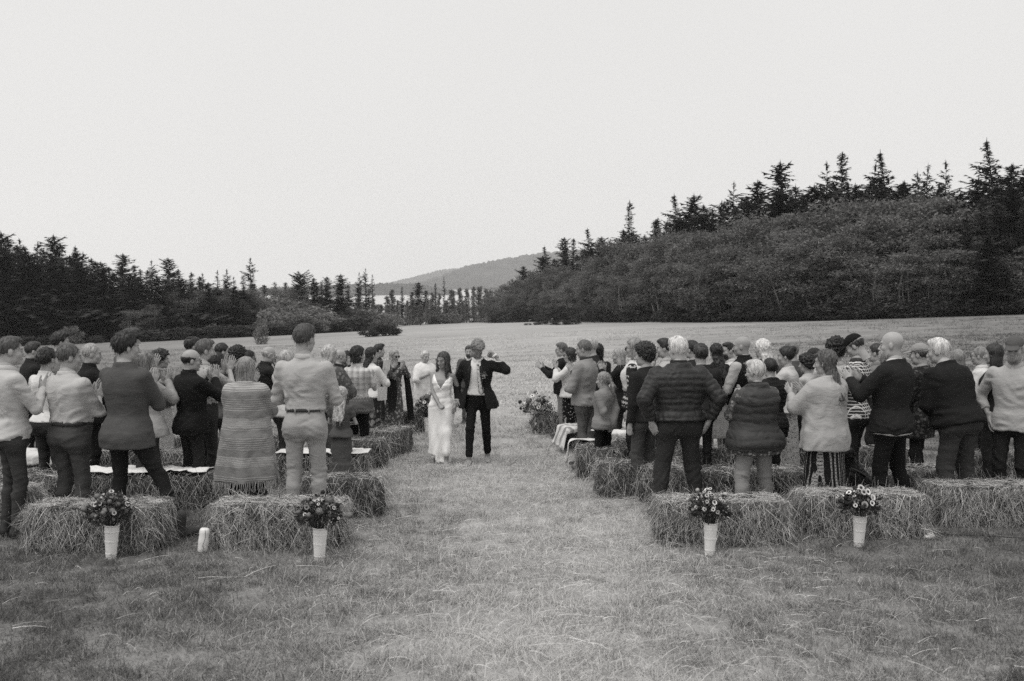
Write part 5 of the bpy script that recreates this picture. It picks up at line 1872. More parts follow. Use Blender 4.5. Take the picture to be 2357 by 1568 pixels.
# ------------------------------------------------------------------ cloths thrown over the bales
def drape(name, px, d, rz, w, dep, label, mat, over=(.0, .0), seed=1, top=.415, left=0, right=0):
    """Cloth lying along a bale: w along it, dep across it, hanging down by over (front, back) and left/right."""
    x = at(px, 784, d).x
    g = rng(seed)
    nx_, ny_ = 46, 34
    s0, s1 = -dep / 2 - over[0], dep / 2 + over[1]
    t0, t1 = -w / 2 - left, w / 2 + right
    V = []
    for i in range(nx_):
        t = t0 + (t1 - t0) * i / (nx_ - 1)
        for j in range(ny_):
            s = s0 + (s1 - s0) * j / (ny_ - 1)
            X, Y_, Z = t, s, top
            for val, half, ax in ((s, dep / 2, 'y'), (t, w / 2, 'x')):
                ex = abs(val) - half
                if (ax == 'x' and ((val < 0 and not left) or (val > 0 and not right))): continue
                if ex > 0:
                    r = .05
                    a = min(ex / r, math.pi / 2)
                    dn = r * (1 - math.cos(a)) + max(0, ex - r * math.pi / 2)
                    outw = r * math.sin(a)
                    if ax == 'y': Y_ = math.copysign(half + outw + .10 * max(0, dn - .05), val)
                    else: X = math.copysign(half + outw + .25 * max(0, dn - .05), val)
                    Z -= dn
            V.append((X, Y_, max(Z, .012)))
    V = np.array(V)
    n1 = vnoise(V, seed, .30, 5, (1.2, .8, .3)); n2 = vnoise(V, seed + 1, .13, 5, (1.3, .7, .3))
    V[:, 2] += .010 * n1 + .006 * n2 + .012
    V[:, 1] += (.016 * n1 + .010 * n2) * (V[:, 2] < top - .03)
    V[:, 0] += .012 * n2
    V[:, 2] = np.maximum(V[:, 2], .006)
    Q = [(i * ny_ + j, (i + 1) * ny_ + j, (i + 1) * ny_ + j + 1, i * ny_ + j + 1) for i in range(nx_ - 1) for j in range(ny_ - 1)]
    Q = np.array(Q)
    N = normals(V, Q)
    n0 = len(V)
    V2 = np.concatenate([V, V - N * .006]); Q2 = np.concatenate([Q, Q[:, ::-1] + n0])
    bd = [i * ny_ for i in range(nx_)] + [(nx_ - 1) * ny_ + j for j in range(1, ny_)] + [i * ny_ + ny_ - 1 for i in range(nx_ - 2, -1, -1)] + [j for j in range(ny_ - 2, 0, -1)]
    rim = [(bd[i], bd[(i + 1) % len(bd)], bd[(i + 1) % len(bd)] + n0, bd[i] + n0) for i in range(len(bd))]
    Q2 = np.concatenate([Q2, np.array(rim)[:, ::-1]])
    o = mk(name, V2, Q2, None, mat, None)
    o.matrix_basis = Matrix.Translation((x, d, gzf(x, d))) @ Matrix.Rotation(-math.atan(.051), 4, 'X') @ Matrix.Rotation(rz, 4, 'Z')
    tag(o, label, 'blanket', 'cloths laid on the bales')
    return o


WHITECLOTH = cloth(.72, grain=.05)
drape('blanket', 742, 12.33, .04, 1.15, .44, 'long plain white cloth laid on the bale behind the pale chinos', WHITECLOTH, (.02, .05), 4)
drape('blanket', 278, 10.68, .04, .95, .40, 'white cloth on the bale behind the tweed blazer', WHITECLOTH, (.02, .02), 5)
drape('blanket', 424, 10.7, .0, .50, .36, 'small white cloth on the bale right of the tweed blazer', WHITECLOTH, (.0, .0), 6)
drape('blanket', 115, 12.35, .0, 1.0, .46, 'pale cloth with dark scroll print draped on the bale left of the stout man', cloth(.60, 'bigfloral', .30, .35, grain=.08), (.18, .05), 7)
drape('blanket', 1366, 15.7, .25, .95, .46, 'broadly striped blanket hanging over the bale end beside the aisle', cloth(.62, 'stripes', .22, 1.0, grain=.08), (.12, .05), 8, left=.36)
drape('blanket', 1405, 14.75, .1, .50, .42, 'plain white towel hanging over a bale behind the pale fleece', WHITECLOTH, (.30, .02), 9)
drape('blanket', 1352, 13.45, 1.5, .24, .40, 'white cloth tail hanging down beside the aisle at the pale fleece', WHITECLOTH, (.02, .34), 10, top=.42)
# ------------------------------------------------------------------ the people
SKIRT = [(.05, .125, .105), (.20, .112, .095), (.40, .108, .085), (.52, .104, .078), (.60, .084, .060)]
SLIMSKIRT = [(.06, .098, .080), (.25, .097, .078), (.42, .104, .082), (.52, .106, .080), (.60, .084, .060)]
PONCHO = [(.24, .198, .150), (.42, .174, .128), (.58, .150, .110), (.68, .134, .096), (.75, .120, .082), (.80, .092, .060), (.825, .056, .042), (.848, .036, .030)]
SHAWL = [(.50, .150, .112), (.60, .146, .106), (.68, .138, .098), (.75, .120, .082), (.80, .092, .060), (.825, .056, .042), (.848, .036, .030)]
SHIRT_T = dict(kind='shirt', collar='shirt')
G_L = 'wedding guests on the left of the aisle'
G_R = 'wedding guests on the right of the aisle'


def sh(v, **k): return dict(dict(kind='shirt', v=v, collar='shirt', e=.016), **k)
def jk(v, **k): return dict(dict(kind='jacket', v=v, e=.026, hem=.47, fold=.007, loose=1.03, wave=.11), **k)
def sw(v, **k): return dict(dict(kind='sweater', v=v, e=.022, hem=.50, fold=.006, wave=.10), **k)
def tr(v, **k): return dict(dict(kind='trousers', v=v), **k)


# ---- left block
person(24, 773, 9.2, -72, 'man with cropped hair in a pale untucked shirt, nearest the left end bale', hair='crew', ht=.06, top=sh(.52, hem=.505, curve=-.02, fold=.009, loose=1.0),
       bottom=tr(.065), arms='clap', skin_v=.36, group=G_L, hyaw=-12, legs=dict(stance=.09))
person(77, 786, 14, -75, 'man in dark jacket clapping behind the cropped-haired man in the pale shirt', hair='short', ht=.035, top=jk(.03, collar='high'), bottom=tr(.02), arms='clap_high', group=G_L, hyaw=-10)
person(140, 764, 14, -62, 'tall dark-haired man whose head shows above the stout man in the light shirt', hair='thick', ht=.02, top=sh(.25), bottom=tr(.03), group=G_L, hyaw=-25)
person(109, 799, 11, -45, 'dark-haired woman in white top and dark trousers behind the stout man', sex='f', hair='updo', ht=.02, top=dict(kind='blouse', v=.62, e=.018, hem=.53, sleeve=.8), bottom=tr(.04), arms='hold', group=G_L)
person(161, 789, 9.35, -52, 'stout man in a light shirt with rolled sleeves, belt and faded jeans', w=1.13, belly=.012, hair='thin', ht=.075, top=sh(.50, hem=.588, sleeve=1.25, blouse=.016, loose=1.0, fold=.010, cuff=.05),
       bottom=tr(.085, belt=True, fit=1.12, grain=.3), arms='clap', hyaw=-28, group=G_L, legs=dict(stance=.12), skin_v=.33)
person(212, 789, 11.8, -85, 'balding grey-haired man in a dark zipped jacket with high collar', hair='thin', ht=.30, top=jk(.02, collar='high'), bottom=tr(.02), arms='clap', hyaw=-5, group=G_L)
person(292, 764, 9.2, -42, 'tall dark-haired man in a grey tweed blazer stepping aside in dark trousers', hair='thick', ht=.018, top=sh(.6, e=.014), over=jk(.10, name='blazer', kind='blazer', hem=.445, collar='shirt', collar_v=.10, fold=.005, flare=.10, vent=True, grain=.22, e=.026, wave=.16),
       bottom=tr(.022), arms='clap', hyaw=-32, group=G_L, legs=dict(L=(-.10, -.05), R=(.49, .14)), skin_v=.35, shoe_t=.05, shoes='boot')
person(299, 755, 12.6, -60, 'very tall man mostly hidden behind the man in the tweed blazer', hair='quiff', ht=.05, top=sh(.12), bottom=tr(.03), group=G_L, hyaw=-20)
person(336, 807, 10.8, -58, 'woman with a straight light bob and pale cardigan, clapping beside the tweed blazer', sex='f', hair='bob', ht=.16, top=dict(kind='cardigan', v=.36, e=.024, hem=.46, flare=.25, sleeve=2.0), bottom=tr(.05, fit=.95), arms='clap_high', group=G_L, hyaw=-18)
person(371, 806, 13.4, -80, 'older woman with short wavy dark hair and a shoulder cape over a pale skirt', sex='f', hair='curly', ht=.03, top=sh(.40), over=dict(kind='cape', v=.10, prof=[(.55, .13, .10)] + SHAWL[1:]), bottom=dict(kind='skirt', v=.60, prof=SKIRT), arms='clap', group=G_L)
person(441, 804, 11.0, -58, 'balding man with glasses in a black fleece jacket and dark trousers', hair='fringe', ht=.025, glasses='clear', top=jk(.018, collar='high', hem=.455, fold=.009), bottom=tr(.030, fit=1.08), arms='clap_high', hyaw=-22, group=G_L, w=1.05, skin_v=.33)
person(443, 775, 14, -70, 'dark-haired man wearing a skullcap at the back of the left rows', hair='short', ht=.02, hat='kippah', hat_t=.05, top=sh(.30), bottom=tr(.04), group=G_L)
person(473, 780, 11.6, -64, 'bearded man in a small-print shirt raising his hands to clap', hair='short', ht=.085, beard='beard', top=sh(.42, pat='ditsy', v2=.10, sleeve=1.1), bottom=tr(.04), arms='clap_high', hyaw=-15, group=G_L)
person(513, 788, 14, -82, 'man with receding dark hair behind the bearded man in the print shirt', hair='thin', ht=.02, top=sh(.10), bottom=tr(.03), group=G_L)
person(501, 812, 12.6, -40, 'child with dark hair between the fleece jacket and the striped poncho', sex='f', hair='shag', ht=.02, top=sw(.10), bottom=tr(.03), arms='down', child=True, group=G_L)
person(548, 798, 13, -55, 'person with thick dark curls just above the woman in the poncho', hair='curly', ht=.018, top=jk(.03), bottom=tr(.03), arms='clap', group=G_L)
person(573, 806, 14.3, -85, 'dark-haired woman in glasses behind the dark curls', sex='f', hair='bob', ht=.02, glasses='clear', top=sw(.05), bottom=tr(.03), group=G_L)
person(567, 821, 10.15, -18, 'woman with a greying bob in a long fringed poncho with pale stripes', sex='f', w=1.1, hair='bob', ht=.25, hyaw=-18, arms='clap', top=sw(.03, sleeve=1.9), bottom=dict(kind='skirt', v=.014, prof=[(.03, .118, .10), (.25, .112, .095), (.52, .108, .082), (.60, .084, .06)]),
       over=dict(kind='poncho', v=.25, v2=.42, pat='poncho', prof=PONCHO, fringe=True, slant=.06, folds=(5, .10), arms=True, amp=.006), group=G_L)
person(619, 798, 14.4, -78, 'bald elderly man in a quilted vest holding his hands to his face', hair='fringe', ht=.4, top=sw(.03), over=dict(kind='vest', v=.03, e=.036, sleeve=0, hem=.50, puff=.055, collar='high'), bottom=tr(.02), arms='face', hpitch=16, lean=6, group=G_L)
person(661, 805, 12.6, -40, 'grey-blond woman half hidden behind the tall man in the light shirt', sex='f', hair='bob', ht=.38, top=dict(kind='blouse', v=.5, e=.02, hem=.5), bottom=tr(.05), arms='clap', group=G_L)
person(701, 745, 9.55, -14, 'very tall man in a light shirt, leather belt and pale chinos', hair='short', ht=.06, top=sh(.46, hem=.586, blouse=.018, loose=1.0, fold=.009), bottom=tr(.36, belt=True, fit=1.08, grain=.12), arms='hold', hyaw=-24, group=G_L,
       legs=dict(stance=.125, step=.03), skin_v=.32)
person(760, 793, 13, -38, 'woman with long pale blond hair and a dark patterned shawl', sex='f', hair='long', ht=.42, top=sw(.09), over=dict(kind='shawl', v=.10, v2=.2, pat='floral', prof=SHAWL), bottom=dict(kind='skirt', v=.09, prof=SKIRT), arms='chest', hyaw=-20, group=G_L)
person(786, 889, 12.2, -20, 'girl with long pale hair in a dark tiered dress', sex='f', child=True, hair='long', ht=.36, top=dict(kind='blouse', v=.11, e=.012, hem=.5, sleeve=.6), bottom=dict(kind='dress', v=.10, prof=[(.08, .150, .125), (.24, .132, .108), (.25, .118, .098), (.44, .104, .085), (.60, .084, .064), (.70, .088, .066)], folds=(14, .06)), arms='hold', group=G_L)
person(784, 804, 16.2, -68, 'bald man in dark-rimmed glasses with both hands at his mouth', hair='fringe', ht=.25, glasses='clear', top=jk(.02), bottom=tr(.03), arms='face', hyaw=-10, group=G_L)
person(800, 807, 17, -80, 'dark-haired woman peering out beside the plaid shirt', sex='f', hair='long', ht=.02, top=sw(.06), bottom=tr(.03), arms='down', hyaw=40, group=G_L)
person(824, 796, 14, -38, 'woman in a plaid shirt, sweater round her waist and black shorts', sex='f', w=1.08, hair='shag', ht=.018, top=sh(.58, pat='plaid', v2=.24, sleeve=.85, hem=.52, fold=.006, sc=1.1), bottom=dict(kind='shorts', v=.012, stop=.255, fit=1.2),
       over=dict(kind='sweater_waist', name='tied_sweater', v=.12, pat='knitbands', v2=.2, e=.05, sleeve=0, hem=.455, neck=.585, fold=.008), arms='clap', hyaw=-20, group=G_L, skin_v=.30, legs=dict(stance=.11))
person(856, 799, 15.8, -48, 'woman with long dark hair in white blouse and dark print skirt', sex='f', hair='long', ht=.022, top=dict(kind='blouse', v=.66, e=.026, hem=.52, sleeve=1.35, cuff=.07), bottom=dict(kind='skirt', v=.04, v2=.35, pat='bigfloral', prof=SLIMSKIRT), arms='clap', hyaw=-20, group=G_L)
person(873, 791, 18, -75, 'dark-haired man in dark print shirt holding a programme', hair='quiff', ht=.02, top=sh(.04, pat='floral', v2=.18), bottom=tr(.03), arms='clap', group=G_L)
person(908, 804, 18.2, -140, 'woman in sunglasses, floral dress and a long black scarf', sex='f', hair='bob', ht=.30, glasses='dark', top=dict(kind='blouse', v=.09, v2=.42, pat='floral', e=.018, hem=.56, sleeve=1.9),
       bottom=dict(kind='dress', v=.09, v2=.42, pat='floral', prof=[(.02, .135, .12), (.25, .115, .10), (.46, .102, .08), (.60, .080, .060), (.66, .080, .06)], folds=(12, .06)), arms='clap_high', group=G_L)
person(979, 807, 19.3, -150, 'fair-haired woman wrapped in a white blanket', sex='f', hair='updo', ht=.5, top=sw(.4), over=dict(kind='shawl', name='blanket_wrap', v=.70, prof=[(.30, .12, .095)] + SHAWL[1:], slant=.45, folds=(6, .06)), bottom=dict(kind='skirt', v=.62, prof=SLIMSKIRT), arms='chest', group=G_L)
# ---- the officiant and the couple
person(1079, 795, 20.3, 178, 'bearded man in a grey suit standing behind the groom', hair='short', ht=.06, beard='beard', top=sh(.62), over=jk(.11, name='suit_jacket', hem=.46, open=(.03, .05), e=.026), bottom=tr(.10), arms='hold', group='wedding party')

BRIDE = person(1020, 809, 14.3, 172, 'bride in a long white satin dress with loose wavy hair', sex='f', w=.97, hair='longfront', ht=.055, hyaw=-30, hpitch=8, tilt=-3, bare=True, skin_v=.27, shoes='bare',
               armR=dict(x=-.01, y=.24, z=.535, pole=(1, -.3, -.5), f=(-.6, .7, -.3), b=(.2, .6, .8), pose='fist'),
               armL=dict(x=.225, y=.06, z=.525, pole=(.6, -1, 0), f=(.1, .15, -1), b=(1, .2, 0), pose='curl'),
               legs=dict(L=(-.10, .20), R=(.09, -.10)),
               bottom=dict(kind='trousers', v=.70, stop=.40, fit=.8), top=None, group='bridal couple')
GROOM = person(1099, 793, 14.25, 174, 'groom in an open dark suit and floral tie, fist raised and head bowed', hair='thick', ht=.20, beard='beard', hyaw=24, hpitch=47, lean=5, skin_v=.27, shoes='bare',
               top=sh(.66, hem=.56, blouse=.012), over=dict(kind='suit_jacket', v=.020, e=.030, hem=.455, open=(.16, .088), openx=.02, fold=.006, flare=.28, wave=.13),
               bottom=tr(.014, fit=1.10, stop=.06),
               armL=dict(abs=True, x=.255, y=.17, z=1.575, pole=(1, .75, -.30), f=(-.85, -.1, .45), b=(.1, -.9, .5), pose='fist'),
               armR=dict(x=.285, y=.05, z=.515, pole=(.7, -1, 0), f=(.0, .15, -1), b=(1, .1, 0), pose='curl'),
               legs=dict(L=(-.12, -.16), R=(.11, .26)), group='bridal couple', h=1.80)

# ---- right block
person(1292, 788, 17.5, 82, 'man in glasses and dark blazer clapping with outstretched arms at the far right', hair='short', ht=.10, glasses='clear', top=sh(.4), over=jk(.018, name='blazer', hem=.47, e=.026), bottom=tr(.22), arms='clap_wide', group=G_R)
person(1311, 800, 16.5, 78, 'woman in sunglasses and white cardigan over a long dotted black skirt', sex='f', hair='shag', ht=.03, glasses='dark', top=dict(kind='cardigan', v=.60, e=.03, hem=.50, flare=.1, sleeve=1.8), bottom=dict(kind='skirt', v=.015, v2=.4, pat='dots', prof=SLIMSKIRT), arms='clap_high', w=1.08, group=G_R)
person(1343, 781, 13.7, 62, 'man with thinning hair in a pale two-tone fleece and narrow jeans', hair='thin', ht=.12, top=sh(.1), over=jk(.27, v2=.2, collar='high', collar_v=.05, hem=.50, e=.032, fold=.010), bottom=tr(.12, fit=.98, grain=.25), arms='hold', hyaw=14, hpitch=10, group=G_R, skin_v=.30, legs=dict(step=.10))
person(1359, 778, 15.4, 80, 'grey-haired man directly behind the man in the pale fleece', hair='short', ht=.35, top=jk(.03), bottom=tr(.12), arms='clap', group=G_R)
person(1374, 790, 15.8, 40, 'dark-haired person in a black hooded top behind the pale fleece', hair='shag', ht=.015, top=jk(.014, collar='high'), bottom=tr(.02), arms='hold', group=G_R)
person(1424, 800, 15, 78, 'blond woman with a bob in a black sweater clapping', sex='f', hair='bob', ht=.34, top=sw(.018), bottom=tr(.02), arms='clap_high', hyaw=8, group=G_R)
person(1458, 777, 13, 72, 'tall woman with straight light hair, sunglasses and white poncho-sleeved top', sex='f', hair='bob', ht=.22, glasses='dark', top=sw(.035, v2=.5, pat='knitbands', sleeve=2.0), over=dict(kind='vest', name='white_vest', v=.60, e=.034, sleeve=0, hem=.62), bottom=tr(.02), arms='down', hyaw=10, group=G_R)
person(1388, 855, 13, 48, 'girl with a ponytail in a light hoodie, hands behind her back', sex='f', child=True, hair='pony', ht=.22, top=sw(.24, hem=.46, collar='high', e=.026, loose=1.02), bottom=tr(.012, fit=1.25), arms='behind', hyaw=20, group=G_R)
person(1482, 791, 11.4, 50, 'curly-haired boy in a dark jacket with loose jeans', hair='curly', ht=.03, top=jk(.026, hem=.50, e=.026), bottom=tr(.085, fit=1.18, pockets=True, grain=.3), arms='down', armL=dict(pose='fist'), hyaw=18, group=G_R, legs=dict(stance=.12))
person(1560, 774, 10.2, 16, 'big white-haired man in a quilted jacket with his hands on his hips', w=1.22, belly=.018, hair='short', ht=.60, lean=3, top=jk(.032, puff=.062, hem=.545, e=.042, collar='high', spec=.3, rough=.55), bottom=tr(.042, fit=1.3), arms='hips', armL=dict(x=.275, z=.530), armR=dict(x=.275, z=.530), hyaw=24, hpitch=8, group=G_R,
       legs=dict(stance=.20, step=.03), skin_v=.36)
person(1529, 778, 13.2, 85, 'man with hands raised to his face left of the big quilted jacket', hair='short', ht=.025, top=sh(.45), bottom=tr(.05), arms='face', group=G_R)
person(1592, 783, 14, 60, 'dark-haired man just visible beside the white-haired man', hair='short', ht=.02, top=jk(.03), bottom=tr(.03), group=G_R)
person(1613, 792, 12.6, 12, 'person with short dark hair seen from behind next to the quilted jacket', hair='thick', ht=.035, top=jk(.03), bottom=tr(.02), arms='hold', group=G_R)
person(1648, 790, 14.6, 35, 'woman with very long wavy dark hair in a pale skirt and flat shoes', sex='f', hair='long', ht=.018, top=sw(.02), bottom=dict(kind='skirt', v=.40, prof=[(.20, .118, .098), (.40, .110, .088), (.52, .104, .078), (.60, .084, .06)]), arms='hold', group=G_R, skin_v=.30)
person(1676, 787, 15, 120, 'bearded dark-haired man in a white shirt turned to the aisle', hair='crew', ht=.02, beard='beard', top=sh(.60), bottom=tr(.05), arms='down', group=G_R)
person(1707, 774, 12.8, 62, 'bald man in a black vest over a light shirt', hair=None, top=sh(.46, e=.02, fold=.008), over=dict(kind='vest', v=.016, e=.036, sleeve=0, hem=.52, collar='high'), bottom=tr(.03), arms='hold', hyaw=18, group=G_R, w=1.08, skin_v=.30)
person(1754, 780, 13.5, 30, 'woman with long straight white hair', sex='f', hair='long', ht=.62, top=sw(.03), bottom=tr(.03), arms='clap', hyaw=25, group=G_R)
person(1738, 827, 10.0, 34, 'white-haired woman in glasses, quilted vest and printed blouse', sex='f', w=1.34, belly=.02, hair='short', ht=.50, glasses='clear', top=dict(kind='blouse', v=.10, v2=.34, pat='floral', e=.03, hem=.425, sleeve=1.75, flare=.06, fold=.007), over=dict(kind='vest', v=.050, e=.050, sleeve=0, hem=.455, flare=.07, puff=.085, collar='high', spec=.3, rough=.6),
       bottom=tr(.30, fit=1.30, grain=.1), arms='clap', hyaw=24, group=G_R, skin_v=.36, legs=dict(stance=.15))
person(1773, 824, 12, 25, 'dark-haired child in a ribbed puffer coat beside the quilted vest', hair='short', ht=.018, top=jk(.022, puff=.05, e=.04, hem=.40), bottom=tr(.02), arms='clap', group=G_R, sex='f')
person(1808, 796, 12.6, 72, 'smiling woman with a dark bun in a white knit top and floral skirt', sex='f', hair='bun', ht=.018, top=sw(.56, hem=.52, e=.026), bottom=dict(kind='skirt', v=.55, v2=.12, pat='ditsy', prof=SKIRT), arms='clap', hyaw=10, group=G_R)
person(1822, 788, 14, 40, 'man in a grey work jacket behind the woman with the bun', hair='short', ht=.14, top=jk(.10), bottom=tr(.06), arms='clap', group=G_R)
person(1856, 816, 13, 60, 'woman with loose dark curls between the bun and the long brown hair', sex='f', hair='curly', ht=.02, top=dict(kind='blouse', v=.5, e=.02, sleeve=.5), bottom=tr(.04), arms='clap', group=G_R)
person(1873, 800, 14.2, 75, 'man in a soft brimmed cap behind the dark curls', hair='short', ht=.05, hat='cap', hat_t=.05, top=sh(.2), bottom=tr(.04), arms='clap', group=G_R)
person(1899, 804, 9.9, 52, 'woman with long brown hair, pale wide-collared cardigan and leaf-striped skirt', sex='f', w=1.08, hair='long', ht=.085, top=dict(kind='cardigan', v=.42, e=.020, hem=.50, sleeve=1.9, fold=.006), over=[dict(kind='poncho', name='draped_cardigan', v=.42, prof=[(.425, .158, .112), (.52, .152, .108), (.62, .142, .100), (.70, .132, .094), (.76, .118, .080), (.80, .095, .060), (.83, .05, .036), (.845, .036, .03)], folds=(6, .05), slant=-.05, open=(.05, .02)), dict(kind='shawl', name='wide_collar', v=.43, prof=[(.685, .132, .098), (.73, .132, .094), (.77, .122, .082), (.80, .104, .066), (.822, .072, .050), (.845, .036, .03)], slant=-.1, folds=(5, .02))],
       bottom=dict(kind='skirt', v=.014, v2=.30, pat='leafstripe', prof=[(.04, .135, .115), (.25, .125, .105), (.46, .115, .092), (.60, .086, .062)], folds=(12, .05)), arms='clap_wide', hyaw=20, group=G_R, skin_v=.36)
person(1923, 779, 11.6, 22, 'dark curly-haired man in a white shirt with a faint print', hair='curly', ht=.018, top=sh(.56, pat='bigfloral', v2=.34, sleeve=.8, hem=.52, loose=1.02), bottom=tr(.05), arms='clap', group=G_R)
person(1955, 930, 12.4, 50, 'small child in a mottled jacket standing behind the leaf-striped skirt', child=True, hair='short', ht=.03, top=jk(.30, v2=.05, pat='ditsy', e=.024, hem=.46), bottom=tr(.05, fit=1.3), arms='down', group=G_R)
person(1967, 768, 11.2, 66, 'man in black cap and checked shirt looking down', hair='short', ht=.03, hat='cap', hat_t=.014, top=sh(.06, pat='check', v2=.62, sleeve=1.2, hem=.50), bottom=tr(.026, fit=1.1), arms='hold', hyaw=12, hpitch=32, group=G_R, legs=dict(step=.08))
person(2015, 789, 13.2, 78, 'man with dark receding hair between the checked shirt and the bald bearded man', hair='thin', ht=.03, top=sh(.2), bottom=tr(.03), arms='clap', group=G_R)
person(2052, 763, 10.0, 66, 'bald man with a long grey beard, dark sweater and wristwatch', w=1.12, hair=None, beard='longbeard', ht=.32, top=sh(.6, e=.014, hem=.465), over=sw(.024, e=.036, hem=.475, fold=.008), bottom=tr(.014, fit=1.15), arms='clap_wide', hyaw=14, group=G_R,
       legs=dict(L=(-.12, .06), R=(.17, -.10)), skin_v=.35)
person(2116, 789, 11.6, 72, 'person in a pale baseball cap and dark mottled coat behind the bald bearded man', hair='short', ht=.06, hat='cap', hat_t=.30, top=jk(.022, v2=.10, pat='floral', e=.03, hem=.36), bottom=tr(.02), arms='hold', group=G_R)
person(2160, 780, 10.45, 52, 'heavy white-haired man in a dark jacket bending forward', w=1.28, belly=.022, hair='short', ht=.60, lean=19, top=jk(.018, e=.032, hem=.50, fold=.010, collar='shirt'), bottom=tr(.055, fit=1.34), arms='hold', hyaw=20, hpitch=10, group=G_R, skin_v=.36, legs=dict(stance=.15))
person(2204, 804, 13.2, 30, 'person with light hair mostly hidden behind the bending man', sex='f', hair='bob', ht=.22, top=sw(.05), bottom=tr(.03), arms='hold', group=G_R)
person(2254, 797, 13.2, 80, 'fair man in glasses with white open-necked shirt', hair='thin', ht=.20, glasses='clear', top=sh(.60), bottom=tr(.04), arms='hold', group=G_R)
person(2287, 790, 12, 68, 'dark-haired woman with a chin-length bob and black cardigan', sex='f', hair='bob', ht=.028, top=sw(.016), bottom=tr(.02), arms='hold', hyaw=5, group=G_R)
person(2336, 772, 10.3, 168, 'grey-bearded man in a cap and pale linen shirt facing the camera', hair='short', ht=.3, beard='beard', hat='cap', hat_t=.12, top=sh(.42, hem=.48, sleeve=1.6, curve=-.02, fold=.010, loose=1.02), bottom=tr(.022, fit=1.1), arms='pocket', hpitch=8, group=G_R, skin_v=.30)
# ------------------------------------------------------------------ dress of the bride, tie of the groom, other accessories
def bride_dress(I):
    H, s = I['H'], I['s']
    T = I['T']; hip, M = I['hip'].astype(np.float32), I['M'].astype(np.float32)
    toT = lambda P: (P - hip) @ M + hip
    zs = np.array([.015, .06, .15, .28, .40, .48, .53, .58, .63, .67, .71, .745, .775]) * H
    a = np.array([.112, .100, .093, .097, .106, .112, .110, .098, .086, .088, .096, .098, .094]) * H
    b = np.array([.115, .102, .094, .090, .084, .086, .084, .070, .062, .068, .080, .078, .060]) * H
    y = np.array([.02, .02, .018, .012, .004, -.008, -.008, .0, .004, .006, .010, .006, -.004]) * H
    foot = I['leg'][0]['A']

    def fn(P):
        Pt = toT(P)
        th = np.arctan2(Pt[:, 1], Pt[:, 0])
        z = Pt[:, 2]
        w = np.clip((.50 * H - z) / (.45 * H), 0, 1)
        dx = Pt[:, 0] / (.1 * H)
        d = loft(Pt, zs, a, b, y, 2.1)
        # cloth pulled between the striding legs: long diagonal folds
        d = d - w * .016 * np.sin(dx * 5.2 - z * 7.0 + 1.2) - w * .008 * np.sin(dx * 9.0 + z * 10.0) - .004 * (1 - w) * np.sin(z * 58 + dx * 2.5) * (z > .50 * H)
        for L in I['leg']:
            d = smin(d, rcone(P, L['H'], L['K'], .088, .072), .07)
            d = smin(d, rcone(P, L['K'], L['A'] + np.array([0, .02, .12]), .070, .060), .07)
        for sg in (-1, 1):                       # straps
            d = smin(d, rcone(Pt, np.array([sg * .070 * H, .050 * H, .745 * H]), np.array([sg * .062 * H, .018 * H, .828 * H]), .020, .013), .012)
            d = smin(d, rcone(Pt, np.array([sg * .062 * H, .018 * H, .828 * H]), np.array([sg * .060 * H, -.045 * H, .76 * H]), .013, .016), .012)
        # V neck
        d = smax(d, np.minimum((z - .675 * H) * .55 - np.abs(Pt[:, 0]), Pt[:, 1] - .01), .006)
        hemz = .035 * H + .10 * np.clip(-(Pt[:, 0] - .02) / .12, -1, 1) * -0.35 + .05
        d = smax(d, np.where(Pt[:, 0] > 0.02, .085 * H, .020 * H).astype(np.float32) - z, .01)
        return d
    V, Q = mesh_sdf(fn, (-.30, -.26, 0), (.30, .34, .86 * H), .0125, 1)
    N = normals(V, Q)
    V = V + N * (.006 * vnoise(V, 77, .16, 4, (1.2, 1.2, .25)) + .003 * vnoise(V, 78, .07, 4, (.5, .5, 1.3)) * (V[:, 2] > .5 * H))[:, None]
    m, ns, ls, bs = base_mat('white_satin')
    bs.inputs['Base Color'].default_value = tone(.84)
    bs.inputs['Roughness'].default_value = .34
    bs.inputs['Specular IOR Level'].default_value = .6
    bs.inputs['Sheen Weight'].default_value = .2
    tc = node(ns, 'ShaderNodeTexCoord'); nz = node(ns, 'ShaderNodeTexNoise', Scale=9.0, Detail=3.0, Distortion=1.5)
    ls.new(tc.outputs['Object'], nz.inputs['Vector'])
    bp = node(ns, 'ShaderNodeBump', Strength=.15, Distance=.02); ls.new(nz.outputs['Fac'], bp.inputs['Height']); ls.new(bp.outputs[0], bs.inputs['Normal'])
    mk('dress', V, Q, None, m, I['root'])
    # white flower in her hair
    fl = Geo(); g = rng(3)
    for i in range(9):
        a_ = i * 2.399
        c = np.array([.070, -.045, .055]) + np.array([.012, .018 * math.cos(a_), .018 * math.sin(a_)])
        Vp, Qp, _ = lathe([(.001, -.004), (.011, 0), (.001, .006)], 6)
        fl.add(I['hx'](Vp + c), Qp)
    fl.build('hair_flower', WHITE_PAPER, I['root'])


bride_dress(BRIDE)
for o in list(BRIDE['root'].children):
    if o.name.startswith('trousers'):
        bpy.data.objects.remove(o)


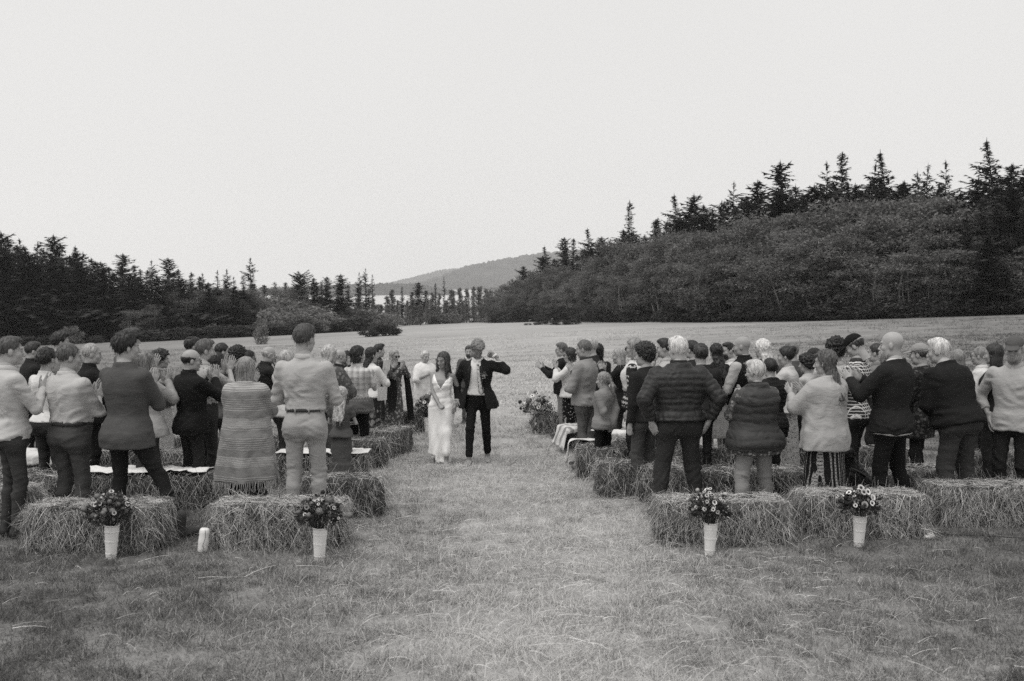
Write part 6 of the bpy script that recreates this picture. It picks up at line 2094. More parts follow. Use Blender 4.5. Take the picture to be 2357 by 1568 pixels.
def groom_details(I):
    H, T = I['H'], I['T']
    # floral tie hanging from the collar, swung to his left
    def surf(x, z, e):
        aa = float(np.interp(z / H, ZS, I['A'])) + e; bb = float(np.interp(z / H, ZS, I['B'])) + e; yy = float(np.interp(z / H, ZS, I['Y']))
        return bb * max(0.05, 1 - abs(x / aa) ** 2.4) ** (1 / 2.4) + yy
    V = []; n = 16
    for i in range(n):
        t = i / (n - 1)
        z = (.815 - .245 * t) * H
        x0 = -.012 - .055 * t
        w = np.interp(t, [0, .04, .07, .85, .93, 1], [.020, .022, .016, .040, .040, .002])
        for k, (u, e) in enumerate([(-1, .030), (0, .040), (1, .030), (0, .024)]):
            x = x0 + u * w
            V.append(T((x, surf(x, min(z, .80 * H), e + .006) + (.012 if z > .8 * H else 0), z)))
    Q = []
    for i in range(n - 1):
        for k in range(4):
            k2 = (k + 1) % 4
            Q.append((i * 4 + k, i * 4 + k2, (i + 1) * 4 + k2, (i + 1) * 4 + k))
    mk('tie', np.array(V), np.array(Q)[:, ::-1], None, cloth(.60, 'floral', .05, 1.5), I['root'])
    jacket = I['tops'][-1]
    for sg in (-1, 1):                        # lapels
        V = []; n = 10
        for i in range(n):
            t = i / (n - 1); z = (.80 - .20 * t) * H
            xi = .02 + sg * np.interp(z, [.455 * H, .70 * H, .83 * H], [.150, .075, .055]); w = sg * np.interp(t, [0, .30, .34, 1], [.040, .058, .050, .004])
            for x, e in ((xi, .040), (xi + w, .046), (xi + w, .038), (xi, .030)):
                V.append(T((x, surf(x, z, e), z)))
        Q = []
        for i in range(n - 1):
            for k in range(4):
                k2 = (k + 1) % 4
                Q.append((i * 4 + k, i * 4 + k2, (i + 1) * 4 + k2, (i + 1) * 4 + k))
        mk('lapel', np.array(V), np.array(Q), None, cloth(.028, rough=.6), jacket, smooth=False)
    # boutonniere of small blooms and leaves on his left lapel
    c0 = np.array([-.105, surf(-.105, .735 * H, .055), .735 * H]); g = rng(12)
    bt = empty('boutonniere'); bt.parent = jacket
    lf = Geo(); fl = Geo()
    for i in range(12):
        a = g.random() * 6.28; L = g.uniform(.03, .075)
        d = np.array([math.cos(a) * .6, .25, abs(math.sin(a)) * 1.0 - .3]); d /= np.linalg.norm(d)
        sd = np.cross(d, [0, 1, 0]); sd /= np.linalg.norm(sd)
        lf.add([T(c0), T(c0 + d * L * .5 + sd * .010), T(c0 + d * L), T(c0 + d * L * .5 - sd * .010)], [(0, 1, 2, 3)])
    for i in range(6):
        c = c0 + np.array([g.normal(0, .022), .015, g.normal(0, .035)])
        Vp, Qp, _ = lathe([(.001, -.010), (.013, -.002), (.011, .006), (.001, .010)], 7)
        fl.add(np.array([T(v + c) for v in Vp]), Qp)
    lf.build('foliage', BUSH, bt, smooth=False); fl.build('bloom', cloth(.30), bt)
    # shirt cuffs
    for J in I['joints']:
        ax = unit(J['W'] - J['E'])
        Vc, Qc, Tc = tube([J['W'] - ax * .02, J['W'] + ax * .012], [.040, .040], 14)
        mk('cuff', Vc, Qc, Tc, cloth(.66), I['tops'][0])


groom_details(GROOM)


def scarf_for(label_start, side_pts, mat, name='scarf'):
    for o in scene.objects:
        if o.get('label', '').startswith(label_start):
            for pts, w in side_pts:
                P = np.array(pts, float); n = len(P)
                V = []
                for i in range(n):
                    ww = w * (1 + .15 * math.sin(i * 2.0))
                    for dx, dy in ((-ww, 0), (-ww * .4, .020), (ww * .4, .012), (ww, 0), (ww * .3, -.016), (-ww * .5, -.016)):
                        V.append(P[i] + [dx, dy, 0])
                Q = [(i * 6 + k, i * 6 + (k + 1) % 6, (i + 1) * 6 + (k + 1) % 6, (i + 1) * 6 + k) for i in range(n - 1) for k in range(6)]
                Q += [(0, 1, 2, 3), (0, 3, 4, 5), ((n - 1) * 6 + 3, (n - 1) * 6 + 2, (n - 1) * 6 + 1, (n - 1) * 6), ((n - 1) * 6 + 5, (n - 1) * 6 + 4, (n - 1) * 6 + 3, (n - 1) * 6)]
                mk(name, np.array(V), np.array(Q), None, mat, o)


scarf_for('woman in sunglasses, floral dress',
          [([(.06, -.07, 1.33), (.15, .0, 1.32), (.17, .12, 1.22), (.17, .16, 1.0), (.18, .17, .75), (.19, .16, .48)], .095),
           ([(-.06, -.07, 1.33), (-.15, .0, 1.32), (-.18, .10, 1.20), (-.22, .12, .95), (-.27, .12, .60), (-.31, .11, .25)], .075)], cloth(.013))


def sheet_of_paper(px, py, d, w, h, rz, label, tilt=.3):
    p = at(px, py, d)
    g = Geo(); n = 5
    V = []
    for i in range(n):
        for j in range(n):
            u, v = i / (n - 1) - .5, j / (n - 1) - .5
            V.append((u * w, .06 * h * math.sin(3 * u + 2 * v), v * h))
    V = np.array(V); V = np.concatenate([V, V + [0, -.002, 0]])
    Q = [(i * n + j, (i + 1) * n + j, (i + 1) * n + j + 1, i * n + j + 1) for i in range(n - 1) for j in range(n - 1)]
    Q = Q + [tuple(np.array(q)[::-1] + n * n) for q in Q]
    o = mk('programme', V, Q, None, WHITE_PAPER, None, matrix=Matrix.Translation(p) @ Matrix.Rotation(rz, 4, 'Z') @ Matrix.Rotation(tilt, 4, 'X'))
    tag(o, label, 'paper')


sheet_of_paper(890, 841, 17.6, .15, .20, .5, 'folded white order of service in the hand of the man in dark print shirt')
sheet_of_paper(880, 906, 15.2, .15, .22, .3, 'white sheet of paper hanging from the hand of the woman with long dark hair')
# ------------------------------------------------------------------ flower buckets and bouquets
BUCKET = plain_mat('white_enamel', .80, .42, .05, 9, .05, .4)
DARKLEAF = leaf_mat('bouquet_leaves', .045, .3, .6, .15)
DARKLEAF2 = leaf_mat('bouquet_leaves_pale', .11, .3, .6, .15)


def bucket(px, py, d, label, s=1.0):
    p = at(px, py, d)
    r = empty('flower_bucket', (p.x, d, gzf(p.x, d) - .006)); r.rotation_euler = (R(1.5 * math.sin(px)), R(2.5 * math.cos(px * 1.3)), 0)
    h = .29 * s; r0, r1 = .042 * s, .062 * s
    def rad(z): return r0 + (r1 - r0) * z / h
    prof = [(.001, 0), (r0, 0)]
    for z in np.linspace(.02, 1, 25) * h:
        prof.append((rad(z), z))
    prof += [(r1 + .004, h - .004), (r1 + .004, h + .003), (r1 - .002, h + .003), (rad(h * .8) - .006, h * .8), (.001, h * .8)]
    V, Q, _ = lathe(prof, 36)
    mk('pail', V, Q, None, BUCKET, r)
    for zc in (.16, .185, .52, .545, .80, .825):
        rr = rad(zc * h)
        V, Q, _ = lathe([(rr - .001, zc * h - .004), (rr + .0022, zc * h - .002), (rr + .0022, zc * h + .002), (rr - .001, zc * h + .004)], 36)
        mk('rib', V, Q, None, BUCKET, r)
    tag(r, label, 'bucket', 'white flower buckets')
    return r, h, p.x


def daisy(n=12, L=.022, w=.007, cup=.25):
    V = []; Q = []
    for i in range(n):
        a = 2 * math.pi * i / n
        c, s = math.cos(a), math.sin(a)
        b = len(V)
        for r_, ww, z in ((.004, w * .6, 0), (L * .6, w, L * cup * .6), (L, w * .45, L * cup)):
            V += [(c * r_ - s * ww, s * r_ + c * ww, z), (c * r_ + s * ww, s * r_ - c * ww, z)]
        Q += [(b, b + 1, b + 3, b + 2), (b + 2, b + 3, b + 5, b + 4)]
    return np.array(V), np.array(Q)


def pompon(seed, r):
    g = rng(seed); V = []; Q = []
    for i in range(46):
        z = 1 - 1.5 * (i + .5) / 46
        a = i * 2.399; rr = math.sqrt(max(0, 1 - z * z))
        nrm = np.array([math.cos(a) * rr, math.sin(a) * rr, z]); sd = np.cross(nrm, [0, 0, 1.0]) + 1e-6; sd /= np.linalg.norm(sd); up = np.cross(sd, nrm)
        b = len(V); p = nrm * r * .72
        for q in (-sd * .34, -up * .34 + nrm * .3, sd * .34, up * .34 + nrm * .42):
            V.append(p + q * r * 1.0)
        Q.append((b, b + 1, b + 2, b + 3))
    return np.array(V), np.array(Q)


FL_MATS = {'white': plain_mat('white_petal', .78, .7, .05, 40, 0, .2), 'pale': plain_mat('pale_petal', .50, .7, .1, 40, 0, .2), 'mid': plain_mat('mid_petal', .22, .7, .15, 40, 0, .2),
           'dark': plain_mat('dark_petal', .03, .7, .2, 40, 0, .2), 'centre': plain_mat('flower_centre', .06, .8, .2, 60, 0, .1)}
_fl_mesh = {}


def flower(kind, col, parent, pos, nrm, s):
    key = (kind, col)
    if key not in _fl_mesh:
        if kind == 'daisy':
            V, Q = daisy()
            me = mk('flower', V, Q, None, FL_MATS[col], None, smooth=False)
            Vc, Qc, _ = lathe([(.0001, .004), (.008, .002), (.0095, .006), (.005, .0105), (.0001, .012)], 9)
            ce = mk('flower_centre', Vc, Qc, None, FL_MATS['centre' if col != 'mid' else 'dark'], me)
        else:
            V, Q = pompon(5, .026)
            me = mk('flower', V, Q, None, FL_MATS[col], None, smooth=False); ce = None
        _fl_mesh[key] = (me, ce); o = me
    else:
        me, ce = _fl_mesh[key]
        o = me.copy(); COL.objects.link(o)
        if ce: c = ce.copy(); COL.objects.link(c); c.parent = o
    o.parent = parent
    q = Vector((0, 0, 1)).rotation_difference(Vector(nrm))
    o.matrix_basis = Matrix.Translation(Vector(pos)) @ q.to_matrix().to_4x4() @ Matrix.Scale(s, 4)
    return o


def bouquet(x, d, z, label, seed, width, height, palette, wild=0.0, lean=0.0):
    g = rng(seed)
    r = empty('bouquet', (x, d, z))
    tag(r, label, 'bouquet', 'bouquets in the white buckets')
    st = Geo(); lf = Geo(); lf2 = Geo()
    n = 44
    for i in range(n):
        a = i * 2.399 + g.normal(0, .3); t = math.sqrt((i + .5) / n)
        hgt = height * (1.0 - .52 * t * t) * g.uniform(.82, 1.15)
        rad = width * t * g.uniform(.85, 1.12) * (1 + wild * (g.random() < .15))
        tip = np.array([math.cos(a) * rad + lean * hgt, math.sin(a) * rad * .9, hgt])
        nrm = unit(np.array([math.cos(a) * t * 1.3, math.sin(a) * t * 1.3, 1.1 - t]) + g.normal(0, .15, 3) + np.array([0, -.45, 0]))
        mid = tip * .5 + np.array([0, 0, .02])
        st.add(*tube([np.array([math.cos(a) * .02, math.sin(a) * .02, -.06]), mid, tip - nrm * .008], [.0028, .0022, .0018], 4, cap=False))
        kind, col, s0 = palette[int(g.integers(len(palette)))]
        flower(kind, col, r, tip, nrm, s0 * g.uniform(.75, 1.2))
        if g.random() < .5:                     # small filler heads on the same spray
            for k in range(5):
                off = g.normal(0, .022, 3)
                Vp, Qp, _ = lathe([(.0005, -.004), (.006, 0), (.0005, .005)], 5)
                lf2.add(Vp * g.uniform(.7, 1.3) + tip + off - nrm * .012, Qp, None, g.uniform(.8, 2.8))
    for i in range(420):
        a = g.random() * 6.28; t = math.sqrt(g.random())
        hgt = height * (1.0 - .65 * t * t) * g.uniform(.40, 1.0) + g.uniform(-.01, .03)
        rad = width * t * 1.05 * (.35 + .65 * min(1, hgt / height + .35))
        p = np.array([math.cos(a) * rad + lean * hgt, math.sin(a) * rad * .9, hgt])
        out = unit(np.array([math.cos(a) * (t + .2), math.sin(a) * (t + .2), g.uniform(-.6, .9)]) + g.normal(0, .3, 3))
        L = g.uniform(.025, .065); sd = unit(np.cross(out, g.standard_normal(3)))
        w = L * g.uniform(.15, .28); nr = np.cross(out, sd)
        (lf if g.random() < .75 else lf2).add([p, p + out * L * .5 + sd * w + nr * .004, p + out * L, p + out * L * .5 - sd * w + nr * .004], [(0, 1, 2, 3)], None, g.uniform(.6, 1.6))
    for i in range(int(10 + 14 * wild)):                         # long sprigs beyond the outline
        a = g.random() * 6.28; L = width * g.uniform(.9, 1.35 + wild * .5)
        d0 = unit(np.array([math.cos(a), math.sin(a) * .6, g.uniform(-.1, .9)]))
        b = np.array([0, 0, height * .35]); e = b + d0 * L + np.array([0, 0, -.3 * L * (g.random() < .4)])
        st.add(*tube([b, (b + e) / 2 + [0, 0, .015], e], [.002, .0018, .001], 3, cap=False))
        for k in range(12):
            t = .35 + .65 * k / 11; p = b + (e - b) * t
            o_ = unit(d0 + g.normal(0, .9, 3)); LL = g.uniform(.012, .03); sd = unit(np.cross(o_, g.standard_normal(3)))
            lf.add([p, p + o_ * LL * .5 + sd * LL * .2, p + o_ * LL, p + o_ * LL * .5 - sd * LL * .2], [(0, 1, 2, 3)], None, g.uniform(.7, 1.8))
    st.build('stems', DARKLEAF, r)['kind'] = 'stuff'
    lf.build('foliage', DARKLEAF, r, smooth=False)['kind'] = 'stuff'
    lf2.build('filler_blossom', DARKLEAF2, r, smooth=False)['kind'] = 'stuff'
    return r


PAL_A = [('daisy', 'white', 1.0), ('daisy', 'pale', 1.0), ('pom', 'mid', 1.0), ('daisy', 'dark', 1.2), ('daisy', 'mid', .9), ('pom', 'mid', .8)]
PAL_B = [('daisy', 'white', .7), ('pom', 'mid', 1.3), ('pom', 'dark', .8), ('daisy', 'pale', .8), ('daisy', 'mid', .9), ('pom', 'mid', .7)]
PAL_C = [('daisy', 'white', .8), ('daisy', 'pale', .8), ('pom', 'pale', .7), ('daisy', 'mid', .8)]
PAL_D = [('daisy', 'white', 1.2), ('daisy', 'pale', 1.3), ('pom', 'dark', .9), ('daisy', 'white', .8)]
PAL_E = [('daisy', 'white', 1.6), ('pom', 'mid', 1.6), ('pom', 'dark', 1.2), ('daisy', 'mid', 1.3), ('daisy', 'pale', 1.3)]

for px, py, d, lab, lab2, seed, wd, hh, pal, wild, s in [
    (256, 1300, 8.32, 'white ribbed flower bucket before the leftmost full bale', 'full round bouquet with one ringed pale flower at its top, leftmost of the front four', 1, .185, .27, PAL_A, .2, 1.0),
    (735, 1306, 8.22, 'white tapering flower bucket at the bale left of the aisle', 'dark mixed bouquet with small white blooms at the bale left of the aisle', 2, .185, .28, PAL_B, .5, 1.0),
    (1633, 1286, 8.45, 'white flower bucket before the bale right of the aisle', 'loose airy bouquet of pale blossoms right of the aisle, spilling to its right', 3, .17, .29, PAL_C, .6, .98),
    (1976, 1263, 8.78, 'white flower bucket before the rightmost front bale', 'tight round bouquet with a big daisy in its middle, rightmost of the front four', 4, .175, .25, PAL_D, .2, .98)]:
    r, h, x = bucket(px, py, d, lab, s)
    bouquet(x, d, gzf(x, d) + h * .92, lab2, seed, wd, hh, pal, wild)
for px, py, d, lab, lab2, seed, wd, hh, wild in [
    (984, 998, 18.45, 'white flower bucket on the grass behind the bride', 'tall bouquet with white poppies behind the bride', 5, .21, .42, .6),
    (1237, 1000, 18.3, 'white flower bucket on the grass at the far right of the aisle', 'wide sprawling bouquet on the far right side of the aisle', 6, .30, .44, 1.0)]:
    r, h, x = bucket(px, py, d, lab, 1.05)
    bouquet(x, d, gzf(x, d) + h * .92, lab2, seed, wd, hh, PAL_E, wild)

# ------------------------------------------------------------------ small things in the grass
def canister():
    p = at(466, 1270, 8.56); x = p.x
    r = empty('canister', (x, 8.56, gzf(x, 8.56))); r.rotation_euler = (0, R(7), R(20))
    prof = [(.001, 0), (.040, 0), (.043, .01)] + [(.044 - .002 * math.sin(i * 1.2), .02 + i * .019) for i in range(9)] + [(.042, .195), (.034, .206), (.030, .208), (.001, .208)]
    V, Q, _ = lathe(prof, 22); mk('cylinder_wall', V, Q, None, plain_mat('white_wax', .76, .5, .08, 12, .1), r)
    Vt, Qt, Tt = tube([[.0, -.045, .205], [.01, -.048, .14], [-.006, -.047, .07], [.004, -.045, .01]], .0015, 4); mk('cord', Vt, Qt, Tt, BLACK_PLASTIC, r)
    Vt, Qt, Tt = tube([[.028, 0, .20], [.045, 0, .235], [.085, .01, .245], [.10, .01, .235]], .0018, 4); mk('wire_handle', Vt, Qt, Tt, BLACK_PLASTIC, r)
    tag(r, 'white slender canister with a wire on top leaning by the end of a bale', 'canister')


canister()


def jar():
    p = at(492, 1162, 9.75); x = p.x
    m, ns, ls, b = base_mat('clear_glass')
    b.inputs['Base Color'].default_value = tone(.9); b.inputs['Transmission Weight'].default_value = .9; b.inputs['Roughness'].default_value = .05
    r = empty('glass_jar', (x, 9.75, gzf(x, 9.75)))
    V, Q, _ = lathe([(.001, .002), (.040, .002), (.045, .015), (.045, .10), (.038, .12), (.038, .132), (.035, .132), (.035, .12), (.042, .098), (.042, .016), (.038, .006), (.001, .006)], 24)
    mk('glass', V, Q, None, m, r)
    V, Q, T = tube([[.040 * math.cos(a), .040 * math.sin(a), .128] for a in np.linspace(0, 2 * math.pi, 25)], .0028, 5, cap=False)
    mk('rim_ring', V, Q, T, plain_mat('steel_rim', .6, .3, .05, 20, 0, .5), r)
    tag(r, 'empty clear glass jar standing behind the bale with the canister', 'jar')


jar()


def cup():
    x = at(2137, 1240, 9.05).x
    r = empty('paper_cup', (x, 9.05, gzf(x, 9.05) + .030)); r.rotation_euler = (0, R(80), R(25)); r.scale = (.72, .72, .72)
    V, Q, _ = lathe([(.001, -.055), (.030, -.055), (.043, .055), (.0455, .058), (.043, .061), (.040, .055), (.028, -.050), (.001, -.050)], 22)
    mk('cup_wall', V, Q, None, WHITE_PAPER, r)
    tag(r, 'pale paper cup lying in the grass right of the rightmost bouquet', 'cup')


cup()


def cable():
    pts = []
    for px, py, d in [(2142, 1233, 9.30), (2180, 1236, 9.22), (2230, 1240, 9.17), (2290, 1243, 9.12), (2340, 1246, 9.05), (2400, 1250, 9.0)]:
        x = at(px, py, d).x; pts.append([x, d, gzf(x, d) + .018 + .004 * math.sin(px)])
    V, Q, T = tube(pts, .0045, 6); o = mk('cable', V, Q, T, BLACK_PLASTIC)
    tag(o, 'thin dark cable lying on the grass in front of the right edge bale', 'cable')


cable()


def sprig():
    x = at(641, 1165, 8.92).x
    g = rng(4); r = empty('sprig', (x, 8.98, gzf(x, 8.98) + .40)); st = Geo(); lf = Geo()
    for dx, L in ((0, .12), (.045, .09), (-.02, .07)):
        e = np.array([dx, 0, L]); st.add(*tube([[0, 0, -.04], e * .5 + [0, 0, .01], e], [.0025, .002, .001], 4))
        for k in range(11):
            t = .3 + .7 * k / 10; p = e * t
            o_ = unit(np.array([(-1) ** k * 1.0, g.normal(0, .4), .7])); LL = .028 * (1.2 - t * .6); sd = unit(np.cross(o_, [0, 1, .2]))
            lf.add([p, p + o_ * LL * .5 + sd * LL * .2, p + o_ * LL, p + o_ * LL * .5 - sd * LL * .2], [(0, 1, 2, 3)], None, 1.6)
    st.build('stem', DARKLEAF2, r); f = lf.build('leaves', leaf_mat('sprig_leaves', .30, .2, .6, .2), r, smooth=False); f['kind'] = 'stuff'
    tag(r, 'pale leafy sprig sticking up from the bale below the fringed poncho', 'sprig')


sprig()


def dog():
    d = 10.55; x = at(1982, 1100, d).x
    r = empty('dog', (x, d, gzf(x, d)), R(115))
    fur = hair_mat(.012)
    def fn(P):      # sitting, facing local -x .. built along +Y
        D = rcone(P, (0, -.12, .16), (0, .10, .40), .135, .115)               # trunk
        D = smin(D, ell(P, (0, .13, .36), (.105, .11, .15)), .06)            # deep chest
        D = smin(D, rcone(P, (0, .13, .45), (0, .20, .58), .085, .070), .05)  # neck
        D = smin(D, ell(P, (0, .225, .64), (.072, .085, .070)), .03)          # skull
        D = smin(D, rcone(P, (0, .29, .62), (0, .385, .60), .042, .030), .03)  # muzzle
        D = smin(D, ell(P, (0, .275, .665), (.05, .03, .02)), .02)            # stop and brow
        for sg in (-1, 1):
            D = smin(D, ell(P, (sg * .070, .195, .635), (.020, .036, .062)), .015)      # hanging ears
            D = smin(D, rcone(P, (sg * .075, .14, .30), (sg * .08, .16, .05), .050, .032), .03)   # fore legs
            D = smin(D, ell(P, (sg * .08, .20, .025), (.036, .058, .027)), .02)         # paws
            D = smin(D, ell(P, (sg * .115, -.10, .15), (.068, .140, .125)), .03)        # thighs
            D = smin(D, rcone(P, (sg * .13, -.20, .06), (sg * .13, .0, .03), .036, .030), .03)   # hocks on the ground
            D = smin(D, ell(P, (sg * .13, .05, .024), (.036, .058, .026)), .02)
        D = smin(D, rcone(P, (0, -.22, .08), (.10, -.42, .04), .038, .020), .03)        # tail
        return D
    V, Q = mesh_sdf(fn, (-.24, -.48, -.02), (.24, .45, .76), .013, 1)
    N = normals(V, Q); V = V + N * (.006 * vnoise(V, 4, .05, 5) + .003 * vnoise(V, 5, .02, 4))[:, None]
    mk('body', V, Q, None, fur, r)
    a = np.linspace(0, 2 * math.pi, 25)
    V, Q, T = tube(np.stack([.135 * np.cos(a), .10 + .14 * np.sin(a) * .8, .42 + .07 * np.sin(a)], 1), .009, 5, cap=False); h = mk('harness', V, Q, T, plain_mat('harness_grey', .06, .6), r)
    a = np.linspace(0, 2 * math.pi, 15)
    V, Q, T = tube(np.stack([-.06 + .022 * np.cos(a), np.full(15, -.06), .42 + .048 * np.sin(a)], 1), .006, 5, cap=False); mk('harness_handle', V, Q, T, cloth(.5), h)
    for sg in (-1, 1):
        V, Q, _ = lathe([(.0001, -.008), (.008, 0), (.0001, .008)], 8); mk('eye', V + [sg * .032, .292, .652], Q, None, BLACK_PLASTIC, r)
    V, Q, _ = lathe([(.0001, -.014), (.016, 0), (.0001, .012)], 8); mk('nose', V + [0, .41, .607], Q, None, BLACK_PLASTIC, r)
    tag(r, 'black dog in a harness sitting behind the front bale between two guests', 'dog')


dog()

# ------------------------------------------------------------------ mown grass and straw litter
def grass_mat():
    m, ns, ls, b = base_mat('mown_grass')
    a = node(ns, 'ShaderNodeAttribute', attribute_name='tint')
    geo = node(ns, 'ShaderNodeNewGeometry')
    n1 = node(ns, 'ShaderNodeTexNoise', Scale=1.1, Detail=4.0, Roughness=.62); ls.new(geo.outputs['Position'], n1.inputs['Vector'])
    n2 = node(ns, 'ShaderNodeTexNoise', Scale=.30, Detail=2.0); ls.new(geo.outputs['Position'], n2.inputs['Vector'])
    f = math_n(ns, ls, 'MULTIPLY_ADD', n2.outputs['Fac'], .55, math_n(ns, ls, 'MULTIPLY_ADD', n1.outputs['Fac'], .42, .065))
    # trodden, straw-strewn aisle is paler; the far sides are darkened as painted-in lens vignette
    sep = node(ns, 'ShaderNodeSeparateXYZ'); ls.new(geo.outputs['Position'], sep.inputs[0])
    dx = math_n(ns, ls, 'ABSOLUTE', math_n(ns, ls, 'SUBTRACT', sep.outputs[0], .35))
    wide = math_n(ns, ls, 'MAXIMUM', math_n(ns, ls, 'DIVIDE', sep.outputs[1], 8.0), 1.0)
    aisle_vignette = math_n(ns, ls, 'MULTIPLY_ADD', math_n(ns, ls, 'DIVIDE', dx, wide), -.30, 1.12, clamp=True)
    f = math_n(ns, ls, 'MULTIPLY_ADD', aisle_vignette, .46, math_n(ns, ls, 'SUBTRACT', f, .34))
    f2 = math_n(ns, ls, 'MULTIPLY_ADD', a.outputs['Fac'], .64, math_n(ns, ls, 'SUBTRACT', f, .33))
    col = ramp(ns, ls, f2, [(.22, .07), (.44, .22), (.60, .42), (.82, .70)])
    ls.new(col, b.inputs['Base Color'])
    b.inputs['Roughness'].default_value = .6; b.inputs['Specular IOR Level'].default_value = .2
    tr = node(ns, 'ShaderNodeBsdfTranslucent'); ls.new(col, tr.inputs['Color'])
    mx = node(ns, 'ShaderNodeMixShader'); mx.inputs[0].default_value = .25
    ls.new(b.outputs[0], mx.inputs[1]); ls.new(tr.outputs[0], mx.inputs[2]); ls.new(mx.outputs[0], ns['Material Output'].inputs[0])
    return m


GRASS = grass_mat()


def clump(seed, n, rad, L0, L1, w, stand):
    g = rng(seed)
    a = g.random(n) * 6.28; r = rad * np.sqrt(g.random(n))
    p = np.stack([np.cos(a) * r, np.sin(a) * r, np.full(n, -.008)], 1)
    L = g.uniform(L0, L1, n) * (1 - .3 * (r / rad) ** 2)
    lean = np.abs(g.normal(stand, .35, n)); az = g.random(n) * 6.28
    out = np.stack([np.cos(az), np.sin(az), 0 * az], 1)
    K = 3; t = np.linspace(0, 1, K)[None, :, None]
    up = np.cos(lean)[:, None, None]; sd = np.sin(lean)[:, None, None]
    P = p[:, None, :] + out[:, None, :] * (L[:, None, None] * (sd * t + .25 * t * t)) + np.array([0, 0, 1.0]) * (L[:, None, None] * (up * t - .22 * t * t))
    P[:, :, 2] = np.maximum(P[:, :, 2], -.008)
    side = np.stack([-np.sin(az), np.cos(az), 0 * az], 1) + g.normal(0, .25, (n, 3)); side /= np.linalg.norm(side, axis=1, keepdims=True)
    V, Q = ribbons(P, g.uniform(.6, 1.3, n) * w, side)
    tint = np.clip(g.normal(.5, .26, n), 0, 1)
    return V, Q, np.repeat(tint, K * 2)


def scatter(name, pts, rots, scales, clumps, mat):
    """One ground-cover object: a point mesh whose geometry nodes put a clump of blades on every point."""
    col = bpy.data.collections.new(name + '_clumps')
    for i, c in enumerate(clumps):
        o = mk('grass_clump', c[0], c[1], None, mat, None, smooth=False, attr=c[2])
        COL.objects.unlink(o); col.objects.link(o)
    me = bpy.data.meshes.new(name)
    me.vertices.add(len(pts)); me.vertices.foreach_set('co', np.asarray(pts, np.float32).ravel())
    for nm, arr in (('rz', rots), ('sc', scales)):
        at_ = me.attributes.new(nm, 'FLOAT', 'POINT'); at_.data.foreach_set('value', np.asarray(arr, np.float32))
    me.update()
    ob = bpy.data.objects.new(name, me); COL.objects.link(ob)
    ng = bpy.data.node_groups.new(name, 'GeometryNodeTree')
    ng.interface.new_socket('Geometry', in_out='INPUT', socket_type='NodeSocketGeometry')
    ng.interface.new_socket('Geometry', in_out='OUTPUT', socket_type='NodeSocketGeometry')
    gi = ng.nodes.new('NodeGroupInput'); go = ng.nodes.new('NodeGroupOutput')
    ip = ng.nodes.new('GeometryNodeInstanceOnPoints'); ci = ng.nodes.new('GeometryNodeCollectionInfo')
    ci.inputs['Collection'].default_value = col
    ci.inputs['Separate Children'].default_value = True; ci.inputs['Reset Children'].default_value = True
    ip.inputs['Pick Instance'].default_value = True
    na = ng.nodes.new('GeometryNodeInputNamedAttribute'); na.data_type = 'FLOAT'; na.inputs['Name'].default_value = 'rz'
    ns_ = ng.nodes.new('GeometryNodeInputNamedAttribute'); ns_.data_type = 'FLOAT'; ns_.inputs['Name'].default_value = 'sc'
    cx = ng.nodes.new('ShaderNodeCombineXYZ')
    rv = ng.nodes.new('FunctionNodeRandomValue'); rv.data_type = 'INT'; rv.inputs['Min'].default_value = 0; rv.inputs['Max'].default_value = len(clumps) - 1
    L = ng.links
    L.new(gi.outputs[0], ip.inputs['Points']); L.new(ci.outputs[0], ip.inputs['Instance'])
    L.new(na.outputs['Attribute'], cx.inputs[2]); L.new(cx.outputs[0], ip.inputs['Rotation'])
    L.new(ns_.outputs['Attribute'], ip.inputs['Scale'])
    L.new([o for o in rv.outputs if o.type == 'INT'][0], ip.inputs['Instance Index'])
    L.new(ip.outputs[0], go.inputs[0])
    md = ob.modifiers.new('scatter', 'NODES'); md.node_group = ng
    tag(ob, kind='stuff')
    return ob


def grass():
    g = rng(99)
    clumps = [clump(500 + i, 100, .15, .03, .10 + .015 * (i % 3), .0017, .70) for i in range(5)] + [clump(520 + i, 80, .17, .05, .15, .0015, 1.0) for i in range(3)] + [clump(530, 60, .07, .06, .13, .0018, .45)]
    pts, rot, sc = [], [], []
    def band(y0, y1, per, s0, s1, wide=1.0):
        ym = np.linspace(y0, y1, 13)
        for a, b in zip(ym[:-1], ym[1:]):
            hw = (0.56 * b + .6) * wide
            n = int(per * (b - a) * hw * 2)
            x = g.uniform(-hw, hw, n); y = g.uniform(a, b, n)
            pts.append(np.stack([x, y, gz(x, y)], 1)); rot.append(g.random(n) * 6.28); sc.append(g.uniform(s0, s1, n))
    band(4.6, 8.0, 80, .75, 1.25)
    band(8.0, 13.0, 52, .8, 1.3)
    band(13.0, 24.0, 24, 1.0, 1.6)
    scatter('grass', np.concatenate(pts), np.concatenate(rot), np.concatenate(sc), clumps, GRASS)
    # taller, coarser tufts further out in the meadow
    far = [clump(540 + i, 46, .42, .05, .13, .006, .85) for i in range(4)]
    pts, rot, sc = [], [], []
    band(24, 60, 4.2, 1.0, 1.7)
    band(60, 110, .30, 1.6, 2.4)
    scatter('meadow_tufts', np.concatenate(pts), np.concatenate(rot), np.concatenate(sc), far, GRASS)


grass()


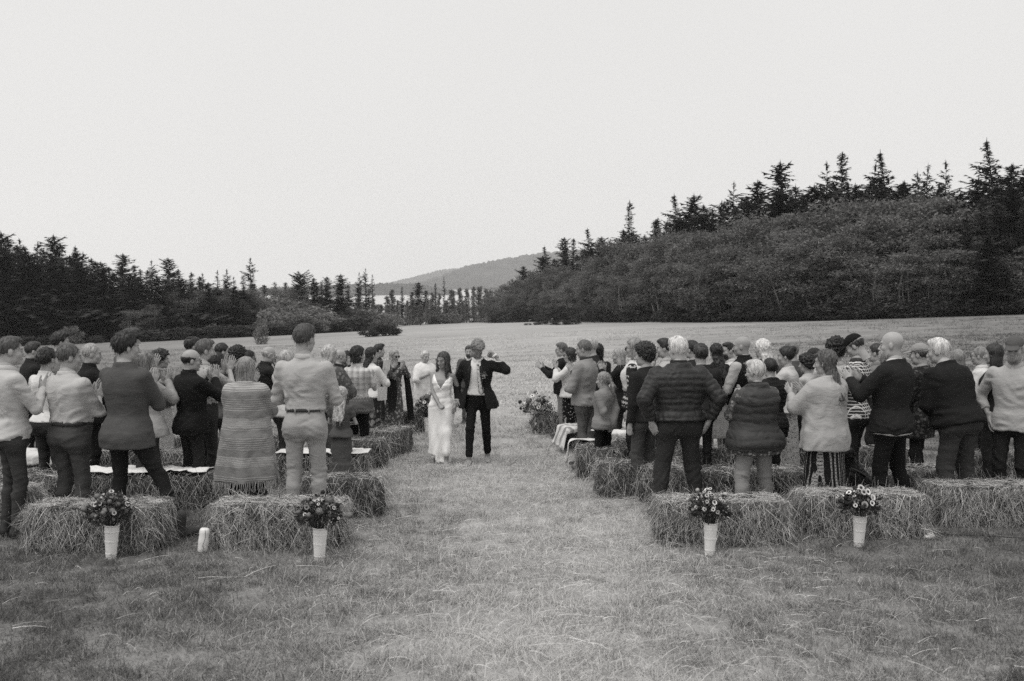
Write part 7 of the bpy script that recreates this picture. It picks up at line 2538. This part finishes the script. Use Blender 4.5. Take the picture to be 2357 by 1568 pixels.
def litter():
    g = rng(7)
    n = 7000
    x = np.concatenate([g.normal(.35, .95, 3400), g.uniform(-5.5, 6, 700), g.normal(1.0, 1.1, 1300), g.normal(-1.6, .35, 800), g.normal(1.35, .35, 800)])
    y = np.concatenate([g.uniform(5.2, 15, 3400), g.uniform(5.0, 9.6, 700), g.uniform(5.5, 8.9, 1300), g.uniform(8.5, 17, 800), g.uniform(9.5, 15, 800)])
    a = g.random(n) * 6.28; L = np.clip(g.gamma(3.0, .042, n), .04, .28)
    d = np.stack([np.cos(a), np.sin(a), g.normal(.0, .06, n)], 1)
    p = np.stack([x, y, gz(x, y) + g.uniform(.018, .050, n)], 1)
    t = np.linspace(0, 1, 4)[None, :, None]
    bend = g.normal(0, .07, n)[:, None, None]
    sd = np.stack([-np.sin(a), np.cos(a), 0 * a], 1)
    P = p[:, None, :] + d[:, None, :] * L[:, None, None] * t + sd[:, None, :] * (bend * L[:, None, None] * t * t)
    P[:, :, 2] += .012 * np.sin(t[:, :, 0] * 3.1) - .0
    V, Q = ribbons(P, g.uniform(.0008, .0017, n), sd * .8 + np.array([0, 0, .6]))
    tint = np.repeat(np.clip(g.normal(.64, .22, n), .1, 1), 8)
    o = mk('straw_litter', V, Q, None, STRAW, None, smooth=False, attr=tint)
    tag(o, kind='stuff')


litter()

# ------------------------------------------------------------------ thin sea haze
HAZE = 0.00012
if HAZE:
    m = bpy.data.materials.new('haze'); m.use_nodes = True
    ns, ls = m.node_tree.nodes, m.node_tree.links
    ns.clear()
    out = ns.new('ShaderNodeOutputMaterial'); pv = ns.new('ShaderNodeVolumePrincipled')
    pv.inputs['Color'].default_value = (1, 1, 1, 1); pv.inputs['Density'].default_value = HAZE; pv.inputs['Anisotropy'].default_value = .2
    ls.new(pv.outputs[0], out.inputs['Volume'])
    x0, x1, y0, y1, z0, z1 = -5600, 5600, -80, 5700, -60, 420
    V = [(x, y, z) for x in (x0, x1) for y in (y0, y1) for z in (z0, z1)]
    Q = [(0, 1, 3, 2), (4, 6, 7, 5), (0, 4, 5, 1), (2, 3, 7, 6), (0, 2, 6, 4), (1, 5, 7, 3)]
    tag(mk('haze', V, Q, None, m, smooth=False), kind='stuff')
